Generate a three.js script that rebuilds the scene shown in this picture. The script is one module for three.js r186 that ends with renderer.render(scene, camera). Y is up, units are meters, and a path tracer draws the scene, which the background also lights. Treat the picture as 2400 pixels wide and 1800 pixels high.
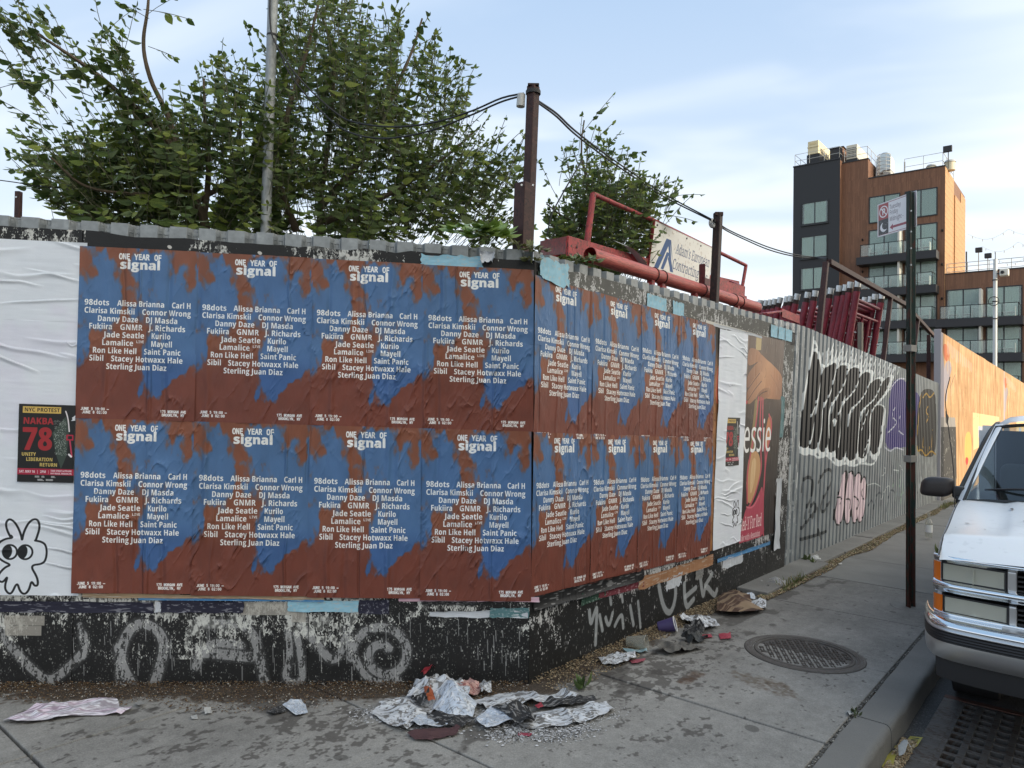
import * as THREE from 'three';
import { mergeGeometries, toCreasedNormals } from 'three/addons/utils/BufferGeometryUtils.js';
import { RoundedBoxGeometry } from 'three/addons/geometries/RoundedBoxGeometry.js';

// ------------------------------------------------------------------ camera, sky, sun, exposure
const scene = new THREE.Scene();
const F = 1664, CX = 1200, CY = 900;                     // lens of a 2400 x 1800 picture
const PITCH = Math.atan(28 / F), ROLL = 0.015, EYE = 1.61, GRADE = 0.027;
const camera = new THREE.PerspectiveCamera(2 * Math.atan(900 / F) * 180 / Math.PI, 4 / 3, 0.05, 2500);
camera.rotation.order = 'YXZ';
camera.position.set(0, EYE, 0);
camera.rotation.set(PITCH, 0, ROLL);
const renderer = new THREE.WebGLRenderer({ antialias: true });
renderer.toneMapping = THREE.LinearToneMapping;
renderer.toneMappingExposure = 1.85;
renderer.shadowMap.enabled = true;

// street frame: a runs along the street away from the camera, b across it towards the road, y up (0 = pavement at the corner)
const Dl = Math.hypot(0.637, 0.771), DX = 0.637 / Dl, DZ = 0.771 / Dl, C0 = [0.11, 4.0];
const TH = Math.atan2(DZ, DX);
const AB = (a, b, y = 0) => new THREE.Vector3(C0[0] + DX * a + DZ * b, -GRADE * a + y, -(C0[1] + DZ * a - DX * b));
const LLX = 2.40 / Math.hypot(2.40, 0.21), LLZ = 0.21 / Math.hypot(2.40, 0.21);   // left wall runs this way to the corner
const THL = Math.atan2(LLZ, LLX), GL = GRADE * (LLX * DX + LLZ * DZ);
const LW = (x, y, out = 0) => new THREE.Vector3(C0[0] + LLX * x + LLZ * out, y - GL * x, -(C0[1] + LLZ * x - LLX * out));
const aOf = (X, Z) => (X - C0[0]) * DX + (Z - C0[1]) * DZ, bOf = (X, Z) => (X - C0[0]) * DZ - (Z - C0[1]) * DX;
const groundY = (X, Zw) => -GRADE * aOf(X, -Zw);

function ray(px, py) {                                    // direction of a picture point: X right, Y up, Z forward
  let x = (px - CX) / F, y = -(py - CY) / F;
  const c = Math.cos(ROLL), s = Math.sin(ROLL), cp = Math.cos(PITCH), sp = Math.sin(PITCH);
  [x, y] = [c * x - s * y, s * x + c * y];
  return [x, y * cp + sp, cp - y * sp];
}
const K = 2400 / 2212;
function onB(px, py, b0 = 0) {                            // where that line meets the upright plane b = b0: [a, height above the pavement]
  const r = ray(px, py), t = (b0 + C0[0] * DZ - C0[1] * DX) / (r[0] * DZ - r[2] * DX), X = r[0] * t, Z = r[2] * t, a = aOf(X, Z);
  return [a, EYE + r[1] * t + GRADE * a];
}
function onA(px, py, a0) {                                // the plane a = a0: [b, height]
  const r = ray(px, py), t = (a0 + C0[0] * DX + C0[1] * DZ) / (r[0] * DX + r[2] * DZ), X = r[0] * t, Z = r[2] * t;
  return [bOf(X, Z), EYE + r[1] * t + GRADE * a0];
}
function onL(px, py, out = 0) {                           // left wall: [x (negative leftwards of the corner), height]
  const r = ray(px, py), nx = LLZ, nz = -LLX;             // outward normal in X, Z
  const t = (C0[0] * nx + C0[1] * nz + out) / (r[0] * nx + r[2] * nz), X = r[0] * t, Z = r[2] * t, x = (X - C0[0]) * LLX + (Z - C0[1]) * LLZ;
  return [x, EYE + r[1] * t + GL * x];
}
function onG(px, py, up = 0) {                            // the pavement (or a level above it): [a, b]
  const r = ray(px, py), t = (-(EYE - up) + GRADE * (C0[0] * DX + C0[1] * DZ)) / (r[1] + GRADE * (r[0] * DX + r[2] * DZ));
  return [aOf(r[0] * t, r[2] * t), bOf(r[0] * t, r[2] * t)];
}
// the street fence leans out a little: further between 3 m and 8 m from the corner
const lean = (a) => 0.10 * (a < 4.6 ? Math.pow(Math.max(a, 0) / 4.6, 1.4) : 1 - 0.75 * Math.min(1, (a - 4.6) / 8));
function onW(px, py, out = 0) { let r = onB(px, py, out); for (let i = 0; i < 6; i++) r = onB(px, py, out + lean(r[0]) * r[1] / 2.4); return r; }
const RW = (s, y, out = 0) => AB(s, out + lean(s) * y / 2.4, y);
function atDepth(px, py, Z) { const r = ray(px, py), t = Z / r[2]; return new THREE.Vector3(r[0] * t, EYE + r[1] * t, -Z); }

// ------------------------------------------------------------------ noise
const rng = (seed) => () => { seed = (seed + 0x6d2b79f5) | 0; let t = Math.imul(seed ^ (seed >>> 15), 1 | seed); t = (t + Math.imul(t ^ (t >>> 7), 61 | t)) ^ t; return ((t ^ (t >>> 14)) >>> 0) / 4294967296; };
function h2(x, y, s) { let n = Math.imul(x, 374761393) ^ Math.imul(y, 668265263) ^ Math.imul(s, 1274126177); n = Math.imul(n ^ (n >>> 13), 1103515245); return ((n ^ (n >>> 16)) >>> 0) / 4294967296; }
function vn(x, y, s = 0) {
  const i = Math.floor(x), j = Math.floor(y); let u = x - i, v = y - j; u = u * u * (3 - 2 * u); v = v * v * (3 - 2 * v);
  const a = h2(i, j, s), b = h2(i + 1, j, s), c = h2(i, j + 1, s), d = h2(i + 1, j + 1, s);
  return a + (b - a) * u + (c - a) * v + (a - b - c + d) * u * v;
}
function fbm(x, y, o = 4, s = 0) { let r = 0, a = 0.5, t = 0; for (let i = 0; i < o; i++) { r += a * vn(x, y, s + i * 17); t += a; a *= 0.5; x = x * 2.03 + 7.1; y = y * 2.03 + 3.7; } return r / t; }
const ridge = (x, y, o, s) => { let r = 0, a = 0.5, t = 0; for (let i = 0; i < o; i++) { r += a * (1 - Math.abs(2 * vn(x, y, s + i * 31) - 1)); t += a; a *= 0.5; x = x * 2.1 + 1.7; y = y * 2.1 + 9.2; } return r / t; };
const clamp = (x, a = 0, b = 1) => Math.min(b, Math.max(a, x)), sst = (x, a, b) => { const t = clamp((x - a) / (b - a)); return t * t * (3 - 2 * t); }, mix = (a, b, t) => a + (b - a) * t;

// ------------------------------------------------------------------ sky
const sunF = 0.16, sunE = 0.195;                          // azimuth from straight across the street, elevation (radians)
const SUN = new THREE.Vector3(DZ * Math.cos(sunF) + DX * Math.sin(sunF), Math.tan(sunE), -(-DX * Math.cos(sunF) + DZ * Math.sin(sunF))).normalize();
{
  const W = 2048, H = 1024, d = new Float32Array(W * H * 4);
  for (let j = 0; j < H; j++) {
    const el = ((j + 0.5) / H - 0.5) * Math.PI, y = Math.sin(el);
    for (let i = 0; i < W; i++) {
      const az = ((i + 0.5) / W - 0.5) * 2 * Math.PI, x = Math.cos(az) * Math.cos(el), z = Math.sin(az) * Math.cos(el), o = (j * W + i) * 4;
      const yy = Math.max(y, 0), t = Math.pow(yy, 0.62);
      let r = mix(0.64, 0.23, sst(t, 0.02, 0.88)), g = mix(0.70, 0.345, sst(t, 0.02, 0.88)), b = mix(0.735, 0.49, sst(t, 0, 1));
      const cs = Math.max(0, x * SUN.x + y * SUN.y + z * SUN.z);
      if (y > 0) {
        const k = 1 / (y + 0.12), px = x * k * 2.0, pz = z * k * 2.0;
        // long wisps drawn out across the view
        const wx = px * 0.9 + pz * 0.35, wz = pz * 1.0 - px * 0.35, warp = fbm(wx * 0.6, wz * 0.6, 3, 5) * 2.2;
        const n = fbm(wx * 0.45 + warp, wz * 1.7 + warp * 0.6, 5, 11), big = fbm(px * 0.35 + 4, pz * 0.35, 3, 23);
        let c = sst(n * 0.75 + big * 0.45, 0.50, 0.86) * 0.36 * sst(y, 0.0, 0.05) * (1 - 0.6 * sst(y, 0.2, 0.6));
        r = mix(r, 0.86, c); g = mix(g, 0.86, c); b = mix(b, 0.85, c);
      }
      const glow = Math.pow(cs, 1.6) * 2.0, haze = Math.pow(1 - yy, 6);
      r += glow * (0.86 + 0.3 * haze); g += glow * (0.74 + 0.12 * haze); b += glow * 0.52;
      if (y < 0) { r = 0.16; g = 0.155; b = 0.15; }
      const L = 0.9; d[o] = r * L; d[o + 1] = g * L; d[o + 2] = b * L; d[o + 3] = 1;
    }
  }
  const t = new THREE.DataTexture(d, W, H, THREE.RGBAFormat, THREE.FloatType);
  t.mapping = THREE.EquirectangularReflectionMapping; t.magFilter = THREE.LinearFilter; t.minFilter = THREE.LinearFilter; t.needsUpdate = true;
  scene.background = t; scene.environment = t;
}
const sun = new THREE.DirectionalLight(new THREE.Color(1, 0.85, 0.63), 2.1);
sun.position.copy(SUN).multiplyScalar(120).add(new THREE.Vector3(15, 0, -25)); sun.target.position.set(15, 0, -25);
sun.castShadow = true; sun.shadow.mapSize.set(4096, 4096); sun.shadow.bias = -0.0005;
Object.assign(sun.shadow.camera, { left: -70, right: 70, top: 60, bottom: -30, near: 1, far: 300 });
scene.add(sun, sun.target);

// ------------------------------------------------------------------ scene helpers
const used = new Map();
function numbered(name) { const n = used.get(name) ?? 0; used.set(name, n + 1); return n ? name + '_' + String(n).padStart(3, '0') : name; }
function tag(o, label, category, group) { o.userData.label = label; o.userData.category = category; if (group) o.userData.group = group; return o; }
function shade(o) { o.traverse((c) => { if (c.isMesh) { c.castShadow = true; c.receiveShadow = true; } }); return o; }
function thing(name, label, category, pos = [0, 0, 0], turn = 0, group) {
  const o = new THREE.Group(); o.name = numbered(name); o.position.set(...(pos.isVector3 ? pos.toArray() : pos)); o.rotation.y = turn; scene.add(o);
  if (label) tag(o, label, category, group); return o;
}
function mesh(name, geo, material, parent = scene) {
  const g = Array.isArray(geo) ? merge(geo) : geo, m = new THREE.Mesh(g, material);
  m.name = parent === scene ? numbered(name) : name; m.castShadow = true; m.receiveShadow = true; parent.add(m); return m;
}
const stuff = (o) => { o.userData.kind = 'stuff'; return o; };
const struct = (o) => { o.userData.kind = 'structure'; return o; };
function merge(list) {
  list = list.map((g) => (g.index ? g.toNonIndexed() : g));
  const keys = ['position', 'normal', 'uv'];
  for (const g of list) {
    for (const k of Object.keys(g.attributes)) if (!keys.includes(k)) g.deleteAttribute(k);
    if (!g.attributes.normal) g.computeVertexNormals();
    if (!g.attributes.uv) g.setAttribute('uv', new THREE.BufferAttribute(new Float32Array(g.attributes.position.count * 2), 2));
  }
  return list.length === 1 ? list[0] : mergeGeometries(list);
}
const V = (x, y, z) => new THREE.Vector3(x, y, z);
// box from corner to corner, uv in metres
function bx(x0, x1, y0, y1, z0, z1) {
  const g = new THREE.BoxGeometry(Math.abs(x1 - x0), Math.abs(y1 - y0), Math.abs(z1 - z0)); metreUV(g);
  g.translate((x0 + x1) / 2, (y0 + y1) / 2, (z0 + z1) / 2); return g;
}
function rbx(x0, x1, y0, y1, z0, z1, r = 0.006, s = 2) {
  const g = new RoundedBoxGeometry(Math.abs(x1 - x0), Math.abs(y1 - y0), Math.abs(z1 - z0), s, r); metreUV(g);
  g.translate((x0 + x1) / 2, (y0 + y1) / 2, (z0 + z1) / 2); return g;
}
function metreUV(g) {                                      // box projection
  const p = g.attributes.position, n = g.attributes.normal, uv = new Float32Array(p.count * 2);
  for (let i = 0; i < p.count; i++) {
    const ax = Math.abs(n.getX(i)), ay = Math.abs(n.getY(i)), az = Math.abs(n.getZ(i));
    if (ax >= ay && ax >= az) { uv[2 * i] = p.getZ(i); uv[2 * i + 1] = p.getY(i); } else if (ay >= az) { uv[2 * i] = p.getX(i); uv[2 * i + 1] = p.getZ(i); } else { uv[2 * i] = p.getX(i); uv[2 * i + 1] = p.getY(i); }
  }
  g.setAttribute('uv', new THREE.BufferAttribute(uv, 2)); return g;
}
// straight bar between two points: round (n sides) or square section
function bar(p, q, r, n = 10, r2 = r) {
  const d = q.clone().sub(p), L = d.length(), g = new THREE.CylinderGeometry(r2, r, L, n, 1);
  const uv = g.attributes.uv; for (let i = 0; i < uv.count; i++) uv.setXY(i, uv.getX(i) * r * 6.28, uv.getY(i) * L);
  g.applyQuaternion(new THREE.Quaternion().setFromUnitVectors(V(0, 1, 0), d.normalize())); g.translate(...p.clone().add(q).multiplyScalar(0.5).toArray()); return g;
}
function beam(p, q, w, h, up = V(0, 1, 0), r = 0) {        // rectangular section: w across, h along up
  const d = q.clone().sub(p), L = d.length(), z = d.clone().normalize(), x = up.clone().cross(z).normalize(), y = z.clone().cross(x);
  const g = r ? new RoundedBoxGeometry(w, h, L, 2, r) : new THREE.BoxGeometry(w, h, L); metreUV(g);
  g.applyMatrix4(new THREE.Matrix4().makeBasis(x, y, z).setPosition(p.clone().add(q).multiplyScalar(0.5))); return g;
}
function tube(points, r, n = 8, seg) { return new THREE.TubeGeometry(new THREE.CatmullRomCurve3(points), seg ?? points.length * 6, r, n); }
// sheet from a function (u, v) -> Vector3, with uv given or 0..1
function sheet(nu, nv, f, uvf) {
  const P = new Float32Array((nu + 1) * (nv + 1) * 3), T = new Float32Array((nu + 1) * (nv + 1) * 2), I = [];
  for (let j = 0, k = 0; j <= nv; j++) for (let i = 0; i <= nu; i++, k++) {
    const p = f(i / nu, j / nv), t = uvf ? uvf(i / nu, j / nv) : [i / nu, j / nv]; P.set([p.x, p.y, p.z], k * 3); T.set(t, k * 2);
    if (i < nu && j < nv) { const a = k, b = k + 1, c = k + nu + 1, d = c + 1; I.push(a, b, d, a, d, c); }
  }
  const g = new THREE.BufferGeometry(); g.setAttribute('position', new THREE.BufferAttribute(P, 3)); g.setAttribute('uv', new THREE.BufferAttribute(T, 2)); g.setIndex(I); g.computeVertexNormals(); return g;
}

// ------------------------------------------------------------------ textures
function canvasTex(w, h, draw, { srgb = true, repeat } = {}) {
  const c = document.createElement('canvas'); c.width = w; c.height = h; draw(c.getContext('2d'), w, h);
  const t = new THREE.CanvasTexture(c); if (srgb) t.colorSpace = THREE.SRGBColorSpace;
  if (repeat) { t.wrapS = t.wrapT = THREE.RepeatWrapping; t.repeat.set(...repeat); }
  t.magFilter = THREE.LinearFilter; return t;
}
// every pixel from a function (x, y) -> [r, g, b] 0..255 (y downwards)
function paint(ctx, w, h, f) {
  const im = ctx.createImageData(w, h), d = im.data;
  for (let y = 0, o = 0; y < h; y++) for (let x = 0; x < w; x++, o += 4) { const c = f(x, y); d[o] = c[0]; d[o + 1] = c[1]; d[o + 2] = c[2]; d[o + 3] = c[3] ?? 255; }
  ctx.putImageData(im, 0, 0);
}
function layer(ctx, w, h, f) {                            // paints f over what is there, by its alpha (0..1)
  const im = ctx.getImageData(0, 0, w, h), d = im.data;
  for (let y = 0, o = 0; y < h; y++) for (let x = 0; x < w; x++, o += 4) { const c = f(x, y, d[o], d[o + 1], d[o + 2]); if (!c) continue; const a = c[3]; d[o] = mix(d[o], c[0], a); d[o + 1] = mix(d[o + 1], c[1], a); d[o + 2] = mix(d[o + 2], c[2], a); }
  ctx.putImageData(im, 0, 0);
}
function tileable(w, h, f) { return (x, y) => { const u = x / w, v = y / h, a = f(x, y), b = f(x - w, y), c = f(x, y - h), e = f(x - w, y - h); const m = [0, 1, 2].map((k) => mix(mix(a[k], b[k], u), mix(c[k], e[k], u), v)); return m; }; }
const M = (color, rough = 0.8, o = {}) => new THREE.MeshStandardMaterial({ color: Array.isArray(color) ? new THREE.Color().setRGB(...color) : new THREE.Color(color), roughness: rough, side: THREE.DoubleSide, ...o });
const grainTex = canvasTex(512, 512, (c, w, h) => paint(c, w, h, tileable(w, h, (x, y) => { const v = 215 + 40 * (fbm(x / 40, y / 40, 4, 3) - 0.5) + 34 * (h2(x & 511, y & 511, 9) - 0.5); return [v, v, v]; })), { repeat: [1.2, 1.2] });
const fineBump = canvasTex(512, 512, (c, w, h) => paint(c, w, h, tileable(w, h, (x, y) => { const v = 255 * (0.55 * fbm(x / 9, y / 9, 4, 41) + 0.45 * h2(x & 511, y & 511, 4)); return [v, v, v]; })), { srgb: false, repeat: [2, 2] });

// ------------------------------------------------------------------ printed and painted surfaces
const SANS = 'sans-serif', MONO = 'monospace', SERIF = 'serif';
function fit(ctx, text, x0, x1, base, size, font = 'bold', fam = SANS, stroke = 0) {   // text squeezed to run from x0 to x1
  ctx.save(); ctx.font = `${font} ${size}px ${fam}`; const w = ctx.measureText(text).width; ctx.translate(x0, base); ctx.scale((x1 - x0) / w, 1);
  ctx.textAlign = 'left'; ctx.textBaseline = 'alphabetic'; ctx.fillText(text, 0, 0);
  if (stroke) { ctx.lineWidth = stroke; ctx.lineJoin = 'round'; ctx.strokeStyle = ctx.fillStyle; ctx.strokeText(text, 0, 0); } ctx.restore();
}
function stroke(ctx, pts, width, color, { soft = 0, alpha = 1, smooth = true, close = false } = {}) {
  const path = () => {
    ctx.beginPath(); ctx.moveTo(...pts[0]);
    if (!smooth) pts.slice(1).forEach((p) => ctx.lineTo(...p));
    else { for (let i = 1; i < pts.length - 1; i++) ctx.quadraticCurveTo(...pts[i], (pts[i][0] + pts[i + 1][0]) / 2, (pts[i][1] + pts[i + 1][1]) / 2); ctx.lineTo(...pts[pts.length - 1]); }
    if (close) ctx.closePath(); ctx.stroke();
  };
  ctx.save(); ctx.lineCap = ctx.lineJoin = 'round'; ctx.strokeStyle = color;
  for (let k = soft; k >= 0; k--) { ctx.globalAlpha = alpha * (soft ? (k === 0 ? 0.85 : 0.4 / (soft + 1)) : 1); ctx.lineWidth = width * (1 + 0.22 * k); path(); }
  ctx.restore();
}
function poly(ctx, pts, fill, smooth = false) {
  ctx.beginPath();
  if (!smooth) pts.forEach((p, i) => (i ? ctx.lineTo(...p) : ctx.moveTo(...p)));
  else { const n = pts.length, m = (i) => [(pts[i % n][0] + pts[(i + 1) % n][0]) / 2, (pts[i % n][1] + pts[(i + 1) % n][1]) / 2]; ctx.moveTo(...m(n - 1)); for (let i = 0; i < n; i++) ctx.quadraticCurveTo(...pts[i], ...m(i)); }
  ctx.closePath(); ctx.fillStyle = fill; ctx.fill();
}
function specks(ctx, w, h, n, seed, f) { const r = rng(seed); for (let i = 0; i < n; i++) f(r, r() * w, r() * h); }

// the gig poster: blue over brown, white lettering
const gigTex = canvasTex(800, 1200, (ctx, w, h) => {
  const blobs = [ // x, y, rx, ry, weight (plus is brown)
    [0.05, 0.10, 0.09, 0.07, 1.5], [0.12, 0.16, 0.05, 0.03, 0.8], [0.32, 0.0, 0.13, 0.10, 1.4], [0.36, 0.06, 0.05, 0.09, 0.9], [0.92, 0.02, 0.08, 0.08, 0.9], [0.93, 0.14, 0.045, 0.07, 1.6], [0.82, 0.06, 0.05, 0.07, 1.2], [0.98, 0.19, 0.03, 0.06, 0.9],
    [0.20, -0.01, 0.06, 0.03, 1.0], [0.62, -0.01, 0.30, 0.03, 1.0], [0.42, 0.20, 0.10, 0.03, 1.0], [0.40, 0.25, 0.04, 0.10, 1.0], [0.47, 0.28, 0.06, 0.04, 0.9], [0.40, 0.38, 0.05, 0.07, 1.0], [0.46, 0.48, 0.12, 0.06, 0.9], [0.12, 0.52, 0.06, 0.05, 0.6], [0.34, 0.60, 0.22, 0.13, 1.5], [0.16, 0.70, 0.12, 0.09, 1.3], [0.40, 0.76, 0.26, 0.09, 1.3],
    [0.10, 0.88, 0.25, 0.15, 2.2], [0.40, 0.95, 0.45, 0.11, 2.0], [0.85, 0.88, 0.26, 0.15, 2.2], [0.95, 0.76, 0.14, 0.05, 1.2], [0.04, 0.82, 0.07, 0.10, 1.2], [0.02, 0.62, 0.03, 0.04, 0.4], [0.97, 0.05, 0.1, 0.03, 0.8],
    [0.64, 0.72, 0.10, 0.10, -2.4], [0.70, 0.76, 0.07, 0.07, -1.2], [0.655, 0.83, 0.045, 0.06, -2.2], [0.53, 0.845, 0.035, 0.045, -2.6], [0.60, 0.88, 0.03, 0.03, -1.2], [0.86, 0.62, 0.14, 0.10, -1.5], [0.76, 0.69, 0.10, 0.06, -1.6], [0.06, 0.62, 0.05, 0.07, -1.2], [0.95, 0.36, 0.14, 0.22, -1.0], [0.2, 0.32, 0.18, 0.14, -0.9], [0.62, 0.14, 0.14, 0.12, -0.8], [0.22, 0.12, 0.07, 0.09, -1.0]];
  const cell = 4, gw = w / cell + 2, gh = h / cell + 2, field = new Float32Array(gw * gh);
  for (let j = 0; j < gh; j++) for (let i = 0; i < gw; i++) {
    const x = i * cell / w, y = j * cell / h, X = x + 0.10 * (fbm(x * 14, y * 12, 3, 71) - 0.5), Y = y + 0.10 * (fbm(x * 14, y * 9, 3, 72) - 0.5); let s = -0.42;
    for (const [bx0, by0, rx, ry, k] of blobs) { const q = ((X - bx0) / rx) ** 2 + ((Y - by0) / ry) ** 2; if (q < 9) s += k * Math.exp(-q); }
    field[j * gw + i] = s + 1.7 * (fbm(x * 16, y * 13, 4, 73) - 0.5) + 0.8 * (fbm(x * 42, y * 26, 3, 75) - 0.5);
  }
  paint(ctx, w, h, (px, py) => {
    const fx = px / cell, fy = py / cell, i = fx | 0, j = fy | 0, u = fx - i, v = fy - j, o = j * gw + i;
    const s = mix(mix(field[o], field[o + 1], u), mix(field[o + gw], field[o + gw + 1], u), v), t = sst(s, -0.48, 0.48), n = 1 + 0.10 * (vn(px / 60, py / 90, 5) - 0.5);
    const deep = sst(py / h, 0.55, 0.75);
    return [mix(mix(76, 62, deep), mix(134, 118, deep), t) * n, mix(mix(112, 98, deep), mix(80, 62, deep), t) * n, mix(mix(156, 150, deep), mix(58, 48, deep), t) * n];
  });
  ctx.fillStyle = '#f3f3f1';
  const X = (z) => (z - 530) / 797 * w, Y = (z) => (z - 250) / 1110 * h;
  for (const [q, a, b] of [['ONE', 792, 866], ['YEAR', 896, 998], ['OF', 1030, 1080]]) fit(ctx, q, X(a), X(b), Y(322), 52, 'bold', MONO, 3);
  fit(ctx, 'signal', X(799), X(1076), Y(384), 84, 'bold', SANS, 4);
  const rows = [[['98dots', 570, 738], ['Alissa Brianna', 787, 1108], ['Carl H', 1153, 1285]], [['Clarisa Kimskii', 570, 908], ['Connor Wrong', 955, 1285]], [['Danny Daze', 658, 932], ['DJ Masda', 980, 1198]],
    [['Fukiira', 603, 760], ['GNMR', 808, 962], ['J. Richards', 1005, 1250]], [['Jade Seatle', 703, 976], ['Kurilo', 1022, 1152]], [['Lamalice', 690, 902], ['Mayell', 1020, 1165]], [['Ron Like Hell', 630, 927], ['Saint Panic', 975, 1222]],
    [['Sibil', 610, 708], ['Stacey Hotwaxx Hale', 753, 1238]], [['Sterling Juan Diaz', 722, 1130]]];
  rows.forEach((row, k) => row.forEach(([t, a, b]) => fit(ctx, t, X(a), X(b), Y(628 + 51.2 * k), Y(301) - Y(250), 'bold', SANS)));
  fit(ctx, 'LIVE', X(920), X(975), Y(862), Y(272) - Y(250), 'bold', MONO);
  fit(ctx, 'JUNE 5 19:00 —', X(567), X(750), Y(1305), Y(274) - Y(250), 'bold', MONO, 1.5); fit(ctx, 'JUNE 8 02:00', X(577), X(737), Y(1327), Y(274) - Y(250), 'bold', MONO, 1.5);
  fit(ctx, '175 MORGAN AVE', X(1092), X(1268), Y(1309), Y(274) - Y(250), 'bold', MONO, 1.5); fit(ctx, 'BROOKLYN, NY', X(1104), X(1257), Y(1331), Y(274) - Y(250), 'bold', MONO, 1.5);
});

// relief of pasted paper: 2.5 m x 1.9 m of folds
const foldBump = canvasTex(2000, 1520, (ctx, w, h) => {
  const r = rng(7), folds = [];
  for (let i = 0; i < 26; i++) folds.push({ x: r() * 2.5, w: 0.004 + 0.008 * r(), k: (r() < 0.6 ? 1 : -1) * (0.4 + 0.7 * r()), s: (r() * 900) | 0, sway: 0.03 * r() });
  paint(ctx, w, h, (px, py) => {
    const x = px / 800, y = py / 800; let v = 0.5 + 0.06 * (fbm(x * 6, y * 2.5, 3, 90) - 0.5);
    for (const f of folds) { const fx = f.x + f.sway * (vn(y * 2.2, f.s) - 0.5) + 0.012 * (vn(y * 9, f.s + 3) - 0.5), q = Math.abs(x - fx) / f.w; if (q < 4) v += 0.26 * f.k * Math.exp(-q * q * 0.7) * sst(vn(y * 3.1, f.s + 9), 0.25, 0.75); }
    const top = sst(1 - ((py / 760) % 1), 0.45, 0.95), a = 0.55 + 0.5 * top, u1 = x * 0.8 + y * 0.45, v1 = y * 0.7 - x * 0.55;
    const m = sst(fbm(x * 2.2, y * 2.2, 3, 33), 0.42, 0.62);
    v += a * (0.05 + 0.12 * m) * Math.pow(ridge(u1 * 16, v1 * 7, 3, 51), 7) * 3.2 + 0.05 * (fbm(x * 60, y * 22, 2, 66) - 0.5);
    v = 255 * clamp(v); return [v, v, v];
  });
}, { srgb: false, repeat: [1 / 2.5, 1 / 1.9] });
foldBump.channel = 1;
// sideways ripples of the big white sheets
const rippleBump = canvasTex(1024, 1536, (ctx, w, h) => {
  const r = rng(19), rip = [];
  for (let i = 0; i < 60; i++) rip.push({ x: r() * 1.1 - 0.1, y: r() * 1.9, L: 0.12 + 0.4 * r(), k: 0.35 + 0.65 * r(), w: 0.004 + 0.007 * r(), sl: (r() - 0.35) * 0.5, s: (r() * 999) | 0 });
  paint(ctx, w, h, (px, py) => {
    const x = px / 1000, y = py / 800; let v = 0.35 + 0.10 * (fbm(x * 7, y * 7, 3, 14) - 0.5);
    for (const f of rip) { const u = (x - f.x) / f.L; if (u < 0 || u > 1) continue; const fy = f.y + f.sl * u * f.L + 0.03 * (vn(u * 3, f.s) - 0.5), q = (y - fy) / f.w; if (q > -3 && q < 6) v += 0.42 * f.k * Math.sin(Math.PI * u) * Math.exp(-(q > 0 ? q * q * 0.25 : q * q * 1.6)); }
    v += 0.05 * (fbm(x * 8, y * 46, 2, 15) - 0.5); v = 255 * clamp(v); return [v, v, v];
  });
}, { srgb: false, repeat: [1 / 1.02, 1 / 1.92] });
rippleBump.channel = 1;

function rabbit(ctx, x, y, s, wide = 1, lw = 5) {          // a plain marker doodle of a long-eared animal
  const P = (pts) => pts.map(([u, v]) => [x + u * s * wide, y + v * s]), o = { smooth: true };
  stroke(ctx, P([[-0.28, 0.30], [-0.38, 0.12], [-0.32, -0.02], [-0.20, 0.05], [-0.10, 0.25], [-0.08, 0.38], [-0.06, 0.22], [0.04, 0.02], [0.17, -0.02], [0.22, 0.12], [0.17, 0.30], [0.15, 0.36]]), lw, '#15161a', o);
  stroke(ctx, P([[-0.27, 0.28], [-0.22, 0.32], [-0.36, 0.33], [-0.50, 0.42], [-0.52, 0.62], [-0.40, 0.72], [-0.25, 0.78], [-0.36, 0.82], [-0.48, 0.96], [-0.46, 1.06], [-0.38, 1.08], [-0.30, 0.96], [-0.36, 1.16], [-0.30, 1.26], [-0.22, 1.27], [-0.14, 1.06], [-0.08, 1.24], [0.0, 1.28], [0.07, 1.20], [0.10, 1.04], [0.16, 1.14], [0.22, 1.12], [0.20, 0.98], [0.06, 0.78], [0.30, 0.76], [0.36, 0.62], [0.34, 0.44], [0.26, 0.38], [0.14, 0.36]]), lw, '#15161a', o);
  for (const ex of [-0.28, -0.02]) {
    ctx.save(); ctx.lineWidth = lw * 0.9; ctx.strokeStyle = '#15161a'; ctx.beginPath(); ctx.ellipse(x + ex * s * wide, y + 0.56 * s, 0.12 * s * wide, 0.12 * s, 0, 0, 7); ctx.stroke();
    ctx.beginPath(); ctx.ellipse(x + (ex - 0.04) * s * wide, y + 0.56 * s, 0.075 * s * wide, 0.115 * s, 0.15, 0, 7); ctx.fillStyle = '#15161a'; ctx.fill(); ctx.restore();
  }
}
const paperGround = (seed, pink) => (x, y) => { const n = fbm(x / 90, y / 120, 4, seed), p = pink * sst(fbm(x / 130, y / 110, 3, seed + 9), 0.5, 0.75), f = 6 * (h2(x, y, seed) - 0.5); return [222 + 14 * n + f - 2 * p, 228 + 12 * n + f - 12 * p, 236 + 10 * n + f - 2 * p]; };
const whiteTexL = canvasTex(720, 1200, (ctx, w, h) => { paint(ctx, w, h, paperGround(3, 0.4)); const a = onL(38 * K, 1120 * K), b = onL(38 * K, 1280 * K); const U = (x) => (x + 3.6) / (3.6 - 2.395) * w, Y = (y) => (2.345 - y) / (2.345 - 0.475) * h; rabbit(ctx, U(a[0]) + 36, Y(a[1]), (Y(b[1]) - Y(a[1])) / 1.27, 0.95 * (w / 1.205) / (h / 1.87), 6.5); });
const whiteTexR = canvasTex(360, 1200, (ctx, w, h) => { paint(ctx, w, h, paperGround(13, 0.2)); rabbit(ctx, w * 0.80, h * 0.80, 112, 0.95, 6); });

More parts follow.
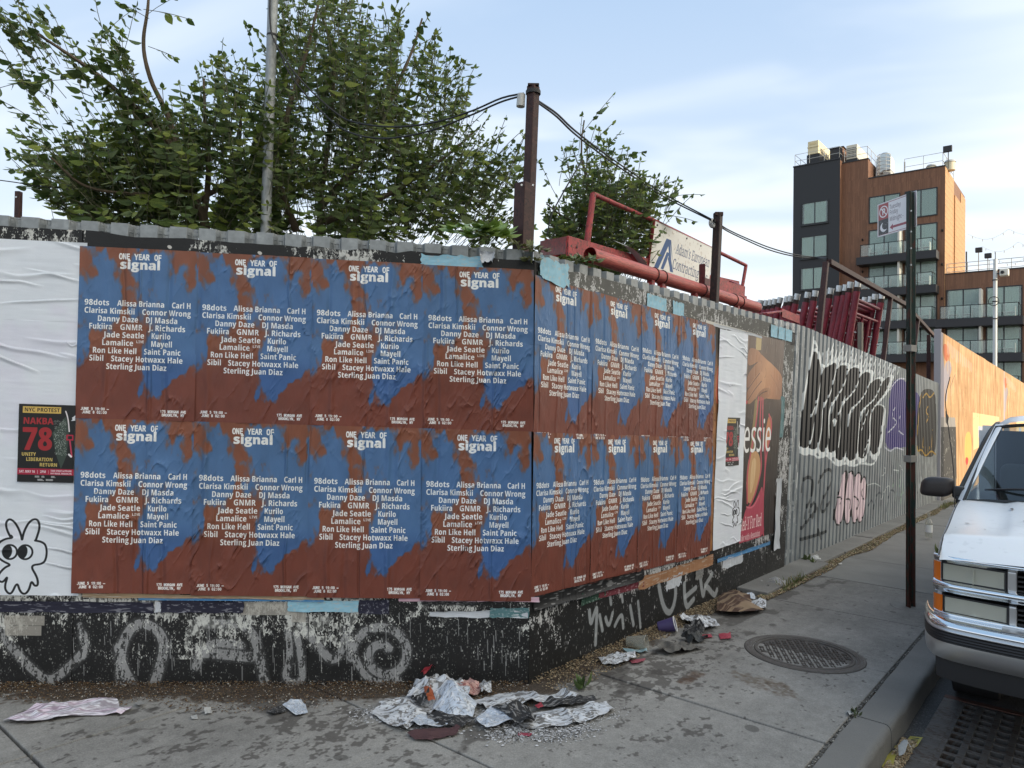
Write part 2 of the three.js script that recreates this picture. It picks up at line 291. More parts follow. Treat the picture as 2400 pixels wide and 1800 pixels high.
const flyerTex = canvasTex(520, 740, (ctx, w, h) => {
  paint(ctx, w, h, (x, y) => { const n = 14 + 10 * fbm(x / 50, y / 60, 3, 8); return [n, n, n * 1.02]; });
  poly(ctx, [[430, 110], [470, 200], [450, 480], [400, 610], [350, 470], [310, 270]], '#39463d');
  specks(ctx, 1, 1, 260, 4, (r) => { const u = r(), v = r(); const x = 330 + 110 * u + 20 * (v - 0.5), y = 150 + 330 * v; stroke(ctx, [[x, y], [x + 12 * (r() - 0.5), y + 12 * (r() - 0.5)], [x + 22 * (r() - 0.5), y + 22 * (r() - 0.5)]], 1.6, 'rgba(225,230,220,0.8)'); });
  ctx.fillStyle = '#d8b45e'; ctx.fillRect(36, 22, 352, 62); ctx.fillStyle = '#131313'; fit(ctx, 'NYC PROTEST', 50, 376, 70, 50);
  ctx.fillStyle = '#a5262c'; fit(ctx, 'NAKBA', 40, 318, 188, 84, 'bold', SANS, 3); fit(ctx, '78', 38, 316, 432, 290, 'bold', SANS, 10);
  stroke(ctx, [[430, 60], [452, 110], [468, 250]], 12, '#e8dfe0'); ctx.strokeStyle = '#b5203d'; ctx.lineWidth = 13; ctx.strokeRect(448, 288, 54, 42); stroke(ctx, [[476, 340], [498, 490]], 14, '#c43a58'); stroke(ctx, [[470, 470], [492, 490]], 18, '#f0e8ea');
  poly(ctx, [[520, 95], [488, 120], [496, 132], [480, 150], [520, 146]], '#d7dadf');
  ctx.fillStyle = '#dcc06a'; fit(ctx, 'UNITY', 34, 166, 492, 46); fit(ctx, 'LIBERATION', 76, 322, 540, 46); fit(ctx, 'RETURN', 200, 366, 590, 46);
  ctx.fillStyle = '#a81f3d'; ctx.fillRect(0, 610, w, 60); ctx.fillStyle = '#f0e6e8'; fit(ctx, 'SAT. MAY 16', 16, 160, 652, 34); fit(ctx, '|', 178, 190, 652, 34); fit(ctx, '2PM', 208, 262, 652, 34); fit(ctx, '|', 280, 290, 652, 34); fit(ctx, '72ND STREET & 5TH AVE', 304, 500, 638, 24); fit(ctx, 'BAY RIDGE, BROOKLYN', 304, 500, 662, 22);
  ctx.fillStyle = '#dddddd'; for (const [x, y, a] of [[160, 684, 50], [222, 684, 30], [310, 684, 44], [186, 714, 70], [262, 714, 70]]) for (let k = 0; k < 3; k++) ctx.fillRect(x, y + 6 * k - 4, a * (0.6 + 0.4 * h2(x, k, 2)), 3);
});

const polishTex = canvasTex(560, 1200, (ctx, w, h) => {     // nail varnish poster: a hand holding red sandals
  paint(ctx, w, h, (x, y) => { const n = fbm(x / 130, y / 60, 3, 4), t = sst(y / h, 0.2, 0.5); return [mix(66, 30, t) + 26 * n, mix(46, 22, t) + 18 * n, mix(36, 20, t) + 10 * n]; });
  const X = (u) => ((u - 388) / 272 * 0.92 + 0.08) * w, Y = (v) => (v - 235) / 1320 * h, S = (pts) => pts.map(([u, v]) => [X(u), Y(v)]);
  poly(ctx, S([[440, 240], [478, 240], [478, 330], [440, 340]]), '#b7a06a'); poly(ctx, S([[452, 640], [474, 640], [460, 1100], [430, 1100]]), '#8f7a4a');
  // the printed hand: wrist at the right, knuckles left of the middle, fingers bent down and to the left
  const lin = (x0, y0, x1, y1, ...cs) => { const g = ctx.createLinearGradient(X(x0), Y(y0), X(x1), Y(y1)); cs.forEach((c, k) => g.addColorStop(k / (cs.length - 1), c)); return g; }, skin = (pts, c) => poly(ctx, S(pts), c, true);
  skin([[388, 335], [430, 325], [485, 350], [470, 400], [430, 430], [388, 450]], lin(390, 340, 480, 430, '#8a5a3c', '#b98055'));
  skin([[470, 345], [520, 380], [590, 420], [668, 480], [668, 640], [600, 640], [520, 640], [470, 600], [450, 520], [455, 420]], lin(460, 360, 660, 620, '#a06a45', '#c78f63', '#b57a50', '#8b5838'));
  skin([[385, 520], [420, 455], [470, 400], [500, 420], [470, 480], [430, 540], [392, 600]], lin(390, 560, 490, 420, '#7b4c31', '#b88259')); skin([[388, 640], [405, 570], [450, 500], [490, 460], [515, 490], [480, 550], [440, 610], [402, 680]], lin(395, 650, 500, 480, '#8a5738', '#c48d62'));
  skin([[395, 668], [425, 600], [470, 545], [510, 520], [530, 555], [495, 600], [450, 650], [410, 692]], lin(400, 690, 520, 540, '#94603f', '#cb9469')); skin([[455, 640], [500, 580], [560, 560], [580, 610], [530, 645], [480, 665]], lin(460, 650, 570, 570, '#7f5135', '#b27b53'));
  for (const q of [[[392, 604], [430, 545], [478, 478]], [[400, 662], [445, 590], [495, 530]], [[412, 696], [455, 655], [500, 606], [540, 590]]]) stroke(ctx, S(q), 6, '#4e2f1f', { alpha: 0.9 });
  for (const q of [[[486, 400], [498, 440], [486, 470]], [[520, 440], [530, 480], [516, 506]], [[560, 480], [620, 540], [640, 600]]]) stroke(ctx, S(q), 4, '#8f5e3d', { alpha: 0.7 }); poly(ctx, S([[386, 660], [402, 664], [398, 690], [384, 680]]), '#b52f3e', true);
  // sandals hanging by their straps
  poly(ctx, S([[566, 745], [588, 762], [596, 830], [586, 920], [560, 1000], [542, 940], [548, 820]]), '#c47a4a', true); poly(ctx, S([[432, 1010], [476, 975], [512, 1020], [524, 1120], [480, 1290], [440, 1330], [420, 1230], [420, 1090]]), '#c99a68', true); poly(ctx, S([[446, 1050], [470, 1020], [488, 1060], [470, 1230], [446, 1270]]), '#dcb888', true);
  for (const pts of [[[478, 640], [474, 780], [440, 1000], [422, 1120], [432, 1310]], [[498, 640], [496, 820], [520, 1020], [530, 1120], [480, 1290], [440, 1345]], [[512, 645], [518, 860], [560, 1020], [552, 1320], [570, 1560]], [[566, 745], [590, 790], [590, 880], [560, 1010], [556, 1250]]]) stroke(ctx, S(pts), 17, '#c04a5a');
  poly(ctx, S([[425, 1325], [470, 1345], [520, 1260], [548, 1200], [560, 1450], [584, 1555], [375, 1590], [392, 1470]]), '#b8465a', true); stroke(ctx, S([[428, 1335], [470, 1362], [520, 1280]]), 10, '#d8707e');
  ctx.fillStyle = '#f6f4f2'; fit(ctx, 'essie', X(383), X(594), Y(990), Y(530) - Y(235), 'normal', SANS); ctx.fillStyle = '#f0e4e0'; fit(ctx, 'Red-Y For Red', X(387), X(548), Y(1480), Y(345) - Y(235), 'normal', SERIF); fit(ctx, 'Color with a Reputation', X(390), X(540), Y(1545), Y(286) - Y(235), 'normal', SERIF);
  specks(ctx, w, h * 0.42, 26, 5, (r, x, y) => stroke(ctx, [[x, y], [x + 10 * (r() - 0.6), y + 20 + 40 * r()]], 2.2, 'rgba(225,215,205,0.55)'));
});
const rockTex = canvasTex(200, 1200, (ctx, w, h) => {       // older poster showing at the edge: rocks and tan cloth
  paint(ctx, w, h, (x, y) => { const n = fbm(x / 26, y / 40, 4, 6), t = sst(y / h, 0.05, 0.2), k = sst(Math.abs(n - 0.5), 0.0, 0.04); return [mix(30, 120 + 70 * n, t) * (0.55 + 0.45 * k), mix(26, 84 + 44 * n, t) * (0.55 + 0.45 * k), mix(22, 56 + 20 * n, t) * (0.55 + 0.45 * k)]; });
  poly(ctx, [[90, 230], [170, 180], [190, 330], [150, 420], [80, 400]], '#c4684a', true); poly(ctx, [[150, 600], [200, 560], [200, 1190], [140, 1190]], '#b67f5b');
});

// black hoarding on the left: paint, scraped paste, grey spray letters. x from -3.6 to 0, y from 0 to 2.5
const HLX0 = -3.6, HLH = 2.5;
const hoardTexL = canvasTex(2048, 1422, (ctx, w, h) => {
  const U = (x) => (x - HLX0) / -HLX0 * w, Y = (y) => (1 - y / HLH) * h, px = (dx, dy) => { const p = onL(dx * K, dy * K, 0.02); return [U(p[0]), Y(p[1])]; };
  const base = (x, y) => { const n = fbm(x / 30, y / 60, 4, 2), low = fbm(x / 120, y / 30, 3, 12); const v = 15 + 12 * n + 9 * sst(low, 0.5, 0.7) * sst(y, h * 0.93, h); return [v, v, v * 1.03]; };
  paint(ctx, w, h, base);
  const spray = (pts, wd) => stroke(ctx, pts.map((p) => px(...p)), wd, '#a2a2a2', { soft: 3, alpha: 1 });
  spray([[-8, 1340], [10, 1385], [60, 1440], [105, 1478], [150, 1440], [185, 1405], [178, 1372]], 24); spray([[180, 1420], [178, 1372], [172, 1350]], 14);
  spray([[260, 1480], [256, 1410], [280, 1355], [310, 1345], [345, 1365], [355, 1400], [345, 1440], [330, 1485]], 28); spray([[285, 1480], [262, 1440], [255, 1400]], 26);
  spray([[422, 1440], [440, 1385], [520, 1395]], 24); spray([[440, 1350], [500, 1345], [545, 1360], [560, 1420], [572, 1482]], 26); spray([[430, 1410], [540, 1420]], 30);
  spray([[620, 1360], [630, 1420], [610, 1470], [655, 1480], [650, 1420], [640, 1370]], 20); spray([[650, 1350], [690, 1400], [720, 1435], [745, 1390], [750, 1360]], 26);
  const sp = []; for (let i = 0; i <= 60; i++) { const t = i / 60, a = -0.9 - 8.6 * t, r = 18 + 52 * t; sp.push([828 + 1.0 * r * Math.cos(a), 1412 + 1.0 * r * Math.sin(a) + 4]); } spray(sp, 26); spray([[758, 1395], [775, 1450], [815, 1480], [860, 1468]], 20);
  { const r = rng(71), sp1 = ctx.getImageData(0, 0, w, h).data; // overspray and worn-through paint
    for (let i = 0; i < 60000; i++) { const x = r() * w, y = Y(0.02 + 0.46 * r()), q = 20 * (r() + r() - 1), q2 = 20 * (r() + r() - 1), o = ((Math.floor(clamp(y + q2, 0, h - 1)) * w) + Math.floor(clamp(x + q, 0, w - 1))) * 4; if (sp1[o] > 110) { ctx.fillStyle = 'rgba(150,150,150,0.55)'; ctx.fillRect(x, y, 1.4, 1.4); } }
  }
  layer(ctx, w, h, (x, y, R0) => { if (R0 < 60) return null; const k = sst(0.6 * fbm(x / 9, y / 26, 4, 201) + 0.4 * fbm(x / 3, y / 5, 2, 203) , 0.53, 0.60); return k > 0.02 ? [20, 20, 21, 0.75 * k] : null; });
  for (let i = 0; i < 70; i++) { const r2 = (k) => h2(i, k, 77), x = r2(1) * w, y = Y(0.08 + 0.3 * r2(2)); stroke(ctx, [[x, y], [x + 1, y + 14 + 50 * r2(3)]], 2 + 2 * r2(4), r2(5) < 0.5 ? '#0b0b0c' : 'rgba(150,150,150,0.8)'); }
  // scraped white paste and paper shreds under the posters and along the top band
  layer(ctx, w, h, (x, y) => {
    const hy = HLH * (1 - y / h); const band = hy < 0.6 ? sst(hy, 0.12, 0.46) : hy > 2.28 ? 0.55 * sst(fbm(x / 150, y / 80, 2, 77), 0.42, 0.66) : 0; if (band <= 0.01) return null;
    const drip = ridge(x / 5, y / 70, 3, 21), n = fbm(x / 13, y / 20, 5, 31), sc = fbm(x / 2.6, y / 4, 2, 37), big = fbm(x / 150, y / 90, 4, 55);
    const e = n * 0.5 + drip * 0.16 + sc * 0.34 + 0.62 * (big - 0.5), k = sst(e, 0.70 - 0.20 * band, 0.73 - 0.20 * band);
    const c = 96 + 120 * sst(fbm(x / 9, y / 16, 3, 91), 0.3, 0.55) + 30 * (sc - 0.5); return k > 0.02 ? [c, c, c * 0.97, k * 0.92] : null;
  });
  const r = rng(31);
  for (let i = 0; i < 9000; i++) { const x = r() * w, hy = (1 - Math.pow(r(), 1.4)) * 0.52, y = Y(hy), s = 1 + 2.2 * r() * r(); ctx.fillStyle = `rgba(205,205,200,${0.25 + 0.6 * r()})`; ctx.fillRect(x, y, s, s * (0.6 + 2.4 * r())); }
  for (let i = 0; i < 150; i++) { const x = r() * w, y = Y(0.12 + 0.34 * r()); stroke(ctx, [[x, y], [x + 2, y + 12 + 50 * r()]], 1.4 + 1.5 * r(), r() < 0.4 ? '#0a0a0a' : 'rgba(190,190,188,0.75)'); }
  for (const [x0, x1, y0, y1] of [[8, 95, 1330, 1352], [10, 88, 1352, 1374], [520, 640, 1300, 1330], [630, 660, 1318, 1345]]) { const a = px(x0, y0), b = px(x1, y1); ctx.fillStyle = '#b5b0a6'; ctx.globalAlpha = 0.8; ctx.fillRect(a[0], a[1], b[0] - a[0], b[1] - a[1]); ctx.globalAlpha = 1; }
  for (const [dx, dy] of [[150, 495], [63, 520], [72, 523], [365, 532], [560, 545], [750, 550]]) { const a = px(dx, dy); poly(ctx, [[a[0] - 9, a[1]], [a[0], a[1] - 6], [a[0] + 10, a[1] + 2], [a[0] + 2, a[1] + 10]], '#cdc9c2', true); }
});
// hoarding round the corner: grey roller paint above the posters, black below. s 0 to 4.25
const HRS = 4.25;
const hoardTexR = canvasTex(2048, 1205, (ctx, w, h) => {
  const U = (s) => s / HRS * w, Y = (y) => (1 - y / HLH) * h, px = (dx, dy) => { const p = onW(dx * K, dy * K, 0.02); return [U(p[0]), Y(p[1])]; };
  paint(ctx, w, h, (x, y) => { const hy = HLH * (1 - y / h), n = fbm(x / 26, y / 40, 4, 61), g = hy > 1.6 && x > 40 + 30 * vn(y / 20, 3) ? 1 : 0, v = g ? 70 + 22 * n : 13 + 13 * n + 10 * sst(fbm(x / 100, y / 25, 3, 9), 0.45, 0.7) * sst(hy, 0.25, 0.02); return [v, v, g ? v * 0.95 : v]; });
  const wh = (pts, wd, a = 0.85) => stroke(ctx, pts.map((p) => px(...p)), wd, '#b9bdbf', { soft: 2, alpha: a });
  wh([[1275, 1320], [1277, 1355], [1284, 1330], [1292, 1308], [1290, 1345], [1288, 1392]], 15); wh([[1297, 1330], [1303, 1362]], 14); wh([[1310, 1335], [1316, 1360], [1325, 1325]], 14); wh([[1330, 1352], [1345, 1318], [1348, 1356]], 14); wh([[1363, 1310], [1370, 1350]], 15); wh([[1380, 1300], [1385, 1355]], 13); wh([[1320, 1290], [1322, 1305]], 13); wh([[1345, 1285], [1347, 1300]], 12);
  wh([[1425, 1265], [1432, 1310], [1450, 1330], [1462, 1290], [1460, 1255]], 22); wh([[1480, 1262], [1480, 1320], [1500, 1295]], 22); wh([[1482, 1290], [1505, 1270]], 20); wh([[1515, 1250], [1520, 1300], [1525, 1260], [1545, 1290], [1550, 1275]], 22); wh([[1525, 1265], [1540, 1240]], 20);
  layer(ctx, w, h, (x, y) => {
    const hy = HLH * (1 - y / h), edge = x > U(3.72) ? 1 : 0, band = hy < 0.62 ? sst(hy, 0.12, 0.44) : hy > 2.24 ? 0.5 : edge ? 0.95 : 0; if (band <= 0.01) return null;
    const drip = ridge(x / 5, y / 66, 3, 121), n = fbm(x / 12, y / 22, 5, 131), sc = fbm(x / 2.6, y / 4, 2, 137), big = fbm(x / 130, y / 90, 3, 155);
    const e = n * 0.5 + drip * 0.16 + sc * 0.34 + 0.5 * (big - 0.5), q = (edge && hy > 0.4 ? 0.545 : 0.705) - (edge ? 0 : 0.19 * band), k = sst(e, q, q + 0.035); const c = 178 + 50 * sc; return k > 0.02 ? [c, c, c, k * 0.9] : null;
  });
  const r = rng(37);
  for (let i = 0; i < 2200; i++) { const x = r() * w, y = Y(Math.pow(r(), 1.3) * 0.6), s = 1 + 3 * r() * r(); ctx.fillStyle = `rgba(205,205,200,${0.2 + 0.55 * r()})`; ctx.fillRect(x, y, s, s * (0.8 + 3 * r())); }
  for (let i = 0; i < 90; i++) { const a = r() * 3.7, y = Y(2.29 + 0.02 * r() + 0.05 * r() * r()); ctx.fillStyle = 'rgba(225,225,220,0.8)'; ctx.fillRect(U(a), y, 2 + 8 * r(), 1 + 4 * r()); }
  stroke(ctx, [[U(2.2), Y(2.287)], [U(3.0), Y(2.282)], [U(3.75), Y(2.275)]], 12, '#cfccc4', { smooth: false });
});

// steel fence with throw-ups; s from 0 to 13.3, drawn in picture coordinates of the wall it stands on
const GS0 = 3.6, GS1 = 13.4;
const steelTex = canvasTex(2048, 700, (ctx, w, h) => {
  const U = (s) => (s - GS0) / (GS1 - GS0) * w, Y = (y) => (1 - y / 2.6) * h, px = (zx, zy) => { const p = onW(1600 + zx / 2.765, 700 + zy / 2.765, 0); return [U(p[0]), Y(p[1])]; }, S = (pts) => pts.map((p) => px(...p));
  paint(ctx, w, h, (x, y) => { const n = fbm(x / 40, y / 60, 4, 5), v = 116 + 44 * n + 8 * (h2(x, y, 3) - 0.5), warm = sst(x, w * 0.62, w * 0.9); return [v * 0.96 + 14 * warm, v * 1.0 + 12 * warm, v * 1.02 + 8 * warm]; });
  const white = '#e6eaea', black = '#111214', grey = '#33373a';
  // edge of the old paste next to the posters
  layer(ctx, w, h, (x, y) => { const s = GS0 + x / w * (GS1 - GS0); if (s > 4.75) return null; const k = sst(fbm(x / 5, y / 30, 4, 88) + 0.55 * (4.4 - s), 0.62, 0.68); return k > 0.02 ? [196, 198, 198, 0.8 * k * (h2(x >> 1, y >> 2, 1) < 0.7 ? 1 : 0)] : null; });
  // dashes of white shine along the upper right
  for (let i = 0; i < 15; i++) { const t = i / 14, x = 900 + 440 * t, y = 420 + 100 * t; for (let k = 0; k < 3; k++) stroke(ctx, S([[x + 26 * k, y - 26 * k + 20], [x + 34 * k + 10, y - 66 - 30 * k]]), 7.5, white); }
  for (const pts of [[[1000, 420], [1020, 350]], [[1090, 420], [1100, 360]], [[1330, 540], [1365, 460]], [[1210, 460], [1216, 420]], [[1150, 470], [1162, 400]]]) stroke(ctx, S(pts), 7, white);
  // letters
  const letters = [
    [[858, 300], [905, 470], [880, 640], [855, 800], [830, 950], [790, 985], [755, 955], [760, 860], [785, 700], [815, 480]],
    [[900, 450], [1005, 395], [985, 520], [950, 640], [905, 700], [905, 830], [880, 965], [830, 985], [815, 930], [850, 800], [880, 640]],
    [[1000, 430], [1080, 430], [1060, 540], [1000, 640], [960, 690], [945, 760], [950, 900], [925, 1000], [880, 985], [890, 880], [910, 720], [960, 620]],
    [[1075, 440], [1160, 450], [1140, 560], [1080, 640], [1020, 690], [1030, 800], [1010, 960], [960, 1010], [935, 960], [950, 800], [985, 690]],
    [[1160, 470], [1230, 480], [1200, 600], [1130, 690], [1080, 720], [1070, 860], [1060, 1020], [1010, 1060], [985, 1000], [1000, 850], [1020, 730]],
    [[1230, 520], [1300, 520], [1260, 640], [1190, 700], [1150, 740], [1140, 880], [1130, 1030], [1080, 1060], [1055, 1000], [1070, 860], [1090, 740]],
    [[1290, 540], [1355, 490], [1330, 600], [1250, 690], [1210, 760], [1215, 900], [1190, 1030], [1145, 1040], [1130, 960], [1150, 800], [1200, 690]],
    [[1240, 690], [1310, 690], [1300, 800], [1285, 940], [1255, 1020], [1215, 1010], [1215, 880], [1225, 760]]];
  for (const L of letters) { const c = [L.reduce((a, p) => a + p[0], 0) / L.length, L.reduce((a, p) => a + p[1], 0) / L.length]; poly(ctx, S(L.map(([x, y]) => [c[0] + (x - c[0]) * 1.12 + 4, c[1] + (y - c[1]) * 1.10 + 12])), white, true); }
  for (const L of letters) { poly(ctx, S(L), black, true); }
  letters.forEach((L, i) => { stroke(ctx, S([...L.slice(1, 7)]), 7, white); if (i % 2) stroke(ctx, S([[L[0][0] - 20, L[0][1] + 190], [L[0][0] - 45, L[0][1] + 260], [L[0][0] - 70, L[0][1] + 330]]), 6, white); });
  stroke(ctx, S([[852, 255], [845, 330], [800, 560], [770, 760]]), 12, white); stroke(ctx, S([[852, 255], [890, 360], [905, 450], [960, 420], [1005, 395]]), 9, white); poly(ctx, S([[970, 790], [985, 770], [1000, 790], [985, 835]]), white);
  stroke(ctx, S([[760, 960], [790, 1020], [840, 990], [880, 1040], [930, 1000], [1000, 1090], [1060, 1060], [1110, 1090], [1160, 1060], [1240, 1085], [1270, 1000], [1310, 700]]), 8, white);
  // violet and the dark one with yellow outline
  poly(ctx, S([[1350, 560], [1390, 515], [1430, 520], [1500, 600], [1540, 620], [1530, 800], [1500, 960], [1430, 960], [1340, 985], [1310, 930], [1335, 740]]), '#4a4180', true); stroke(ctx, S([[1345, 590], [1390, 515], [1440, 520]]), 6, '#cfd0dc'); for (const q of [[[1380, 700], [1345, 760], [1400, 800], [1330, 870]], [[1310, 960], [1345, 1000], [1375, 960], [1430, 980]], [[1410, 760], [1390, 850], [1430, 880]]]) stroke(ctx, S(q), 6, '#c9cbd6');
  poly(ctx, S([[1540, 600], [1590, 580], [1640, 600], [1645, 800], [1640, 1020], [1580, 1030], [1520, 1000], [1510, 800]]), '#2a2824', true); for (const q of [[[1545, 620], [1525, 800], [1515, 1000], [1550, 970], [1575, 1030], [1610, 980], [1640, 1010]], [[1560, 640], [1580, 600], [1600, 650], [1630, 610]], [[1590, 700], [1570, 730], [1600, 760], [1580, 800]], [[1560, 900], [1555, 960]], [[1620, 850], [1612, 960]]]) stroke(ctx, S(q), 9, '#b8902c');
  for (let i = 0; i < 9; i++) { const x = 1520 + 13 * i; stroke(ctx, S([[x, 1000 + 20 * h2(i, 1, 1)], [x + 3, 960]]), 4, '#b58f2e'); stroke(ctx, S([[x, 1060], [x - 6 + 12 * h2(i, 2, 1), 1160], [x + 4, 1260]]), 4, i % 3 ? '#cdd2d4' : '#5a5e60'); }
  // pink tag, dark tags, scribbles
  const pink = [[[1010, 1290], [1040, 1120], [1065, 1125], [1050, 1300], [1030, 1460], [1000, 1465], [985, 1400]], [[1075, 1120], [1110, 1125], [1100, 1300], [1085, 1450], [1055, 1460], [1050, 1330]], [[1120, 1130], [1160, 1135], [1150, 1300], [1130, 1450], [1100, 1450], [1100, 1300]], [[1165, 1150], [1190, 1170], [1185, 1320], [1165, 1440], [1135, 1450], [1140, 1300]]];
  for (const L of pink) { const c = [L.reduce((a, p) => a + p[0], 0) / L.length, L.reduce((a, p) => a + p[1], 0) / L.length]; poly(ctx, S(L.map(([x, y]) => [c[0] + (x - c[0]) * 1.28, c[1] + (y - c[1]) * 1.06])), black, true); } for (const L of pink) poly(ctx, S(L), '#e2ccd2', true);
  for (const q of [[[1000, 1290], [1040, 1280], [1020, 1330]], [[1060, 1300], [1090, 1290], [1080, 1360]], [[1110, 1280], [1150, 1300], [1130, 1370]], [[1170, 1230], [1150, 1260], [1175, 1300]]]) stroke(ctx, S(q), 5, black);
  for (const q of [[[770, 1250], [775, 1180], [815, 1150], [850, 1180], [840, 1280], [800, 1360], [790, 1420]], [[880, 1190], [920, 1110], [965, 1105], [970, 1180], [930, 1260], [890, 1340], [905, 1400], [950, 1320]], [[770, 1490], [830, 1420], [880, 1330], [870, 1480], [900, 1560]], [[820, 1380], [850, 1300], [870, 1360], [840, 1420]], [[770, 1560], [850, 1540], [930, 1510]]]) stroke(ctx, S(q), 10, grey);
  for (const q of [[[1200, 1210], [1240, 1190], [1280, 1215]], [[1290, 1300], [1310, 1240], [1340, 1200], [1345, 1260]], [[1140, 1080], [1180, 1050], [1215, 1080]], [[1410, 1080], [1430, 1120]], [[1310, 1080], [1320, 1130], [1290, 1150]]]) stroke(ctx, S(q), 4, '#c3c8c8'); for (const q of [[[1230, 1420], [1250, 1270], [1290, 1250], [1280, 1340]], [[1320, 1380], [1340, 1230], [1380, 1250], [1370, 1360]], [[1200, 1360], [1220, 1290], [1240, 1340]]]) stroke(ctx, S(q), 7, '#3b444c', { alpha: 0.8 });
  for (let i = 0; i < 24; i++) { const x = 1360 + 110 * h2(i, 1, 7), y = 1020 + 260 * h2(i, 2, 7); stroke(ctx, S([[x, y], [x - 14 * h2(i, 3, 7), y + 60 + 50 * h2(i, 4, 7)]]), 3.4, i % 2 ? '#9fbfa8' : '#8795a0', { alpha: 0.8 }); }
  for (const q of [[[1370, 1110], [1400, 1115]], [[735, 700], [742, 660]], [[700, 1080], [690, 1300]], [[725, 1180], [715, 1260]], [[745, 1130], [738, 1220]], [[660, 880], [650, 980]]]) stroke(ctx, S(q), 5, '#cfd3d3');
});
const embossBump = canvasTex(128, 64, (ctx, w, h) => { ctx.fillStyle = '#999'; ctx.fillRect(0, 0, w, h); ctx.fillStyle = '#000'; ctx.fillRect(w * 0.72, h * 0.22, w * 0.16, h * 0.5); ctx.fillStyle = '#fff'; ctx.fillRect(w * 0.70, h * 0.12, w * 0.2, h * 0.1); }, { srgb: false, repeat: [1, 1] });
embossBump.channel = 1;

// plywood hoarding in the sun: orange-brown old posters, a grey painted end, a black panel. x 0..1 over s 13.1 to 24
const OS0 = 13.1, OS1 = 25.3;
const orangeTex = canvasTex(2048, 620, (ctx, w, h) => {
  const U = (s) => (s - OS0) / (OS1 - OS0) * w, Y = (y) => (1 - y / 3.5) * h, px = (zx, zy) => { const p = onB(2150 + zx / 3.32, 700 + zy / 3.32, 0.06); return [U(p[0]), Y(p[1])]; }, S = (pts) => pts.map((p) => px(...p));
  paint(ctx, w, h, (x, y) => { const n = fbm(x / 26, y / 70, 4, 15), k = ridge(x / 10, y / 120, 3, 25); return [172 + 60 * n - 40 * k, 136 + 64 * n - 46 * k, 92 + 66 * n - 44 * k]; });
  poly(ctx, S([[160, 230], [205, 270], [200, 420], [220, 560], [215, 800], [215, 995], [130, 995], [150, 500]]), '#a29aa2'); poly(ctx, S([[205, 340], [250, 370], [258, 460], [225, 500], [205, 420]]), '#a5562e', true); poly(ctx, S([[225, 490], [265, 480], [275, 560], [240, 650], [235, 800], [222, 800], [216, 560]]), '#8d8790', true);
  for (let i = 0; i < 70; i++) stroke(ctx, S([[235 + 5.8 * i, 320 + 5.2 * i + 300 * h2(i, 7, 7)], [236 + 5.8 * i, 400 + 5.2 * i + 380 * h2(i, 7, 7)]]), 3 + 7 * h2(i, 8, 7), ['#8f5f34', '#d8b888', '#b4a59a', '#7d4f2a'][i % 4], { alpha: 0.55 });
  for (let i = 0; i < 36; i++) stroke(ctx, S([[235 + 5.4 * i, 330 + 5 * i], [236 + 5.4 * i, 400 + 4.2 * i + 40 * h2(i, 1, 1)]]), 6, i % 3 ? '#aaa4a6' : '#c8a56a', { alpha: 0.95 });
  poly(ctx, S([[435, 885], [640, 920], [640, 1010], [560, 1120], [440, 1180]]), '#d6b98a'); poly(ctx, S([[480, 990], [520, 1000], [520, 1080], [480, 1080]]), '#a9aebf');
  stroke(ctx, S([[435, 500], [430, 700], [435, 900], [430, 1180]]), 4, '#8a5a30'); stroke(ctx, S([[655, 560], [650, 760], [655, 900]]), 9, '#6f4526'); poly(ctx, S([[690, 600], [735, 590], [730, 880], [700, 890], [680, 760]]), '#9a948f', true); poly(ctx, S([[750, 590], [780, 600], [775, 880], [745, 880]]), '#e4c37c'); poly(ctx, S([[785, 620], [830, 630], [830, 900], [785, 890]]), '#d7cbb6');
  poly(ctx, S([[130, 920], [300, 925], [305, 1000], [130, 1000]]), '#8b8784'); poly(ctx, S([[128, 998], [306, 998], [312, 1400], [125, 1400], [125, 1600], [130, 1200]]), '#2b2a2a'); poly(ctx, S([[120, 1390], [310, 1390], [300, 1700], [110, 1700]]), '#3a3836');
  stroke(ctx, S([[300, 590], [270, 660], [255, 740], [262, 860], [268, 990], [285, 1150], [300, 1390]]), 2.5, '#241f1c'); poly(ctx, S([[222, 870], [250, 920], [240, 985], [225, 960]]), '#14110f');
  specks(ctx, 1, 1, 90, 8, (r) => { const p = px(150 + 150 * r(), 1010 + 380 * r()); ctx.fillStyle = 'rgba(210,210,205,0.7)'; ctx.fillRect(p[0], p[1], 2 + 3 * r(), 3 + 8 * r()); });
  poly(ctx, S([[380, 1040], [420, 1030], [430, 1200], [400, 1290], [375, 1280], [370, 1150]]), '#d9a256', true); poly(ctx, S([[378, 1230], [405, 1240], [395, 1300], [380, 1290]]), '#b6302a', true);
  for (let i = 0; i < 130; i++) { const zx = 270 + 380 * h2(i, 1, 5), zy = 560 + 420 * h2(i, 2, 5); stroke(ctx, S([[zx, zy], [zx + 2, zy + 26 * h2(i, 3, 5)]]), 1.5 + 3 * h2(i, 4, 5), i % 3 ? '#7a4c26' : '#dcae6c', { alpha: 0.7 }); }
});

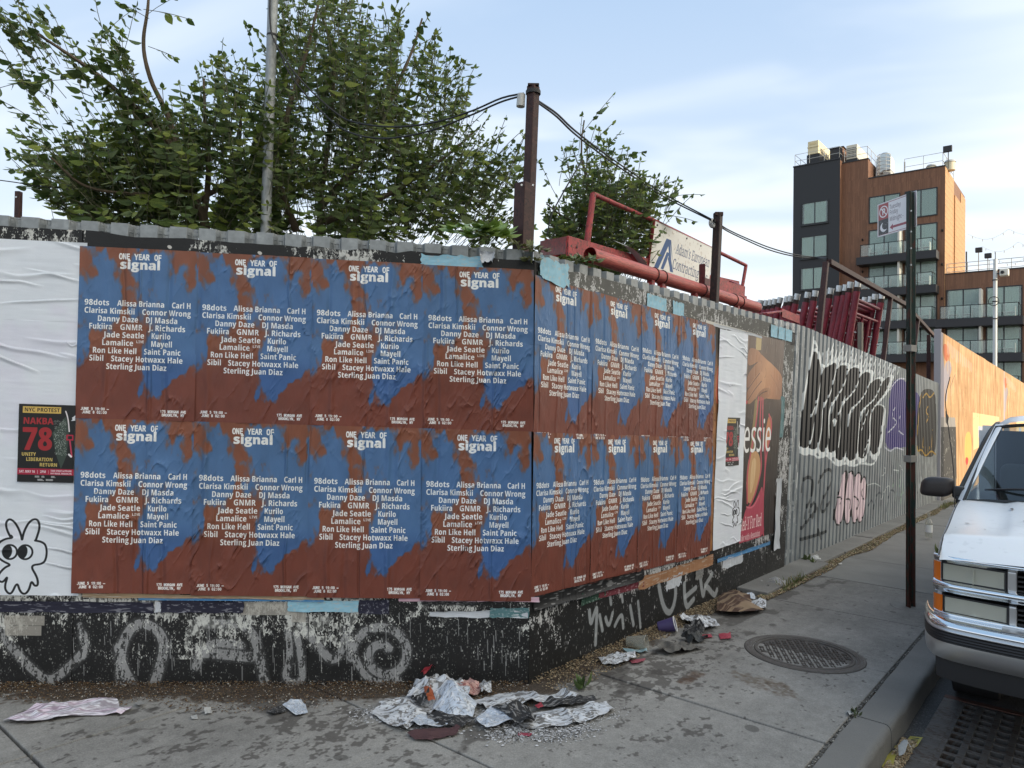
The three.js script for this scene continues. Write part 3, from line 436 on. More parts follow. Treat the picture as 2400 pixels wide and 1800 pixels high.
// ------------------------------------------------------------------ ground, road, pavement, kerb
const concreteFar = canvasTex(1024, 1024, (c, w, h) => paint(c, w, h, tileable(w, h, (x, y) => { const n = fbm(x / 120, y / 120, 4, 3), g = 16 * (h2(x, y, 6) - 0.5), v = 100 + 34 * n + g; return [v, v * 0.99, v * 0.965]; })), { repeat: [0.4, 0.4] });
const NA0 = -4.2, NA1 = 4.4, NB0 = -3.3, NB1 = 1.7;
const concreteNear = canvasTex(2048, 1190, (ctx, w, h) => {
  const U = (a) => (a - NA0) / (NA1 - NA0) * w, W = (b) => (NB1 - b) / (NB1 - NB0) * h, pxm = w / (NA1 - NA0), at = (x, y) => { const p = onG(x, y); return [U(p[0]), W(p[1])]; };
  paint(ctx, w, h, (x, y) => {
    const a = NA0 + x / pxm, b = NB1 - y / pxm, n = fbm(x / 110, y / 80, 5, 3), f = fbm(x / 9, y / 9, 2, 8), g = 26 * (h2(x, y, 6) - 0.5), sw = fbm(x / 300, y / 14, 2, 12);
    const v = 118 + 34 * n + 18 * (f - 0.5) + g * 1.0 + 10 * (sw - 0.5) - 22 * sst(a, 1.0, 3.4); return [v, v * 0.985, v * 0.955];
  });
  // wet splashes and grease: soft-edged dark spots, thickest near the foot of the wall
  const r = rng(5), spot = (x, y, s, al, col = '42,38,35') => { ctx.fillStyle = `rgba(${col},${al})`; ctx.beginPath(); ctx.ellipse(x, y, s, s * (0.4 + 0.5 * r()), r() * 3, 0, 7); ctx.fill(); };
  const around = (px, py, sp, n, big, al) => { const c = at(px, py); for (let i = 0; i < n; i++) { const q = r() * 6.28, d = sp * pxm * Math.pow(r(), 0.7); spot(c[0] + Math.cos(q) * d * 1.5, c[1] + Math.sin(q) * d, (0.5 + big * Math.pow(r(), 4)) * pxm / 100, al * (0.4 + 0.6 * r())); } };
  around(1640, 1500, 0.4, 50, 1.4, 0.4); around(1400, 1700, 0.6, 40, 1.2, 0.35); around(1900, 1560, 0.6, 50, 1.0, 0.35); around(1800, 1400, 0.8, 60, 1.0, 0.35); around(500, 1750, 0.6, 50, 1.6, 0.4);
  layer(ctx, w, h, (x, y) => { const a = NA0 + x / pxm, b = NB1 - y / pxm, near = Math.max(1 - Math.abs(b - 0.25) / 0.55 * (a > 0 ? 1 : 3), 0.9 - Math.hypot(a + 1.15, b + 0.75) / 0.75, 0.8 - Math.hypot(a + 1.7, b + 1.0) / 0.6); const k = sst(fbm(x / 40, y / 26, 5, 44) + 0.35 * near, 0.78, 0.9); return k > 0.02 ? [52, 48, 45, 0.5 * k] : null; });
  const G = [[550, 1720, 0.4, 0.45], [330, 1730, 0.35, 0.2], [720, 1700, 0.3, 0.55], [880, 1715, 0.35, 0.7], [1490, 1590, 0.32, 1.1], [1570, 1555, 0.32, 1], [1390, 1600, 0.3, 0.9], [1650, 1500, 0.35, 0.8], [1640, 1715, 0.16, 0.9], [1460, 1720, 0.25, 0.45], [1900, 1560, 0.4, 0.3], [300, 1650, 0.4, 0.5]].map(([x, y, s, k]) => [...onG(x, y), s, k]);
  layer(ctx, w, h, (x, y) => {
    const a = NA0 + x / pxm, b = NB1 - y / pxm; let d = 0; for (const g of G) { const q = ((a - g[0]) ** 2 + (b - g[1]) ** 2) / (g[2] * g[2]); if (q < 5) d += g[3] * Math.exp(-q); }
    const k = sst(0.62 * fbm(x / 15, y / 10, 4, 144) + 0.38 * fbm(x / 5, y / 4, 2, 148) + 0.20 * Math.min(d, 1.2), 0.69, 0.75);
    const out = a * (LLZ * DX - LLX * DZ) + b * (LLZ * DZ + LLX * DX), soil = sst(0.30 * fbm(x / 60, y / 40, 4, 170) + 0.2 * fbm(x / 6, y / 6, 2, 171) + 0.55 - (a < 0.05 ? Math.max(out, 0) * 1.6 : Math.max(b, 0) * 2.2), 0.42, 0.56);
    if (soil > 0.03) { const g = h2(x, y, 9) ** 2; return [38 + 60 * g, 31 + 50 * g, 25 + 40 * g, 0.88 * soil]; }
    return k > 0.02 ? [56, 52, 49, 0.55 * k] : null; });
  { const c = at(1790, 1590); for (let i = 0; i < 520; i++) { const q = -0.5 + 2.0 * r(), d = pxm * 0.34 * Math.pow(r(), 0.6); spot(c[0] - Math.cos(q) * d * 0.6 + 10 * (r() - 0.5), c[1] + Math.sin(q) * d * 0.9 - 30, 1 + 4 * r(), 0.14, '74,56,42'); } }
  { const c = at(1620, 1590); for (let i = 0; i < 160; i++) spot(c[0] + 60 * (r() - 0.5), c[1] + 16 * (r() - 0.5), 1 + 5 * r(), 0.14, '70,54,40'); }
  { const c = at(2220, 1580); for (let i = 0; i < 3; i++) spot(c[0], c[1], 3, 0.2); }
  for (let i = 0; i < 900; i++) { ctx.fillStyle = `rgba(205,200,190,${0.15 + 0.4 * r()})`; const s = 1 + 1.6 * r(); ctx.fillRect(r() * w, r() * h, s, s); }
  for (let i = 0; i < 26; i++) { const x = r() * w, y = r() * h; spot(x, y, 5 + 5 * r(), 0.45, '50,47,45'); }     // flattened gum
});
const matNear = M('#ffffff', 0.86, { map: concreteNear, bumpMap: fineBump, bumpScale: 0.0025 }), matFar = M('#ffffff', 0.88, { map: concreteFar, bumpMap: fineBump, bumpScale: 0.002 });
const asphaltTex = canvasTex(1024, 1024, (c, w, h) => paint(c, w, h, tileable(w, h, (x, y) => { const s = vn(x / 3.2, y / 3.2, 2), g = h2(x, y, 5), n = fbm(x / 90, y / 90, 3, 7), v = 58 + 22 * n + 46 * sst(s, 0.62, 0.9) + 16 * (g - 0.5); return [v, v, v * 1.01]; })), { repeat: [0.8, 0.8] });
const asphalt = M('#ffffff', 0.92, { map: asphaltTex, bumpMap: fineBump, bumpScale: 0.006 });
const dirtTex = canvasTex(512, 512, (c, w, h) => paint(c, w, h, tileable(w, h, (x, y) => { const n = fbm(x / 30, y / 30, 4, 9), g = h2(x, y, 2); return [70 + 40 * n + 20 * g, 62 + 34 * n + 18 * g, 50 + 26 * n + 14 * g]; })), { repeat: [1, 1] });
const dirt = M('#ffffff', 0.95, { map: dirtTex });
// bends a geometry given as (a, y, b) into the street; with off the origin is taken away
function intoStreet(g, off) { const p = g.attributes.position; for (let i = 0; i < p.count; i++) { const v = AB(p.getX(i), p.getZ(i), p.getY(i)); if (off) v.sub(off); p.setXYZ(i, v.x, v.y, v.z); } g.computeVertexNormals(); return g; }
{
  const gsz = 900, g = sheet(90, 90, (u, v) => { const x = (u - 0.5) * 2 * gsz, z = (v - 0.5) * 2 * gsz; return V(x, -0.75 - GRADE * clamp(aOf(x, -z), -60, 95), z); }, (u, v) => [u * 2 * gsz, v * 2 * gsz]); g.index.array.reverse(); g.computeVertexNormals();
  const o = mesh('ground', g, dirt); struct(o);
  const ls = new THREE.Shape(), lq = (x, o) => { const X = C0[0] + LLX * x + LLZ * o, Z = C0[1] + LLZ * x - LLX * o; return [aOf(X, Z), bOf(X, Z)]; };
  ls.moveTo(0.05, -0.06); ls.lineTo(66, -0.06); ls.lineTo(66, -60); ls.lineTo(0, -60); ls.lineTo(...lq(-45, -0.06)); ls.lineTo(...lq(-0.05, -0.06)); ls.closePath();
  const lg = new THREE.ExtrudeGeometry(ls, { depth: 0.7, bevelEnabled: false }); { const p = lg.attributes.position; for (let i = 0; i < p.count; i++) p.setXYZ(i, p.getX(i), 0.02 - p.getZ(i), p.getY(i)); }
  struct(mesh('lot_ground', metreUV(intoStreet(lg)), dirt));
  const rd = thing('road'); struct(rd); const R = [], q = (a0, a1, b0, b1) => R.push(bx(a0, a1, -0.7, -0.13, b0, b1));
  q(-60, 0.56, 1.66, 13.5); q(1.94, 66, 1.66, 13.5); q(0.56, 1.94, 1.66, 1.74); q(0.56, 1.94, 2.62, 13.5); mesh('asphalt', R.map((x) => intoStreet(x)), asphalt, rd);
  struct(mesh('far_pavement', intoStreet(bx(-60, 66, -0.7, 0.0, 13.5, 16.6)), matFar));
  // pavement slabs
  const pv = thing('pavement'); struct(pv); const r = rng(3);
  mesh('bedding', intoStreet(bx(-9, 36, -0.3, -0.03, -9, 1.475)), dirt, pv);
  const rowsB = [-6.33, -5.27, -4.21, -3.15, -2.09, -1.03, 0.03, 1.475];
  for (let i = -7; i < 26; i++) for (let j = 0; j < rowsB.length - 1; j++) {
    const a0 = -0.84 + 1.26 * i, a1 = a0 + 1.26, b0 = rowsB[j], b1 = rowsB[j + 1], ca = (a0 + a1) / 2, cb = (b0 + b1) / 2;
    if (cb < -0.2) { const p = AB(ca, cb), x = (p.x - C0[0]) * LLX + (-p.z - C0[1]) * LLZ, out = (p.x - C0[0]) * LLZ - (-p.z - C0[1]) * LLX; if (out < -0.75 || x > 0.6) continue; }
    const near = a1 <= NA1 + 0.3 && a0 > NA0 - 0.3, up = 0.004 * r(), gap = 0.0038 + 0.003 * r(), lo = j === 6 ? -0.06 : b0 + gap;
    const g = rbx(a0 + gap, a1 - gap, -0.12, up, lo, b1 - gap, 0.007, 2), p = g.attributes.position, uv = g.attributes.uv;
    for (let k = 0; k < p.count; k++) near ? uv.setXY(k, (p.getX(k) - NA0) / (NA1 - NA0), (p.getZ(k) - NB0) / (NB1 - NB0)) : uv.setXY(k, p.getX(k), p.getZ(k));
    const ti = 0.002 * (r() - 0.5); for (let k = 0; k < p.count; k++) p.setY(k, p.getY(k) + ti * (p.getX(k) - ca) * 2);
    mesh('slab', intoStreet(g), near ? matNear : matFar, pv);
  }
  // kerb stones with a worn round arris
  const kb = thing('kerb'); struct(kb); const cuts = [-9, -6.9, -4.8, -2.65, -0.82, 0.86, 2.9, 5.0, 7.1, 9.2, 11.3, 13.4, 15.5, 17.6, 20, 23, 26, 30, 36];
  for (let k = 0; k < cuts.length - 1; k++) {
    const sh = new THREE.Shape(); sh.moveTo(1.49, -0.5); sh.lineTo(1.49, -0.004); sh.quadraticCurveTo(1.49, 0.002, 1.496, 0.002); sh.lineTo(1.628, 0.0); sh.quadraticCurveTo(1.657, -0.002, 1.66, -0.032); sh.lineTo(1.672, -0.5); sh.closePath();
    const L = cuts[k + 1] - cuts[k] - 0.012, g = new THREE.ExtrudeGeometry(sh, { depth: L, bevelEnabled: false, steps: 40, curveSegments: 6 }), p = g.attributes.position;
    for (let i = 0; i < p.count; i++) { const b = p.getX(i), y = p.getY(i), a = cuts[k] + 0.006 + p.getZ(i); p.setXYZ(i, a, y, b + 0.016 * (fbm(a * 5, y * 12, 4, 4) - 0.5)); }
    metreUV(intoStreet(g)); const uv = g.attributes.uv; mesh('kerb_stone', g, matFar, kb);
  }
  // footing strip along the street fence
  const ft = thing('footing_strip'); struct(ft); const fc = [2.95, 4.75, 5.6, 6.9, 7.05, 8.9, 10.4, 13.0];
  for (let k = 0; k < fc.length - 1; k++) mesh('footing_slab', intoStreet(rbx(fc[k] + 0.008, fc[k + 1] - 0.008, -0.1, 0.03 + 0.012 * r(), -0.1, 0.235 - 0.02 * r() + (k === 0 ? 0.05 : 0), 0.008)), matFar, ft);
}

// ------------------------------------------------------------------ fences
const galvTex = canvasTex(512, 512, (c, w, h) => paint(c, w, h, tileable(w, h, (x, y) => { const n = fbm(x / 22, y / 22, 3, 4), m = fbm(x / 70, y / 120, 3, 8), v = 128 + 40 * n + 40 * (m - 0.5); return [v * 0.97, v, v * 1.01]; })), { repeat: [2, 2] });
const galv = M('#ffffff', 0.5, { map: galvTex, metalness: 0.35, bumpMap: fineBump, bumpScale: 0.0006 });
const LWALL = { P: (x, y, o = 0) => LW(x, y, o) }, RWALL = { P: RW };
function bend(g, wall, origin, flip) { const p = g.attributes.position; for (let i = 0; i < p.count; i++) { const v = wall.P(p.getX(i), p.getY(i), p.getZ(i)).sub(origin); p.setXYZ(i, v.x, v.y, v.z); } g.computeVertexNormals(); return g; }
const topR = (s) => s < 4.5 ? 2.435 + 0.015 * s : 2.50 - 0.0185 * (s - 4.5), topL = (x) => 2.435 - 0.014 * x;
// trapezoid steel deck from x0 to x1; uv from uvf(x, y), uv1 for the embossing
function deck(wall, x0, x1, top, origin, uvf, P = 0.1524) {
  const prof = [[0, 0], [0.58, 0], [0.68, -0.04], [0.90, -0.04], [1, 0]], xs = [];
  for (let k = Math.floor(x0 / P + 1e-6); k * P < x1 - 1e-6; k++) for (const [t, o] of prof.slice(0, 4)) { const x = (k + t) * P; if (x >= x0 - 1e-6 && x < x1) xs.push([x, o]); } xs.push([x1, 0]);
  const pos = [], uv = [], uv1 = [], idx = [], rows = 8;
  for (let i = 0; i < xs.length - 1; i++) {
    const base = pos.length / 3;
    for (let j = 0; j <= rows; j++) for (const e of [0, 1]) {
      const [x, o] = xs[i + e], y = -0.1 + (top(x) + 0.1) * j / rows, v = wall.P(x, y, o).sub(origin); pos.push(v.x, v.y, v.z); uv.push(...uvf(x, y));
      const web = xs[i][1] !== xs[i + 1][1], u = web && xs[i + 1][1] < xs[i][1] ? (e ? 0.95 : 0.63) : web ? (e ? 0.3 : 0.1) : xs[i][1] < -0.01 ? (e ? 0.95 : 0.65) : 0.1 + 0.4 * e; uv1.push(u, y / 0.045);
    }
    for (let j = 0; j < rows; j++) { const a = base + 2 * j; idx.push(a, a + 1, a + 3, a, a + 3, a + 2); }
  }
  const g = new THREE.BufferGeometry(); g.setAttribute('position', new THREE.Float32BufferAttribute(pos, 3)); g.setAttribute('uv', new THREE.Float32BufferAttribute(uv, 2)); g.setAttribute('uv1', new THREE.Float32BufferAttribute(uv1, 2)); g.setIndex(idx); g.computeVertexNormals(); return g;
}
embossBump.wrapS = embossBump.wrapT = THREE.RepeatWrapping; foldBump.wrapS = foldBump.wrapT = rippleBump.wrapS = rippleBump.wrapT = THREE.RepeatWrapping;
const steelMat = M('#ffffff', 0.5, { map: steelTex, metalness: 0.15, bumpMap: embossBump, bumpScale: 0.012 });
const galvDeck = M('#ffffff', 0.5, { map: galvTex, metalness: 0.35, bumpMap: embossBump, bumpScale: 0.012 });
{
  const P = 0.1524;
  const fl = thing('steel_fence', 'ribbed galvanised steel fence whose bare top shows above the black boards on the left', 'fence', LW(-1.8, 0, 0));
  for (let k = -8; k < 0; k++) mesh('steel_sheet', deck(LWALL, k * 6 * P, (k + 1) * 6 * P - 0.002, topL, fl.position, (x, y) => [x, y]), galvDeck, fl);
  const fr = thing('steel_fence', 'grey ribbed steel fence with graffiti running along the pavement to the orange hoarding', 'fence', AB(6.5, 0));
  const uvS = (x, y) => [(x - GS0) / (GS1 - GS0), y / 2.6];
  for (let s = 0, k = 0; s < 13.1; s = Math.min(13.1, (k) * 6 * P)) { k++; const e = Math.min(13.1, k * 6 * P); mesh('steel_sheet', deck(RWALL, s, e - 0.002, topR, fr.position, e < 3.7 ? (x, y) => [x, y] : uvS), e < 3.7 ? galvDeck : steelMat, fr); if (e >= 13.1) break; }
}
const hoardL = M('#ffffff', 0.62, { map: hoardTexL, bumpMap: fineBump, bumpScale: 0.0015 }), hoardR = M('#ffffff', 0.62, { map: hoardTexR, bumpMap: fineBump, bumpScale: 0.0015 });
function board(wall, x0, x1, y0, topf, out, origin, uvf, jig) {
  const g = new THREE.BoxGeometry(x1 - x0, 1, 0.012, 14, 12, 1), p = g.attributes.position, uv = g.attributes.uv;
  for (let i = 0; i < p.count; i++) { const x = p.getX(i) + (x0 + x1) / 2, t = p.getY(i) + 0.5, y = mix(y0, topf(x) + jig * (vn(x * 26, 5) - 0.5), t); p.setXYZ(i, x, y, out - 0.006 + p.getZ(i) + 0.004 * (fbm(x * 2, y * 3, 2, 7) - 0.5)); uv.setXY(i, ...uvf(x, y)); }
  return bend(g, wall, origin);
}
{
  const a = thing('black_hoarding', 'black painted boards with white scrapes and grey spray letters behind the left-hand posters', 'hoarding', LW(-1.8, 0, 0.01));
  const cutL = [-6.0, -4.8, -3.6, -2.42, -1.20, 0.009];
  for (let k = 0; k < cutL.length - 1; k++) mesh('board', board(LWALL, cutL[k], cutL[k + 1] - 0.004, -0.06, (x) => topL(x) - 0.066 + 0.008 * vn(x * 3, 2), 0.014, a.position, (x, y) => [(x - HLX0) / -HLX0, y / HLH], 0.022), hoardL, a);
  const b = thing('painted_hoarding', 'boards painted grey above and black below round the corner behind the right-hand posters', 'hoarding', AB(2.1, 0.01));
  const cutR = [-0.005, 1.22, 2.44, 3.66, 4.18];
  for (let k = 0; k < cutR.length - 1; k++) mesh('board', board(RWALL, cutR[k], cutR[k + 1] - 0.004, -0.06, (s) => topR(s) - (s > 3.66 ? 0.10 : 0.066) + 0.008 * vn(s * 3, 7), 0.014, b.position, (x, y) => [x / HRS, y / HLH], 0.02), hoardR, b);
}

// ------------------------------------------------------------------ paper on the walls
// a pasted sheet; relief is real depth in metres, uv1 is the wall in metres
function pasted(name, wall, [x0, x1], [y0, y1], out, material, { nx = 16, ny = 24, relief = 0.004, seed = 1, ragged = 0, skew = 0, lift = 0, uv = null, folds = [], tilt = 0 } = {}) {
  const o = wall.P((x0 + x1) / 2, (y0 + y1) / 2, out), uv1 = [];
  const g = sheet(nx, ny, (u, v) => {
    let x = mix(x0, x1, u) + skew * (v - 0.5), y = mix(y0, y1, v) + tilt * (u - 0.5); const e = Math.min(u, 1 - u, v, 1 - v);
    if (ragged) { x += ragged * (fbm(u * 5 + seed, v * 9, 3, seed) - 0.5) * 2 * (e < 0.01 ? 1 : 0.4); y += ragged * (fbm(u * 11, v * 4 + seed, 3, seed + 5) - 0.5) * 2 * (e < 0.01 ? 1 : 0.4); }
    let z = out + relief * (fbm(x * 7 + seed, y * 3.2, 3, seed) * 1.1 + 0.9 * Math.pow(ridge(x * 6.5 + seed, y * 0.9, 2, seed + 3), 6));
    for (const f of folds) { const q = (x - f - 0.01 * Math.sin(y * 7)) / 0.011; z += 0.008 * Math.exp(-q * q) * sst(y, y0, y1 * 0.6 + 0.3); }
    if (e < 0.03) z += lift * (1 - e / 0.03) * vn(u * 7, v * 7, seed);
    uv1.push(x, y); return wall.P(x, y, z).sub(o);
  }, uv ? (u, v) => [mix(uv[0], uv[2], u), mix(uv[1], uv[3], v)] : null);
  g.setAttribute('uv1', new THREE.Float32BufferAttribute(uv1, 2));
  const m = mesh(name, g, material); m.position.copy(o); return m;
}
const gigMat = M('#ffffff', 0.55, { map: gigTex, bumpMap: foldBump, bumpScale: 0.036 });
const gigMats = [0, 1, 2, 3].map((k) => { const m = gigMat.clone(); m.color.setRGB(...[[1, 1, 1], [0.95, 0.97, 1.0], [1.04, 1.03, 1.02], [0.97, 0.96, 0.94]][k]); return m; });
const nth = ['first', 'second', 'third', 'fourth'];
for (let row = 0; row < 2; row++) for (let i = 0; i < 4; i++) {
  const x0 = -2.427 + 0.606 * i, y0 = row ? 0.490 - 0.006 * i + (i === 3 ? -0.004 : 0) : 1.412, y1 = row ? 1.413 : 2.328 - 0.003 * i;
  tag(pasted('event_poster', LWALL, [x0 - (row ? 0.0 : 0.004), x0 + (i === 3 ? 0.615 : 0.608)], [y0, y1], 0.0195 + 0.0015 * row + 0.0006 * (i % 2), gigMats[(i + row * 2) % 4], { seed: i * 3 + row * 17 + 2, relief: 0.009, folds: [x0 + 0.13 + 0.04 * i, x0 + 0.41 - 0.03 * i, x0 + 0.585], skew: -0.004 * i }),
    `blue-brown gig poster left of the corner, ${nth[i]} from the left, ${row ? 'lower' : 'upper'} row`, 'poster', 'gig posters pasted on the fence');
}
for (let row = 0; row < 2; row++) for (let i = 0; i < 4; i++) {
  const s0 = -0.008 + 0.586 * i, y0 = row ? 0.478 - 0.018 * i : 1.37 - 0.012 * i, y1 = row ? 1.402 - 0.014 * i : 2.287 - 0.004 * i;
  tag(pasted('event_poster', RWALL, [s0, s0 + 0.588], [y0, y1], 0.0195 + 0.0015 * row + 0.0006 * (i % 2), gigMats[(i * 3 + row) % 4], { seed: i * 5 + row * 13 + 31, relief: 0.008, folds: [s0 + 0.09, s0 + 0.24, s0 + 0.39, s0 + 0.575], tilt: -0.012, uv: row ? null : [0, 0.03, 1, 1] }),
    `blue-brown gig poster on the street side, ${nth[i]} from the corner, ${row ? 'lower' : 'upper'} row`, 'poster', 'gig posters pasted on the fence');
}
const whiteL = M('#ffffff', 0.6, { map: whiteTexL, bumpMap: rippleBump, bumpScale: 0.022 }), whiteR = M('#ffffff', 0.6, { map: whiteTexR, bumpMap: rippleBump, bumpScale: 0.022 });
tag(pasted('blank_poster', LWALL, [-3.6, -2.395], [0.475, 2.345], 0.0165, whiteL, { nx: 30, ny: 44, relief: 0.007, seed: 4, ragged: 0.002 }), 'big wrinkled white paper with a marker rabbit, at the left edge beside the gig posters', 'poster');
{ const a = onL(42 * K, 872 * K, 0.026), b = onL(160 * K, 1043 * K, 0.026), fm = M('#ffffff', 0.5, { map: flyerTex });
  tag(pasted('protest_flyer', LWALL, [a[0], b[0]], [b[1], a[1]], 0.028, fm, { nx: 8, ny: 10, relief: 0.003, seed: 6 }), 'black protest flyer with red and yellow letters on the big white paper at the left', 'flyer', 'protest flyers');
  const c = onW(1694, 978, 0.026), d = onW(1730, 1090, 0.026);
  tag(pasted('protest_flyer', RWALL, [c[0], d[0]], [d[1], c[1]], 0.030, fm, { nx: 8, ny: 10, relief: 0.003, seed: 8 }), 'black protest flyer on the narrow white paper right of the gig posters', 'flyer', 'protest flyers');
}
{ const s = (x, y) => onW(1640 + x / 2.765, 750 + y / 2.765, 0.02);
  const a = s(130, 58), b = s(75, 1495), c = s(300, 92), d = s(266, 1430), e = s(552, 140), f = s(480, 1365);
  tag(pasted('torn_poster', RWALL, [2.30, a[0] + 0.06], [b[1] + 0.0, 2.262], 0.0170, M('#ffffff', 0.6, { map: rockTex, bumpMap: foldBump, bumpScale: 0.01 }), { nx: 6, ny: 24, relief: 0.006, seed: 12, ragged: 0.006 }), 'strip of an old poster with tan rocks left of the narrow white paper', 'poster');
  const pol = M('#ffffff', 0.42, { map: polishTex, bumpMap: foldBump, bumpScale: 0.006 });
  tag(pasted('polish_poster', RWALL, [c[0] - 0.05, (e[0] + f[0]) / 2], [f[1] - 0.02, e[1]], 0.0180, pol, { nx: 14, ny: 26, relief: 0.006, seed: 15, ragged: 0.003, skew: (e[0] - f[0]) * 0.8 }), 'brown poster of a hand holding red sandals, last poster before the bare steel fence', 'poster');
  tag(pasted('blank_poster', RWALL, [(a[0] + b[0]) / 2, (c[0] + d[0]) / 2], [(b[1] + d[1]) / 2, (a[1] + c[1]) / 2], 0.0225, whiteR, { nx: 14, ny: 40, relief: 0.010, seed: 18, ragged: 0.003, skew: (a[0] - b[0]) * 0.6, tilt: (c[1] - a[1]) }), 'narrow wrinkled white paper with a small marker rabbit, between gig posters and sandal poster', 'poster');
}
// torn strips under and over the posters
{
  const pm = (c, seed, stain = 30) => M('#ffffff', 0.65, { map: canvasTex(256, 128, (x, w, h) => paint(x, w, h, (i, j) => { const n = fbm(i / 26, j / 22, 4, seed), q = sst(fbm(i / 12, j / 16, 3, seed + 4), 0.62, 0.7); return c.map((v) => mix(v + stain * (n - 0.5), 190, 0.55 * q)); })), bumpMap: foldBump, bumpScale: 0.006 });
  const navy = pm([30, 30, 50], 3, 22), beige = pm([150, 128, 100], 5), sky = pm([150, 196, 214], 7), black = pm([22, 22, 24], 9, 16), pinkish = pm([206, 168, 182], 11), white = pm([196, 200, 206], 13), blue = pm([66, 128, 178], 15), green = pm([32, 66, 52], 17), red = pm([104, 36, 48], 19), tan = pm([160, 116, 82], 21), teal = pm([86, 124, 128], 23), grey = pm([120, 120, 118], 25);
  const L = (x0, y0, x1, y1, m, label, o = {}) => { const a = onL(x0 * K, y0 * K, 0.016), b = onL(x1 * K, y1 * K, 0.016); return tag(pasted('paper_strip', LWALL, [a[0], b[0]], [b[1], a[1]], o.out ?? 0.0150, m, { nx: 14, ny: 5, relief: 0.004, ragged: 0.006, seed: o.seed ?? 3, lift: 0.004, ...o }), label, 'paper scrap'); };
  const nv = L(-40, 1297, 333, 1324, navy, 'long dark navy strip of an old poster below the white paper at the left', { seed: 21 });
  L(347, 1297, 527, 1324, navy, 'shorter navy strip of an old poster below the second gig poster', { seed: 23 }); L(180, 1281, 700, 1295, beige, 'thin beige poster edge showing under the left gig posters', { seed: 25, out: 0.0185 }); L(300, 1291, 700, 1299, blue, 'thin blue paper edge under the beige strip', { seed: 26, out: 0.0172, ragged: 0.002 });
  L(335, 1299, 348, 1322, white, 'white paper shred between the two navy strips', { seed: 27 }); L(622, 1296, 775, 1322, sky, 'light blue paper scrap with white border under the third gig poster', { seed: 29 }); L(775, 1296, 840, 1326, navy, 'small dark purple strip right of the light blue scrap', { seed: 30 });
  L(690, 1274, 1138, 1290, black, 'dark poster edge under the third and fourth gig posters', { seed: 31, out: 0.0185 }); L(862, 1287, 1164, 1300, pinkish, 'pale pink paper strip below the fourth gig poster', { seed: 33, out: 0.0175 }); L(910, 1298, 1030, 1307, black, 'black strip hanging below the pink paper strip', { seed: 35, out: 0.0165 }); L(930, 1318, 1140, 1334, white, 'torn white paper band above the black wall foot near the corner', { seed: 37, ragged: 0.012 }); L(1058, 1312, 1142, 1334, teal, 'teal flyer remnant at the wall foot left of the corner', { seed: 39 });
  L(909, 549, 1042, 580, sky, 'light blue torn paper on the black band above the fourth gig poster', { seed: 41, ragged: 0.012 }); L(1038, 542, 1066, 568, white, 'crumpled white paper tuck above the light blue torn paper', { seed: 43, ragged: 0.014, lift: 0.03, relief: 0.02 });
  L(178, 535, 262, 548, white, 'white paper edge sticking out above the first gig poster', { seed: 45, ragged: 0.003 }); L(262, 540, 350, 552, blue, 'blue paper edge sticking out above the first gig poster', { seed: 47, ragged: 0.003, out: 0.0146 }); L(340, 546, 740, 562, white, 'thin white paper edge above the second gig poster', { seed: 48, ragged: 0.003, out: 0.0140 });
  const Rr = (x0, y0, x1, y1, m, label, o = {}) => { const a = onW(x0 * K, y0 * K, 0.016), b = onW(x1 * K, y1 * K, 0.016); return tag(pasted('paper_strip', RWALL, [a[0], b[0]], [Math.min(a[1], b[1]), Math.max(a[1], b[1])], o.out ?? 0.0150, m, { nx: 14, ny: 5, relief: 0.004, ragged: 0.006, seed: o.seed ?? 3, lift: 0.004, ...o }), label, 'paper scrap'); };
  const R2 = (s0, s1, y0, y1, m, label, o = {}) => tag(pasted('paper_strip', RWALL, [s0, s1], [y0, y1], o.out ?? 0.0150, m, { nx: 14, ny: 5, relief: 0.004, ragged: 0.006, seed: o.seed ?? 3, lift: 0.004, ...o }), label, 'paper scrap');
  R2(0.03, 0.30, 2.275, 2.40, sky, 'torn light blue paper at the top of the corner beside the bare steel', { seed: 51, ragged: 0.03, relief: 0.012 }); R2(0.02, 0.24, 2.27, 2.32, green, 'dark green scrap under the torn blue paper at the corner', { seed: 52, out: 0.0145 });
  R2(1.25, 1.53, 2.255, 2.375, sky, 'pale blue leaflet on the grey band, left of a pair', { seed: 53, ragged: 0.006 }); R2(1.63, 1.80, 2.25, 2.375, sky, 'pale blue leaflet on the grey band, right of a pair', { seed: 54, ragged: 0.012 });
  for (const [k, nm] of [[0, 'left'], [1, 'middle'], [2, 'right']]) R2(3.52 + 0.19 * k, 3.69 + 0.19 * k, 2.30, 2.415, sky, `pale blue leaflet above the sandal poster, ${nm} of three`, { seed: 55 + k, ragged: 0.003, out: 0.0195 }); R2(4.08, 4.17, 2.28, 2.40, black, 'black paper scrap at the top end of the painted boards', { seed: 59 });
  R2(2.30, 3.3, 2.262, 2.284, white, 'long white paper edge above the narrow white paper', { seed: 60, ragged: 0.006, out: 0.0235 });
  R2(0.02, 1.25, 0.395, 0.475, black, 'loose black poster edge curling below the street-side gig posters', { seed: 61, out: 0.0185, lift: 0.02, tilt: -0.03 }); R2(0.5, 0.78, 0.345, 0.42, green, 'dark green strip under the loose black poster edge', { seed: 62 }); R2(0.70, 1.28, 0.34, 0.41, red, 'dark red strip under the loose black poster edge', { seed: 63, tilt: -0.02 });
  R2(1.20, 2.42, 0.315, 0.40, tan, 'torn tan strip below the last street-side gig posters', { seed: 64, out: 0.0160, ragged: 0.014 }); R2(1.62, 1.86, 0.25, 0.33, white, 'white torn shred hanging under the tan strip', { seed: 65, ragged: 0.03, ny: 8 }); R2(2.1, 2.24, 0.24, 0.32, grey, 'grey shred hanging under the tan strip', { seed: 66, ragged: 0.02 });
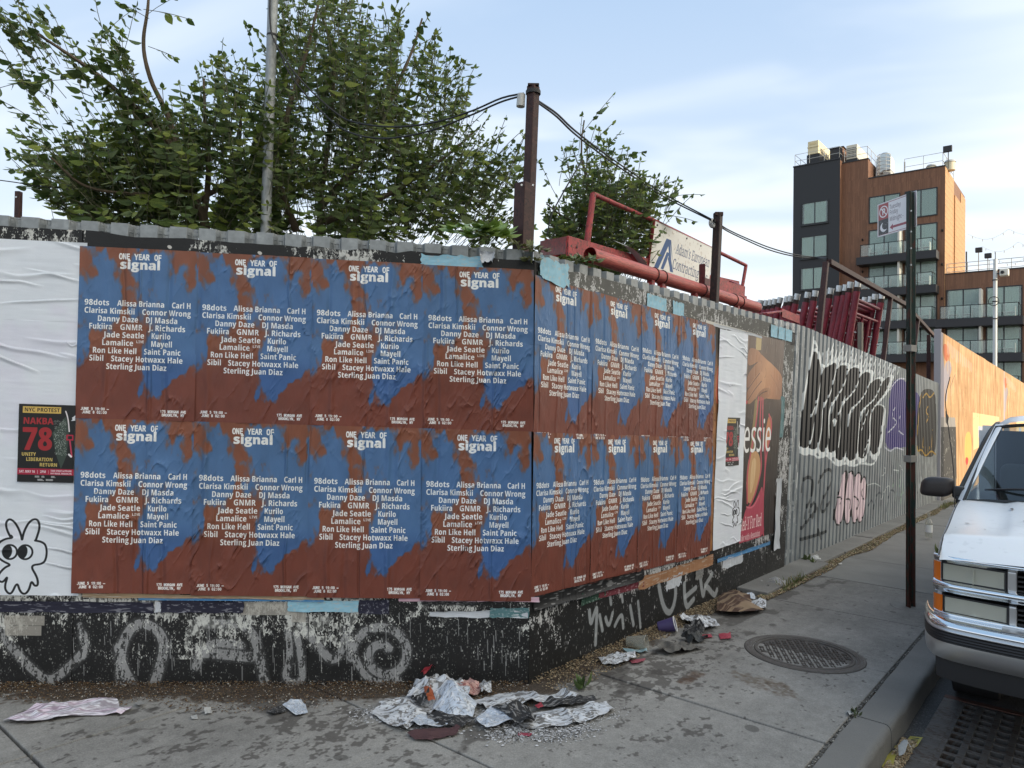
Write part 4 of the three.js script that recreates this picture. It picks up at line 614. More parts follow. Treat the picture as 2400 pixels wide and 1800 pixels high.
  R2(2.62, 3.05, 0.245, 0.325, white, 'whitish torn strip under the narrow white paper', { seed: 67, ragged: 0.02 }); R2(2.5, 3.72, 0.318, 0.352, blue, 'thin blue edge under the sandal poster', { seed: 68, ragged: 0.004, out: 0.0172 }); R2(3.80, 3.97, 0.25, 0.95, white, 'white paper flap hanging down beside the sandal poster', { seed: 69, ragged: 0.02, nx: 6, ny: 16, lift: 0.02 });
  R2(3.84, 3.95, 1.35, 1.75, teal, 'small teal and pink leaflet at the right edge of the sandal poster', { seed: 70, ragged: 0.006, out: 0.0165 });
}
// plywood hoarding in the sun
{
  orangeTex.wrapS = orangeTex.wrapT = THREE.RepeatWrapping; const om = M('#ffffff', 0.75, { map: orangeTex, bumpMap: fineBump, bumpScale: 0.002 }), oh = thing('plywood_hoarding', 'tall sunlit orange plywood hoarding beyond the grey steel fence', 'hoarding', AB(17, 0.04)), plain = M([0.44, 0.25, 0.10], 0.8, { map: grainTex });
  for (let k = 0; k < 19; k++) {
    const s0 = 13.1 + 1.22 * k, s1 = s0 + 1.214, ins = k % 3 === 1 ? 0.004 : 0, g = rbx(s0, s1, -0.15, 3.36 + 0.02 * vn(k * 3.3, 4), 0.02 - ins, 0.05 - ins, 0.004, 1), p = g.attributes.position, uv = g.attributes.uv;
    for (let i = 0; i < p.count; i++) uv.setXY(i, (p.getX(i) - OS0) / (OS1 - OS0), p.getY(i) / 3.5);
    mesh('plywood_sheet', intoStreet(g, oh.position), om, oh);
  }
  mesh('end_board', intoStreet(rbx(13.06, 13.10, -0.15, 3.42, -0.06, 0.06, 0.004, 1), oh.position), M([0.42, 0.40, 0.42], 0.8), oh);
  for (let k = 0; k < 9; k++) mesh('top_rail', intoStreet(rbx(13.12 + 2.44 * k, 13.12 + 2.43 * k + 2.42, 3.30, 3.385, -0.03, 0.015, 0.004, 1), oh.position), plain, oh);
}

// ------------------------------------------------------------------ posts, poles, cables behind the fence
const rustTex = (c1, c2, seed) => canvasTex(256, 512, (c, w, h) => paint(c, w, h, tileable(w, h, (x, y) => { const n = fbm(x / 24, y / 60, 4, seed), k = sst(fbm(x / 9, y / 14, 3, seed + 2), 0.56, 0.68), g = 0.9 + 0.2 * h2(x, y, 2); return [0, 1, 2].map((i) => mix(c1[i] * (0.75 + 0.5 * n), c2[i], k) * g); })), { repeat: [3, 1.4] });
const brownSteel = M('#ffffff', 0.62, { map: rustTex([66, 40, 36], [44, 28, 26], 3), metalness: 0.2 }), darkSteel = M('#ffffff', 0.6, { map: rustTex([44, 32, 30], [70, 42, 34], 7), metalness: 0.2 });
const redPaint = M('#ffffff', 0.55, { map: rustTex([168, 60, 62], [84, 48, 42], 5) }), roseTube = M('#ffffff', 0.5, { map: rustTex([194, 96, 88], [128, 66, 56], 9) }), plumPaint = M('#ffffff', 0.42, { map: rustTex([126, 36, 52], [98, 32, 42], 13) }), zinc = M([0.55, 0.56, 0.56], 0.35, { metalness: 0.8 });
const rubber = M([0.02, 0.02, 0.022], 0.6), porcelain = M([0.5, 0.5, 0.48], 0.3);
const onBp = (x, y, b) => { const [a, h] = onB(x, y, b); return AB(a, b, h); };
const zoomPt = (ox, oy, s) => (x, y) => [ox + x / s, oy + y / s];
const tiltPost = (name, label, cat, b, p0, p1, w, mat, foot = 0.4, extra) => {                 // square post seen from picture points p0 (low) to p1 (top), carried down to the ground
  const [a0, h0] = onB(...p0, b), [a1, h1] = onB(...p1, b), t = thing(name, label, cat, AB(a0, b, 0)), lo = AB(a0 - (a1 - a0) / (h1 - h0) * (h0 - 0.0), b, 0).sub(t.position), hi = AB(a1, b, h1).sub(t.position);
  mesh('post', beam(lo, hi, w, w, V(DX, 0, -DZ), 0.006), mat, t); extra?.(t, lo, hi); return t;
};
{
  const w = 0.058;
  tiltPost('steel_post', 'tall rusty brown steel post at the corner carrying two cables', 'post', -0.16, [1236, 560], [1250, 202], w, brownSteel, 0, (t, lo, hi) => {
    const q = zoomPt(800, 0, 2.765), A = onBp(...q(1200, 1560), -0.11).sub(t.position), B = onBp(...q(1212, 1190), -0.11).sub(t.position), d = B.clone().sub(A).normalize();
    mesh('sleeve', beam(A.clone().addScaledVector(d, -1.2).add(V(-0.028, 0, 0)), B.clone().add(V(-0.028, 0, 0)), 0.08, 0.075, V(DX, 0, -DZ), 0.004), brownSteel, t);
    for (const s of [-0.02, 0.045]) mesh('bolt', bar(B.clone().add(V(s - 0.02, -0.03, 0.055)), B.clone().add(V(s - 0.02, -0.03, 0.075)), 0.006, 8), zinc, t);
    mesh('cap', rbx(hi.x - 0.034, hi.x + 0.034, hi.y - 0.008, hi.y + 0.006, hi.z - 0.034, hi.z + 0.034, 0.004), darkSteel, t);
    const ins = hi.clone().add(V(-0.075, -0.085, 0.0)); mesh('insulator', bar(ins.clone().add(V(0, -0.04, 0.0)), ins.clone().add(V(0.004, 0.035, 0)), 0.026, 12, 0.024), porcelain, t); mesh('clamp_band', bar(hi.clone().add(V(0, -0.05, 0)), hi.clone().add(V(0, -0.028, 0)), 0.045, 12), rubber, t);
  });
  const q4 = zoomPt(1200, 420, 3.687);
  tiltPost('steel_post', 'dark brown steel post in front of the white company sign', 'post', -0.22, q4(1748, 1040), q4(1782, 295), 0.066, darkSteel, 0, (t, lo, hi) => {
    const c = hi.clone().add(V(-0.062, -0.10, 0.03)), g = new THREE.TorusGeometry(0.03, 0.016, 10, 18); g.rotateY(0.7); g.translate(c.x, c.y, c.z); mesh('insulator', g, porcelain, t); mesh('cap', rbx(hi.x - 0.037, hi.x + 0.037, hi.y - 0.03, hi.y + 0.006, hi.z - 0.037, hi.z + 0.037, 0.004), brownSteel, t);
  });
  { // small post at the far left
    const [x0, y0] = onL(42, 520, -0.14), [x1, y1] = onL(44, 449, -0.14), t = thing('steel_post', 'short rusty steel post above the wall at the far left edge', 'post', LW(x0, 0, -0.14));
    mesh('post', beam(V(0, 0, 0), LW(x1, y1, -0.14).sub(t.position), 0.028, 0.028, V(0, 0, 1), 0.003), brownSteel, t); const h = LW(x1, y1, -0.14).sub(t.position); mesh('bolt', bar(h.clone().add(V(-0.002, -0.035, 0.01)), h.clone().add(V(-0.002, -0.035, 0.018)), 0.005, 8), zinc, t);
  }
  { // galvanised mast among the trees
    const Z = 5.42, p0 = atDepth(622, 560, Z), p1 = atDepth(641, -40, Z), d = p1.clone().sub(p0), foot = p0.clone().addScaledVector(d, (groundY(p0.x, p0.z) - p0.y) / d.y), t = thing('mast', 'grey galvanised pipe mast rising between the left trees', 'mast', foot);
    mesh('pipe', bar(V(0, 0, 0), p1.clone().addScaledVector(d, 0.6).sub(foot), 0.038, 16), galv, t);
    const k = atDepth(638, 84, Z).sub(foot); mesh('strap', bar(k.clone().add(V(0, -0.006, 0)), k.clone().add(V(0, 0.008, 0)), 0.042, 14), rubber, t);
  }
  const q2 = zoomPt(800, 0, 2.765), q1 = zoomPt(0, 0, 2.765);
  const cable = (pts, r, label) => { const P = pts.map(([x, y, Z]) => atDepth(x, y, Z)), o = P[0].clone(), m = mesh('cable', tube(P.map((p) => p.sub(o)), r, 6, 60), rubber); m.position.copy(o); tag(m, label, 'cable'); };
  cable([[...q2(1182, 605), 4.3], [...q2(1050, 632), 4.35], [...q2(850, 717), 4.5], [...q2(600, 793), 4.7], [...q2(350, 822), 4.9], [...q2(100, 795), 5.2], [...q2(0, 757), 5.3], [...q1(1950, 520), 5.33], [...q1(1800, 310), 5.36], [...q1(1762, 225), 5.36], [...q1(1748, 80), 5.36], [...q1(1752, -60), 5.36]], 0.0065, 'black cable sagging from the corner post to the galvanised mast, upper one');
  cable([[...q2(1182, 618), 4.3], [...q2(1050, 655), 4.35], [...q2(850, 742), 4.5], [...q2(600, 840), 4.7], [...q2(400, 886), 4.85], [...q2(230, 896), 5.0], [...q2(60, 860), 5.1], [...q1(2100, 740), 5.3], [...q1(1880, 480), 5.36], [...q1(1775, 250), 5.38]], 0.0065, 'black cable sagging lower through the leaves from the corner post');
  const PZ = (x, y, b) => { const p = onBp(x, y, b); return [x, y, -p.z]; };
  cable([PZ(...q2(1270, 650), -0.14), [...q2(1400, 740), 4.75], [...q2(1500, 835), 5.05], [...q2(1700, 990), 5.6], [...q2(1900, 1130), 6.2], [...q2(2100, 1262), 6.75], PZ(...q4(1720, 345), -0.2)], 0.007, 'upper black cable strand from the corner post down to the post by the sign');
  cable([PZ(...q2(1270, 662), -0.14), [...q2(1400, 760), 4.75], [...q2(1500, 857), 5.05], [...q2(1700, 1012), 5.6], [...q2(1900, 1150), 6.2], [...q2(2100, 1280), 6.75], PZ(...q4(1720, 356), -0.2)], 0.007, 'lower black cable strand from the corner post down to the post by the sign');
  const q3 = zoomPt(1600, 200, 2.765), end = q3(935, 1122);
  cable([PZ(...q4(1745, 350), -0.2), [...q3(300, 938), 7.8], [...q3(400, 985), 8.2], [...q3(560, 1050), 8.7], [...q3(720, 1095), 9.2], [...q3(860, 1115), 9.6], PZ(...end, -0.25)], 0.008, 'cable sagging from the dark post to the brown rail, across the dark tower');
  cable([PZ(...q4(1745, 362), -0.2), [...q3(300, 950), 7.8], [...q3(400, 998), 8.2], [...q3(560, 1066), 8.7], [...q3(720, 1107), 9.2], [...q3(860, 1122), 9.6], PZ(end[0], end[1] + 2, -0.25)], 0.008, 'thinner cable strand just under the one across the dark tower');
  cable([[...q2(1335, 1520), 5.2], [...q2(1360, 1400), 5.2], [...q2(1420, 1280), 5.25], [...q2(1500, 1140), 5.3], [...q2(1560, 1040), 5.4]], 0.006, 'dark cable hanging steeply in front of the right-hand tree'); cable([[-20, 420, 5.3], [40, 428, 5.3], [85, 436, 5.4], [140, 440, 5.6]], 0.004, 'thin wire at the left edge running into the left tree');
}
// brown pipe rail standing on the far part of the fence
{
  const q = zoomPt(1650, 600, 2.949), b = -0.25, t = thing('pipe_railing', 'rusty brown steel rail frame standing above the grey fence', 'railing', AB(9.5, b)), P = (x, y) => onBp(...q(x, y), b).sub(t.position), w = 0.07;
  const K0 = P(862, 40), K1 = P(1390, 335), K2 = P(1470, 425), K3 = P(1570, 535), K4 = P(1640, 590);
  mesh('top_rail', [beam(K0, K1, w, w, V(0, 1, 0), 0.004)], brownSteel, t); mesh('top_rail', [beam(K1, K2, w, w, V(0, 1, 0), 0.004)], brownSteel, t); mesh('top_rail', [beam(K2, K3, w, w, V(0, 1, 0), 0.004)], brownSteel, t); mesh('top_rail', [beam(K3, K4, w, w, V(0, 1, 0), 0.004)], brownSteel, t);
  for (const [x0, y0, x1, y1] of [[843, 45, 795, 520], [1290, 285, 1248, 640], [1478, 440, 1448, 680], [1553, 545, 1552, 780]]) { const A = P(x0, y0), B = P(x1, y1), d = B.clone().sub(A); mesh('post', beam(A, A.clone().addScaledVector(d, 1.9), w * 0.95, w * 0.95, V(DX, 0, -DZ), 0.004), brownSteel, t); }
}
// red climbing-platform gear lying behind the fence
const q4 = zoomPt(1200, 420, 3.687);
{
  const b = -0.34, p = (x, y, bb = b) => onBp(...q4(x, y), bb);
  const t = thing('steel_pipe', 'long faded red steel pipe lying along the top of the fence', 'pipe', p(1400, 880)), o = t.position, L = (x, y, bb) => p(x, y, bb).sub(o);
  const A = L(672, 655), B = L(2115, 1108), d = B.clone().sub(A).normalize(), at = (s) => A.clone().lerp(B, s);
  { const g = new THREE.CylinderGeometry(0.056, 0.056, A.distanceTo(B), 24, 1, true); g.applyQuaternion(new THREE.Quaternion().setFromUnitVectors(V(0, 1, 0), d)); g.translate(...at(0.5).toArray()); mesh('pipe', g, roseTube, t); const g2 = new THREE.CylinderGeometry(0.050, 0.050, A.distanceTo(B), 24, 1, true); g2.applyQuaternion(new THREE.Quaternion().setFromUnitVectors(V(0, 1, 0), d)); g2.translate(...at(0.5).toArray()); mesh('pipe_wall', g2, redPaint, t); }
  for (const s of [0.29, 0.335, 0.575, 0.80, 0.85]) { const g = new THREE.TorusGeometry(0.058, 0.006, 6, 20); g.applyQuaternion(new THREE.Quaternion().setFromUnitVectors(V(0, 0, 1), d)); g.translate(...at(s).toArray()); mesh('clamp_ring', g, brownSteel, t); }
  for (const s of [0.28, 0.335, 0.53, 0.83]) mesh('stub', beam(at(s).add(V(0, -0.02, 0)), at(s).add(V(0, -0.3, 0)), 0.05, 0.05, V(DX, 0, -DZ), 0.004), redPaint, t);
  { const c = at(0.61), u = V(DX, -GRADE, -DZ).normalize(); mesh('flange_plate', beam(c.clone().add(V(0, 0.125, 0)).addScaledVector(u, 0.03), c.clone().add(V(0, -0.14, 0)).addScaledVector(u, 0.03), 0.012, 0.30, u, 0.003), darkRedM(), t); mesh('lug', beam(c.clone().add(V(0, -0.02, 0)).addScaledVector(u, -0.10), c.clone().add(V(0, 0.24, 0)).addScaledVector(u, -0.10), 0.06, 0.014, u, 0.006), darkRedM(), t); }
  const f = thing('work_platform', 'red steel work platform with rails behind the fence and the company sign', 'platform', p(1200, 900, -0.7)), fo = f.position, R = (x, y, bb = -0.62) => p(x, y, bb).sub(fo), r = 0.019;
  mesh('guard_post', bar(R(640, 620), R(702, 128), r + 0.006, 12), redPaint, f); mesh('guard_rail', bar(R(702, 128), R(1235, 362), r, 12), redPaint, f); mesh('guard_post', bar(R(1168, 760), R(1228, 350), r * 0.8, 12), redPaint, f); mesh('guard_rail', bar(R(1235, 362), R(2022, 745), r, 12), redPaint, f); mesh('guard_post', bar(R(2022, 745), R(1985, 960), r, 12), redPaint, f);
  mesh('deck_beam', beam(R(478, 575, -0.60), R(2005, 985, -0.60), 0.02, 0.15, V(0, 1, 0), 0.003), redPaint, f); mesh('end_beam', beam(R(478, 570, -0.60), R(250, 600, -1.3), 0.02, 0.13, V(0, 1, 0), 0.003), redPaint, f);
  mesh('deck_beam', beam(R(300, 590, -1.25), R(1960, 930, -1.3), 0.02, 0.15, V(0, 1, 0), 0.003), redPaint, f); mesh('end_beam', beam(R(2005, 985, -0.6), R(1880, 925, -1.1), 0.02, 0.15, V(0, 1, 0), 0.003), redPaint, f);
  for (const [x, y] of [[640, 760], [2000, 1010], [1300, 880]]) { const k = R(x, y, -0.66); mesh('leg', beam(k.clone(), k.clone().add(V(0, -2.2, 0)), 0.06, 0.06, V(DX, 0, -DZ), 0.003), redPaint, f); }
  { const k0 = R(600, 560, -0.6); for (const [x, y] of [[560, 590], [745, 640], [905, 700]]) { const c = R(x, y, -0.588); mesh('dark_hole_disc', bar(c, c.clone().add(V(DZ * 0.004, 0, DX * 0.004)), 0.009, 8), rubber, f); } }  // black discs stand in for the shade inside bolt holes
  { const c = R(1070, 700, -0.56); const g = sheet(8, 6, (u, v) => c.clone().addScaledVector(V(DX, -0.25, -DZ), (u - 0.5) * 0.55).add(V((v - 0.5) * 0.10, 0.05 + 0.03 * Math.sin(u * 5) - 0.04 * v, 0)), null); tag(mesh('paper_scrap', g, M([0.62, 0.63, 0.63], 0.7)), 'folded white paper lying on the red platform left of the company sign', 'paper scrap').position.copy(fo); }
}
function darkRedM() { return darkRedM.m ??= M('#ffffff', 0.55, { map: rustTex([96, 30, 34], [70, 26, 28], 17) }); }
{ // company sign
  const b = -0.58, c = [[1240, 362], [1748, 602], [1692, 942], [1184, 752]].map(([x, y]) => onBp(...q4(x, y), b)), o = c[0].clone().add(c[2]).multiplyScalar(0.5);
  const tex = canvasTex(1024, 720, (ctx, w, h) => {
    paint(ctx, w, h, (x, y) => { const n = fbm(x / 70, y / 50, 4, 5), k = sst(fbm(x / 18, y / 60, 3, 9), 0.66, 0.8); return [240 + 10 * n - 30 * k, 237 + 10 * n - 36 * k, 228 + 10 * n - 40 * k]; });
    const X = (u) => (u - 1240) / 505 * w, tilt = (u, v) => { // sign face: undo the slant of its edges
      const s = (u - (1240 - (v - 362) * 0.14)) / 506; return [s * w, ((v - (362 + 240 * s)) / (390 - 50 * s)) * h]; };
    const S = (p) => p.map(([u, v]) => tilt(u, v)), blue = '#26548c';
    poly(ctx, S([[1318, 508], [1352, 522], [1252, 768], [1222, 755]]), blue); poly(ctx, S([[1318, 508], [1352, 522], [1366, 800], [1340, 790], [1330, 560]]), blue); poly(ctx, S([[1345, 545], [1362, 720], [1366, 800], [1355, 800]]), '#f0eee8');
    poly(ctx, S([[1318, 625], [1342, 636], [1290, 776], [1270, 768]]), blue); poly(ctx, S([[1318, 625], [1342, 636], [1366, 800], [1345, 795], [1326, 690]]), blue); stroke(ctx, S([[1330, 660], [1300, 770]]), 7, '#e8e6df', { smooth: false });
    ctx.fillStyle = '#28406e'; fit(ctx, "Adam's European", w * 0.36, w * 0.96, h * 0.50, 235, 'normal', SERIF, 2); fit(ctx, 'Contracting', w * 0.34, w * 0.80, h * 0.86, 235, 'normal', SERIF, 2); fit(ctx, 'Inc.', w * 0.845, w * 0.985, h * 0.88, 235, 'normal', SERIF, 2);
  });
  const sm = M('#ffffff', 0.55, { map: tex }), back = c[0].clone().sub(c[0]).set(-DZ * 0.012, 0, -DX * 0.012), s = thing('company_sign', "white company sign with a blue peak logo on the red platform", 'sign', o);
  const face = sheet(4, 3, (u, v) => { const a = c[3].clone().lerp(c[2], u), d = c[0].clone().lerp(c[1], u); return a.lerp(d, v).sub(o); }); mesh('panel', face, sm, s);
  mesh('panel_back', sheet(4, 3, (u, v) => { const a = c[3].clone().lerp(c[2], u), d = c[0].clone().lerp(c[1], u); return a.lerp(d, v).sub(o).add(back); }), M([0.4, 0.38, 0.34], 0.7), s);
  for (let k = 0; k < 4; k++) mesh('edge', beam(c[k].clone().sub(o).addScaledVector(back, 0.5), c[(k + 1) % 4].clone().sub(o).addScaledVector(back, 0.5), 0.012, 0.006, V(0, 1, 0)), k === 3 ? redPaint : M([0.5, 0.48, 0.44], 0.6), s);
  for (const [u, v] of [[0.03, 0.93], [0.5, 0.94], [0.75, 0.92], [0.97, 0.92], [0.97, 0.08]]) { const p = c[3].clone().lerp(c[2], u).lerp(c[0].clone().lerp(c[1], u), v).sub(o); mesh('bolt', bar(p, p.clone().add(V(DZ * 0.006, 0, DX * 0.006)), 0.009, 8), rubber, s); }
}
// stacked plum-red scaffold frames
{
  const q = zoomPt(1650, 600, 2.949), b0 = -0.5, depth = 1.15;
  const tops = [[1066, 172, 0], [1014, 180, 0], [982, 200, 0], [938, 205, 0], [880, 222, 0], [848, 228, 0], [772, 240, 0], [720, 250, 0], [648, 262, 1], [602, 275, 1], [578, 280, 1], [530, 286, 1], [493, 296, 1], [465, 302, 1], [436, 306, 1], [395, 305, 1], [366, 314, 1], [322, 310, 1]];
  const aS = onB(...q(1066, 172), b0)[0], W = onB(...q(1240, 266), b0 + 0.02)[0] - aS;
  const proto = (() => {
    const t = thing('scaffold_frame'), r = 0.055, H = 1.95;
    for (const x of [0, W]) { mesh('leg', bar(V(x, 0, 0), V(x, H, 0), r, 14), plumPaint, t); mesh('spigot', bar(V(x, H, 0), V(x, H + 0.09, 0), r * 0.82, 12), darkSteel, t); mesh('spigot_sleeve', bar(V(x, H + 0.07, 0), V(x, H + 0.17, 0), r * 0.9, 12), zinc, t); }
    for (const [y, rr] of [[H - 0.12, 0.03], [H - 0.34, 0.026], [0.42, 0.03]]) mesh('cross_bar', bar(V(0, y, 0), V(W, y, 0), rr, 10), plumPaint, t);
    for (const x of [W * 0.36, W * 0.64]) mesh('upright_bar', bar(V(x, H - 0.34, 0), V(x, 0.42, 0), 0.024, 8), plumPaint, t);
    for (const [x, y] of [[0.02, 1.3], [0.02, 0.9], [W - 0.02, 1.5], [W - 0.02, 1.2], [W - 0.02, 0.9], [W * 0.64, 1.3]]) mesh('lock_pin', bar(V(x, y, 0.02), V(x + 0.01, y, 0.085), 0.012, 6), zinc, t);
    return t;
  })();
  const ends = ['endmost', 'second', 'third', 'fourth', 'fifth', 'sixth', 'seventh', 'eighth', 'ninth', 'tenth', 'eleventh', 'twelfth', 'thirteenth', 'fourteenth', 'fifteenth', 'sixteenth', 'seventeenth', 'leftmost'];
  tops.forEach(([x, y], i) => {
    const [b, h] = onA(...q(x, y), aS), f = i ? proto.clone() : proto; if (i) { f.name = numbered('scaffold_frame'); scene.add(f); }
    const le = 0.14 + 0.10 * i / 17 + 0.02 * ((i * 7) % 3); f.rotation.order = 'YXZ'; f.rotation.set(le, TH, 0);
    f.position.copy(AB(aS, b - Math.sin(le) * 2.12, h - Math.cos(le) * 2.12)); f.userData = {};
    tag(f, `plum red scaffold frame behind the grey fence, ${ends[i]} counted from the brown rail`, 'scaffold frame', 'stacked scaffold frames');
  });
  { const A = onB(...q(1082, 460), -0.32), t = mesh('timber_post', rbx(-0.05, 0.05, 0, A[1], -0.03, 0.03, 0.006), M('#ffffff', 0.85, { map: canvasTex(128, 512, (c, w, h) => paint(c, w, h, (x, y) => { const k = ridge(x / 7, y / 140, 3, 3), n = 96 + 46 * k; return [n, n * 0.95, n * 0.86]; })) })); t.position.copy(AB(A[0], -0.32, 0)); t.rotation.y = TH; tag(t, 'weathered grey timber post end in front of the scaffold frames', 'timber'); }
  { const t = thing('steel_channel', 'red steel channel lying in front of the left scaffold frames', 'beam', onBp(...q(540, 430), -0.42)), A = onBp(...q(400, 400), -0.42).sub(t.position), B = onBp(...q(655, 440), -0.42).sub(t.position), A2 = onBp(...q(535, 392), -0.42).sub(t.position); mesh('web', beam(A2, B, 0.02, 0.10, V(0, 1, 0), 0.002), redPaint, t); mesh('flange', beam(A, A2.clone().add(V(0, 0.02, 0)), 0.12, 0.014, V(0, 1, 0), 0.002), redPaint, t); }
}
// white camera pole far down the street
{
  const a0 = 24, f = (x, y) => { const [b, h] = onA(x, y, a0); return [b, h]; }, q = zoomPt(2000, 600, 5.53), [b, h] = f(...q(1840, 40)), t = thing('camera_pole', 'slim white pole with security camera in front of the far balconies', 'pole', AB(a0, b, 0));
  mesh('pole', bar(V(0, 0, 0), V(0, h, 0), 0.062, 16, 0.055), M([0.62, 0.63, 0.62], 0.45), t); for (const k of [0.72, 0.80, 0.9]) mesh('band', bar(V(0, h * k, 0), V(0, h * k + 0.03, 0), 0.085, 14), rubber, t);
  const c = f(...q(1905, 225)); mesh('camera_body', rbx(0.12, 0.36, c[1] - 0.10, c[1] + 0.12, -0.12, 0.14, 0.03, 3), M([0.72, 0.70, 0.62], 0.5), t); mesh('camera_lens', bar(V(0.2, c[1] + 0.01, 0.14), V(0.2, c[1] + 0.01, 0.17), 0.05, 14), rubber, t); mesh('bracket', bar(V(0, c[1], 0), V(0.14, c[1], 0), 0.025, 8), rubber, t);
  const g = new THREE.TorusGeometry(0.14, 0.012, 8, 24); g.translate(-0.03, h - 1.35, 0.09); mesh('cable_coil', g, rubber, t); mesh('whip', bar(V(0.0, h - 0.02, 0), V(0, h + 0.22, 0), 0.012, 6), rubber, t); t.rotation.y = TH - Math.PI / 2;
}

// ------------------------------------------------------------------ the hotel-like block at the end of the street
{
  const A0 = 70, T = AB(A0, 0), turn = TH - Math.PI / 2, k3 = zoomPt(1850, 300, 4.022), k5 = zoomPt(2000, 400, 5.53), k6 = zoomPt(2000, 600, 5.53), k7 = zoomPt(1840, 300, 8.508);
  const g0 = -1.0;                                         // local x along the front (b), y up, z towards the viewer
  const P = (p) => onA(p[0], p[1], A0);
  const clad = canvasTex(512, 512, (c, w, h) => paint(c, w, h, (x, y) => { const s = Math.floor(x / 16), n = 0.3 + 0.45 * h2(s, Math.floor((y + 200 * h2(s, 1, 4)) / 170), 3), e = x % 16 < 2 ? 0.45 : 1, f = 0.9 + 0.2 * fbm(x / 3, y / 60, 2, 5); return [(98 + 42 * n) * e * f, (70 + 30 * n) * e * f, (54 + 23 * n) * e * f]; }), { repeat: [0.42, 0.25] });
  const clapb = canvasTex(256, 512, (c, w, h) => paint(c, w, h, (x, y) => { const e = y % 64 < 3 ? 0.6 : 1, n = fbm(x / 60, y / 14, 3, 5), st = 1; return [(158 + 30 * n) * e * st, (122 + 24 * n) * e * st, (86 + 16 * n) * e * st]; }), { repeat: [0.3, 0.24] });
  const wood = M('#ffffff', 0.75, { map: clad }), clap = M('#ffffff', 0.75, { map: clapb }), blackM = M([0.020, 0.022, 0.026], 0.6), frameM = M([0.018, 0.02, 0.023], 0.5), slabM = M([0.022, 0.023, 0.028], 0.6), glassM = M([0.26, 0.31, 0.29], 0.07, { metalness: 0.0, side: THREE.FrontSide }), curtain = M([0.52, 0.53, 0.50], 0.9), curtainA = M([0.40, 0.44, 0.41], 0.9), curtainB = M([0.30, 0.35, 0.33], 0.9), paneG = new THREE.MeshPhysicalMaterial({ color: new THREE.Color().setRGB(0.80, 0.88, 0.86), roughness: 0.04, transmission: 0.9, thickness: 0, side: THREE.DoubleSide }), railM = M([0.02, 0.022, 0.024], 0.45, { metalness: 0.3 }), cream = M([0.62, 0.55, 0.36], 0.6), greyM = M([0.42, 0.43, 0.42], 0.55), tanRoof = M([0.5, 0.42, 0.3], 0.7);
  const ac = new THREE.MeshPhysicalMaterial({ color: new THREE.Color().setRGB(0.86, 0.92, 0.9), roughness: 0.05, transmission: 0.9, thickness: 0, side: THREE.DoubleSide });
  const hotel = thing('apartment_building', 'brown timber-clad block with a dark stair tower and glass balconies', 'building', T, turn);
  const wing = thing('apartment_building', 'lower brown timber-clad wing right of the tall block with long balconies', 'building', T, turn);
  const xL = P(k3(50, 400))[0], xT = P(k3(488, 320))[0], xB = P(k3(735, 470))[0], xR = P(k5(1185, 300))[0], yT = P(k3(460, 305))[1], yB = P(k3(700, 292))[1], yR = P(k5(835, -5))[1], yN = P(k5(205, 95))[1], D1 = 14;
  const sideA = onB(...k5(1450, 110), xR), sideD = Math.max(6, sideA[0] - A0);
  mesh('tower_wall', bx(xL, xT, g0, yT, -D1, 0.35), blackM, hotel); mesh('tower_return', bx(xT - 0.1, xT + 0.02, g0, yT - 0.1, -1, 0.34), wood, hotel);
  mesh('wall', [bx(xT + 0.03, xB, g0, yB, -D1, -0.25), bx(xB, xR - 0.03, g0, yN, -sideD, -0.25)], wood, hotel); mesh('side_wall', [bx(xR - 0.05, xR, g0, yN - 0.02, -sideD * 0.42, -0.26), bx(xR - 0.05, xR + 0.10, g0, yN - 1.5, -sideD * 0.75, -sideD * 0.42), bx(xR - 0.05, xR + 0.03, g0, yN - 0.3, -sideD, -sideD * 0.75)], clap, hotel);
  mesh('coping', [bx(xL - 0.03, xT + 0.03, yT, yT + 0.12, 0.1, 0.42), bx(xT + 0.03, xB + 0.04, yB, yB + 0.10, -1, -0.2), bx(xB + 0.04, xR + 0.02, yN, yN + 0.10, -1, -0.2)], blackM, hotel);
  const wallZ = { tower: 0.35, wall: -0.25 };
  function window2(parent, x0, x1, y0, y1, z, n = 2) {
    const f = mesh('window', [bx(x0 - 0.07, x1 + 0.07, y0 - 0.09, y0, z - 0.05, z + 0.07), bx(x0 - 0.07, x1 + 0.07, y1, y1 + 0.09, z - 0.05, z + 0.07), bx(x0 - 0.07, x0, y0, y1, z - 0.05, z + 0.07), bx(x1, x1 + 0.07, y0, y1, z - 0.05, z + 0.07)], frameM, parent), w = (x1 - x0) / n;
    for (let k = 0; k < n; k++) { mesh('pane', bx(x0 + k * w + 0.03, x0 + (k + 1) * w - 0.03, y0 + 0.02, y1 - 0.02, z + 0.036, z + 0.05), paneG, f); { const q = vn(x0 * 3 + k * 7, y0 * 2, 4), h0 = q > 0.62 ? 0.12 : 0, cx0 = x0 + k * w + 0.03 + (k ? 0 : h0 * w), cx1 = x0 + (k + 1) * w - 0.03 - (k ? h0 * w : 0); mesh('curtain', sheet(40, 1, (u, v) => V(mix(cx0, cx1, u), mix(y0, y1, v), z + 0.014 + 0.008 * Math.sin(u * 60 + q * 9) + 0.004 * Math.sin(u * 23)), null), q < 0.4 ? curtainB : curtainA, f); mesh('dark_room_panel', bx(x0 + k * w + 0.02, x0 + (k + 1) * w - 0.02, y0, y1, z - 0.01, z + 0.003), blackM, f); } if (k) mesh('mullion', bx(x0 + k * w - 0.045, x0 + k * w + 0.045, y0, y1, z - 0.04, z + 0.06), frameM, f); }  // thin black panels stand in for the unlit rooms behind the curtains
  }
  const H = (p, q) => { const a = P(p), b = P(q); return [a[0], b[0], b[1], a[1]]; };
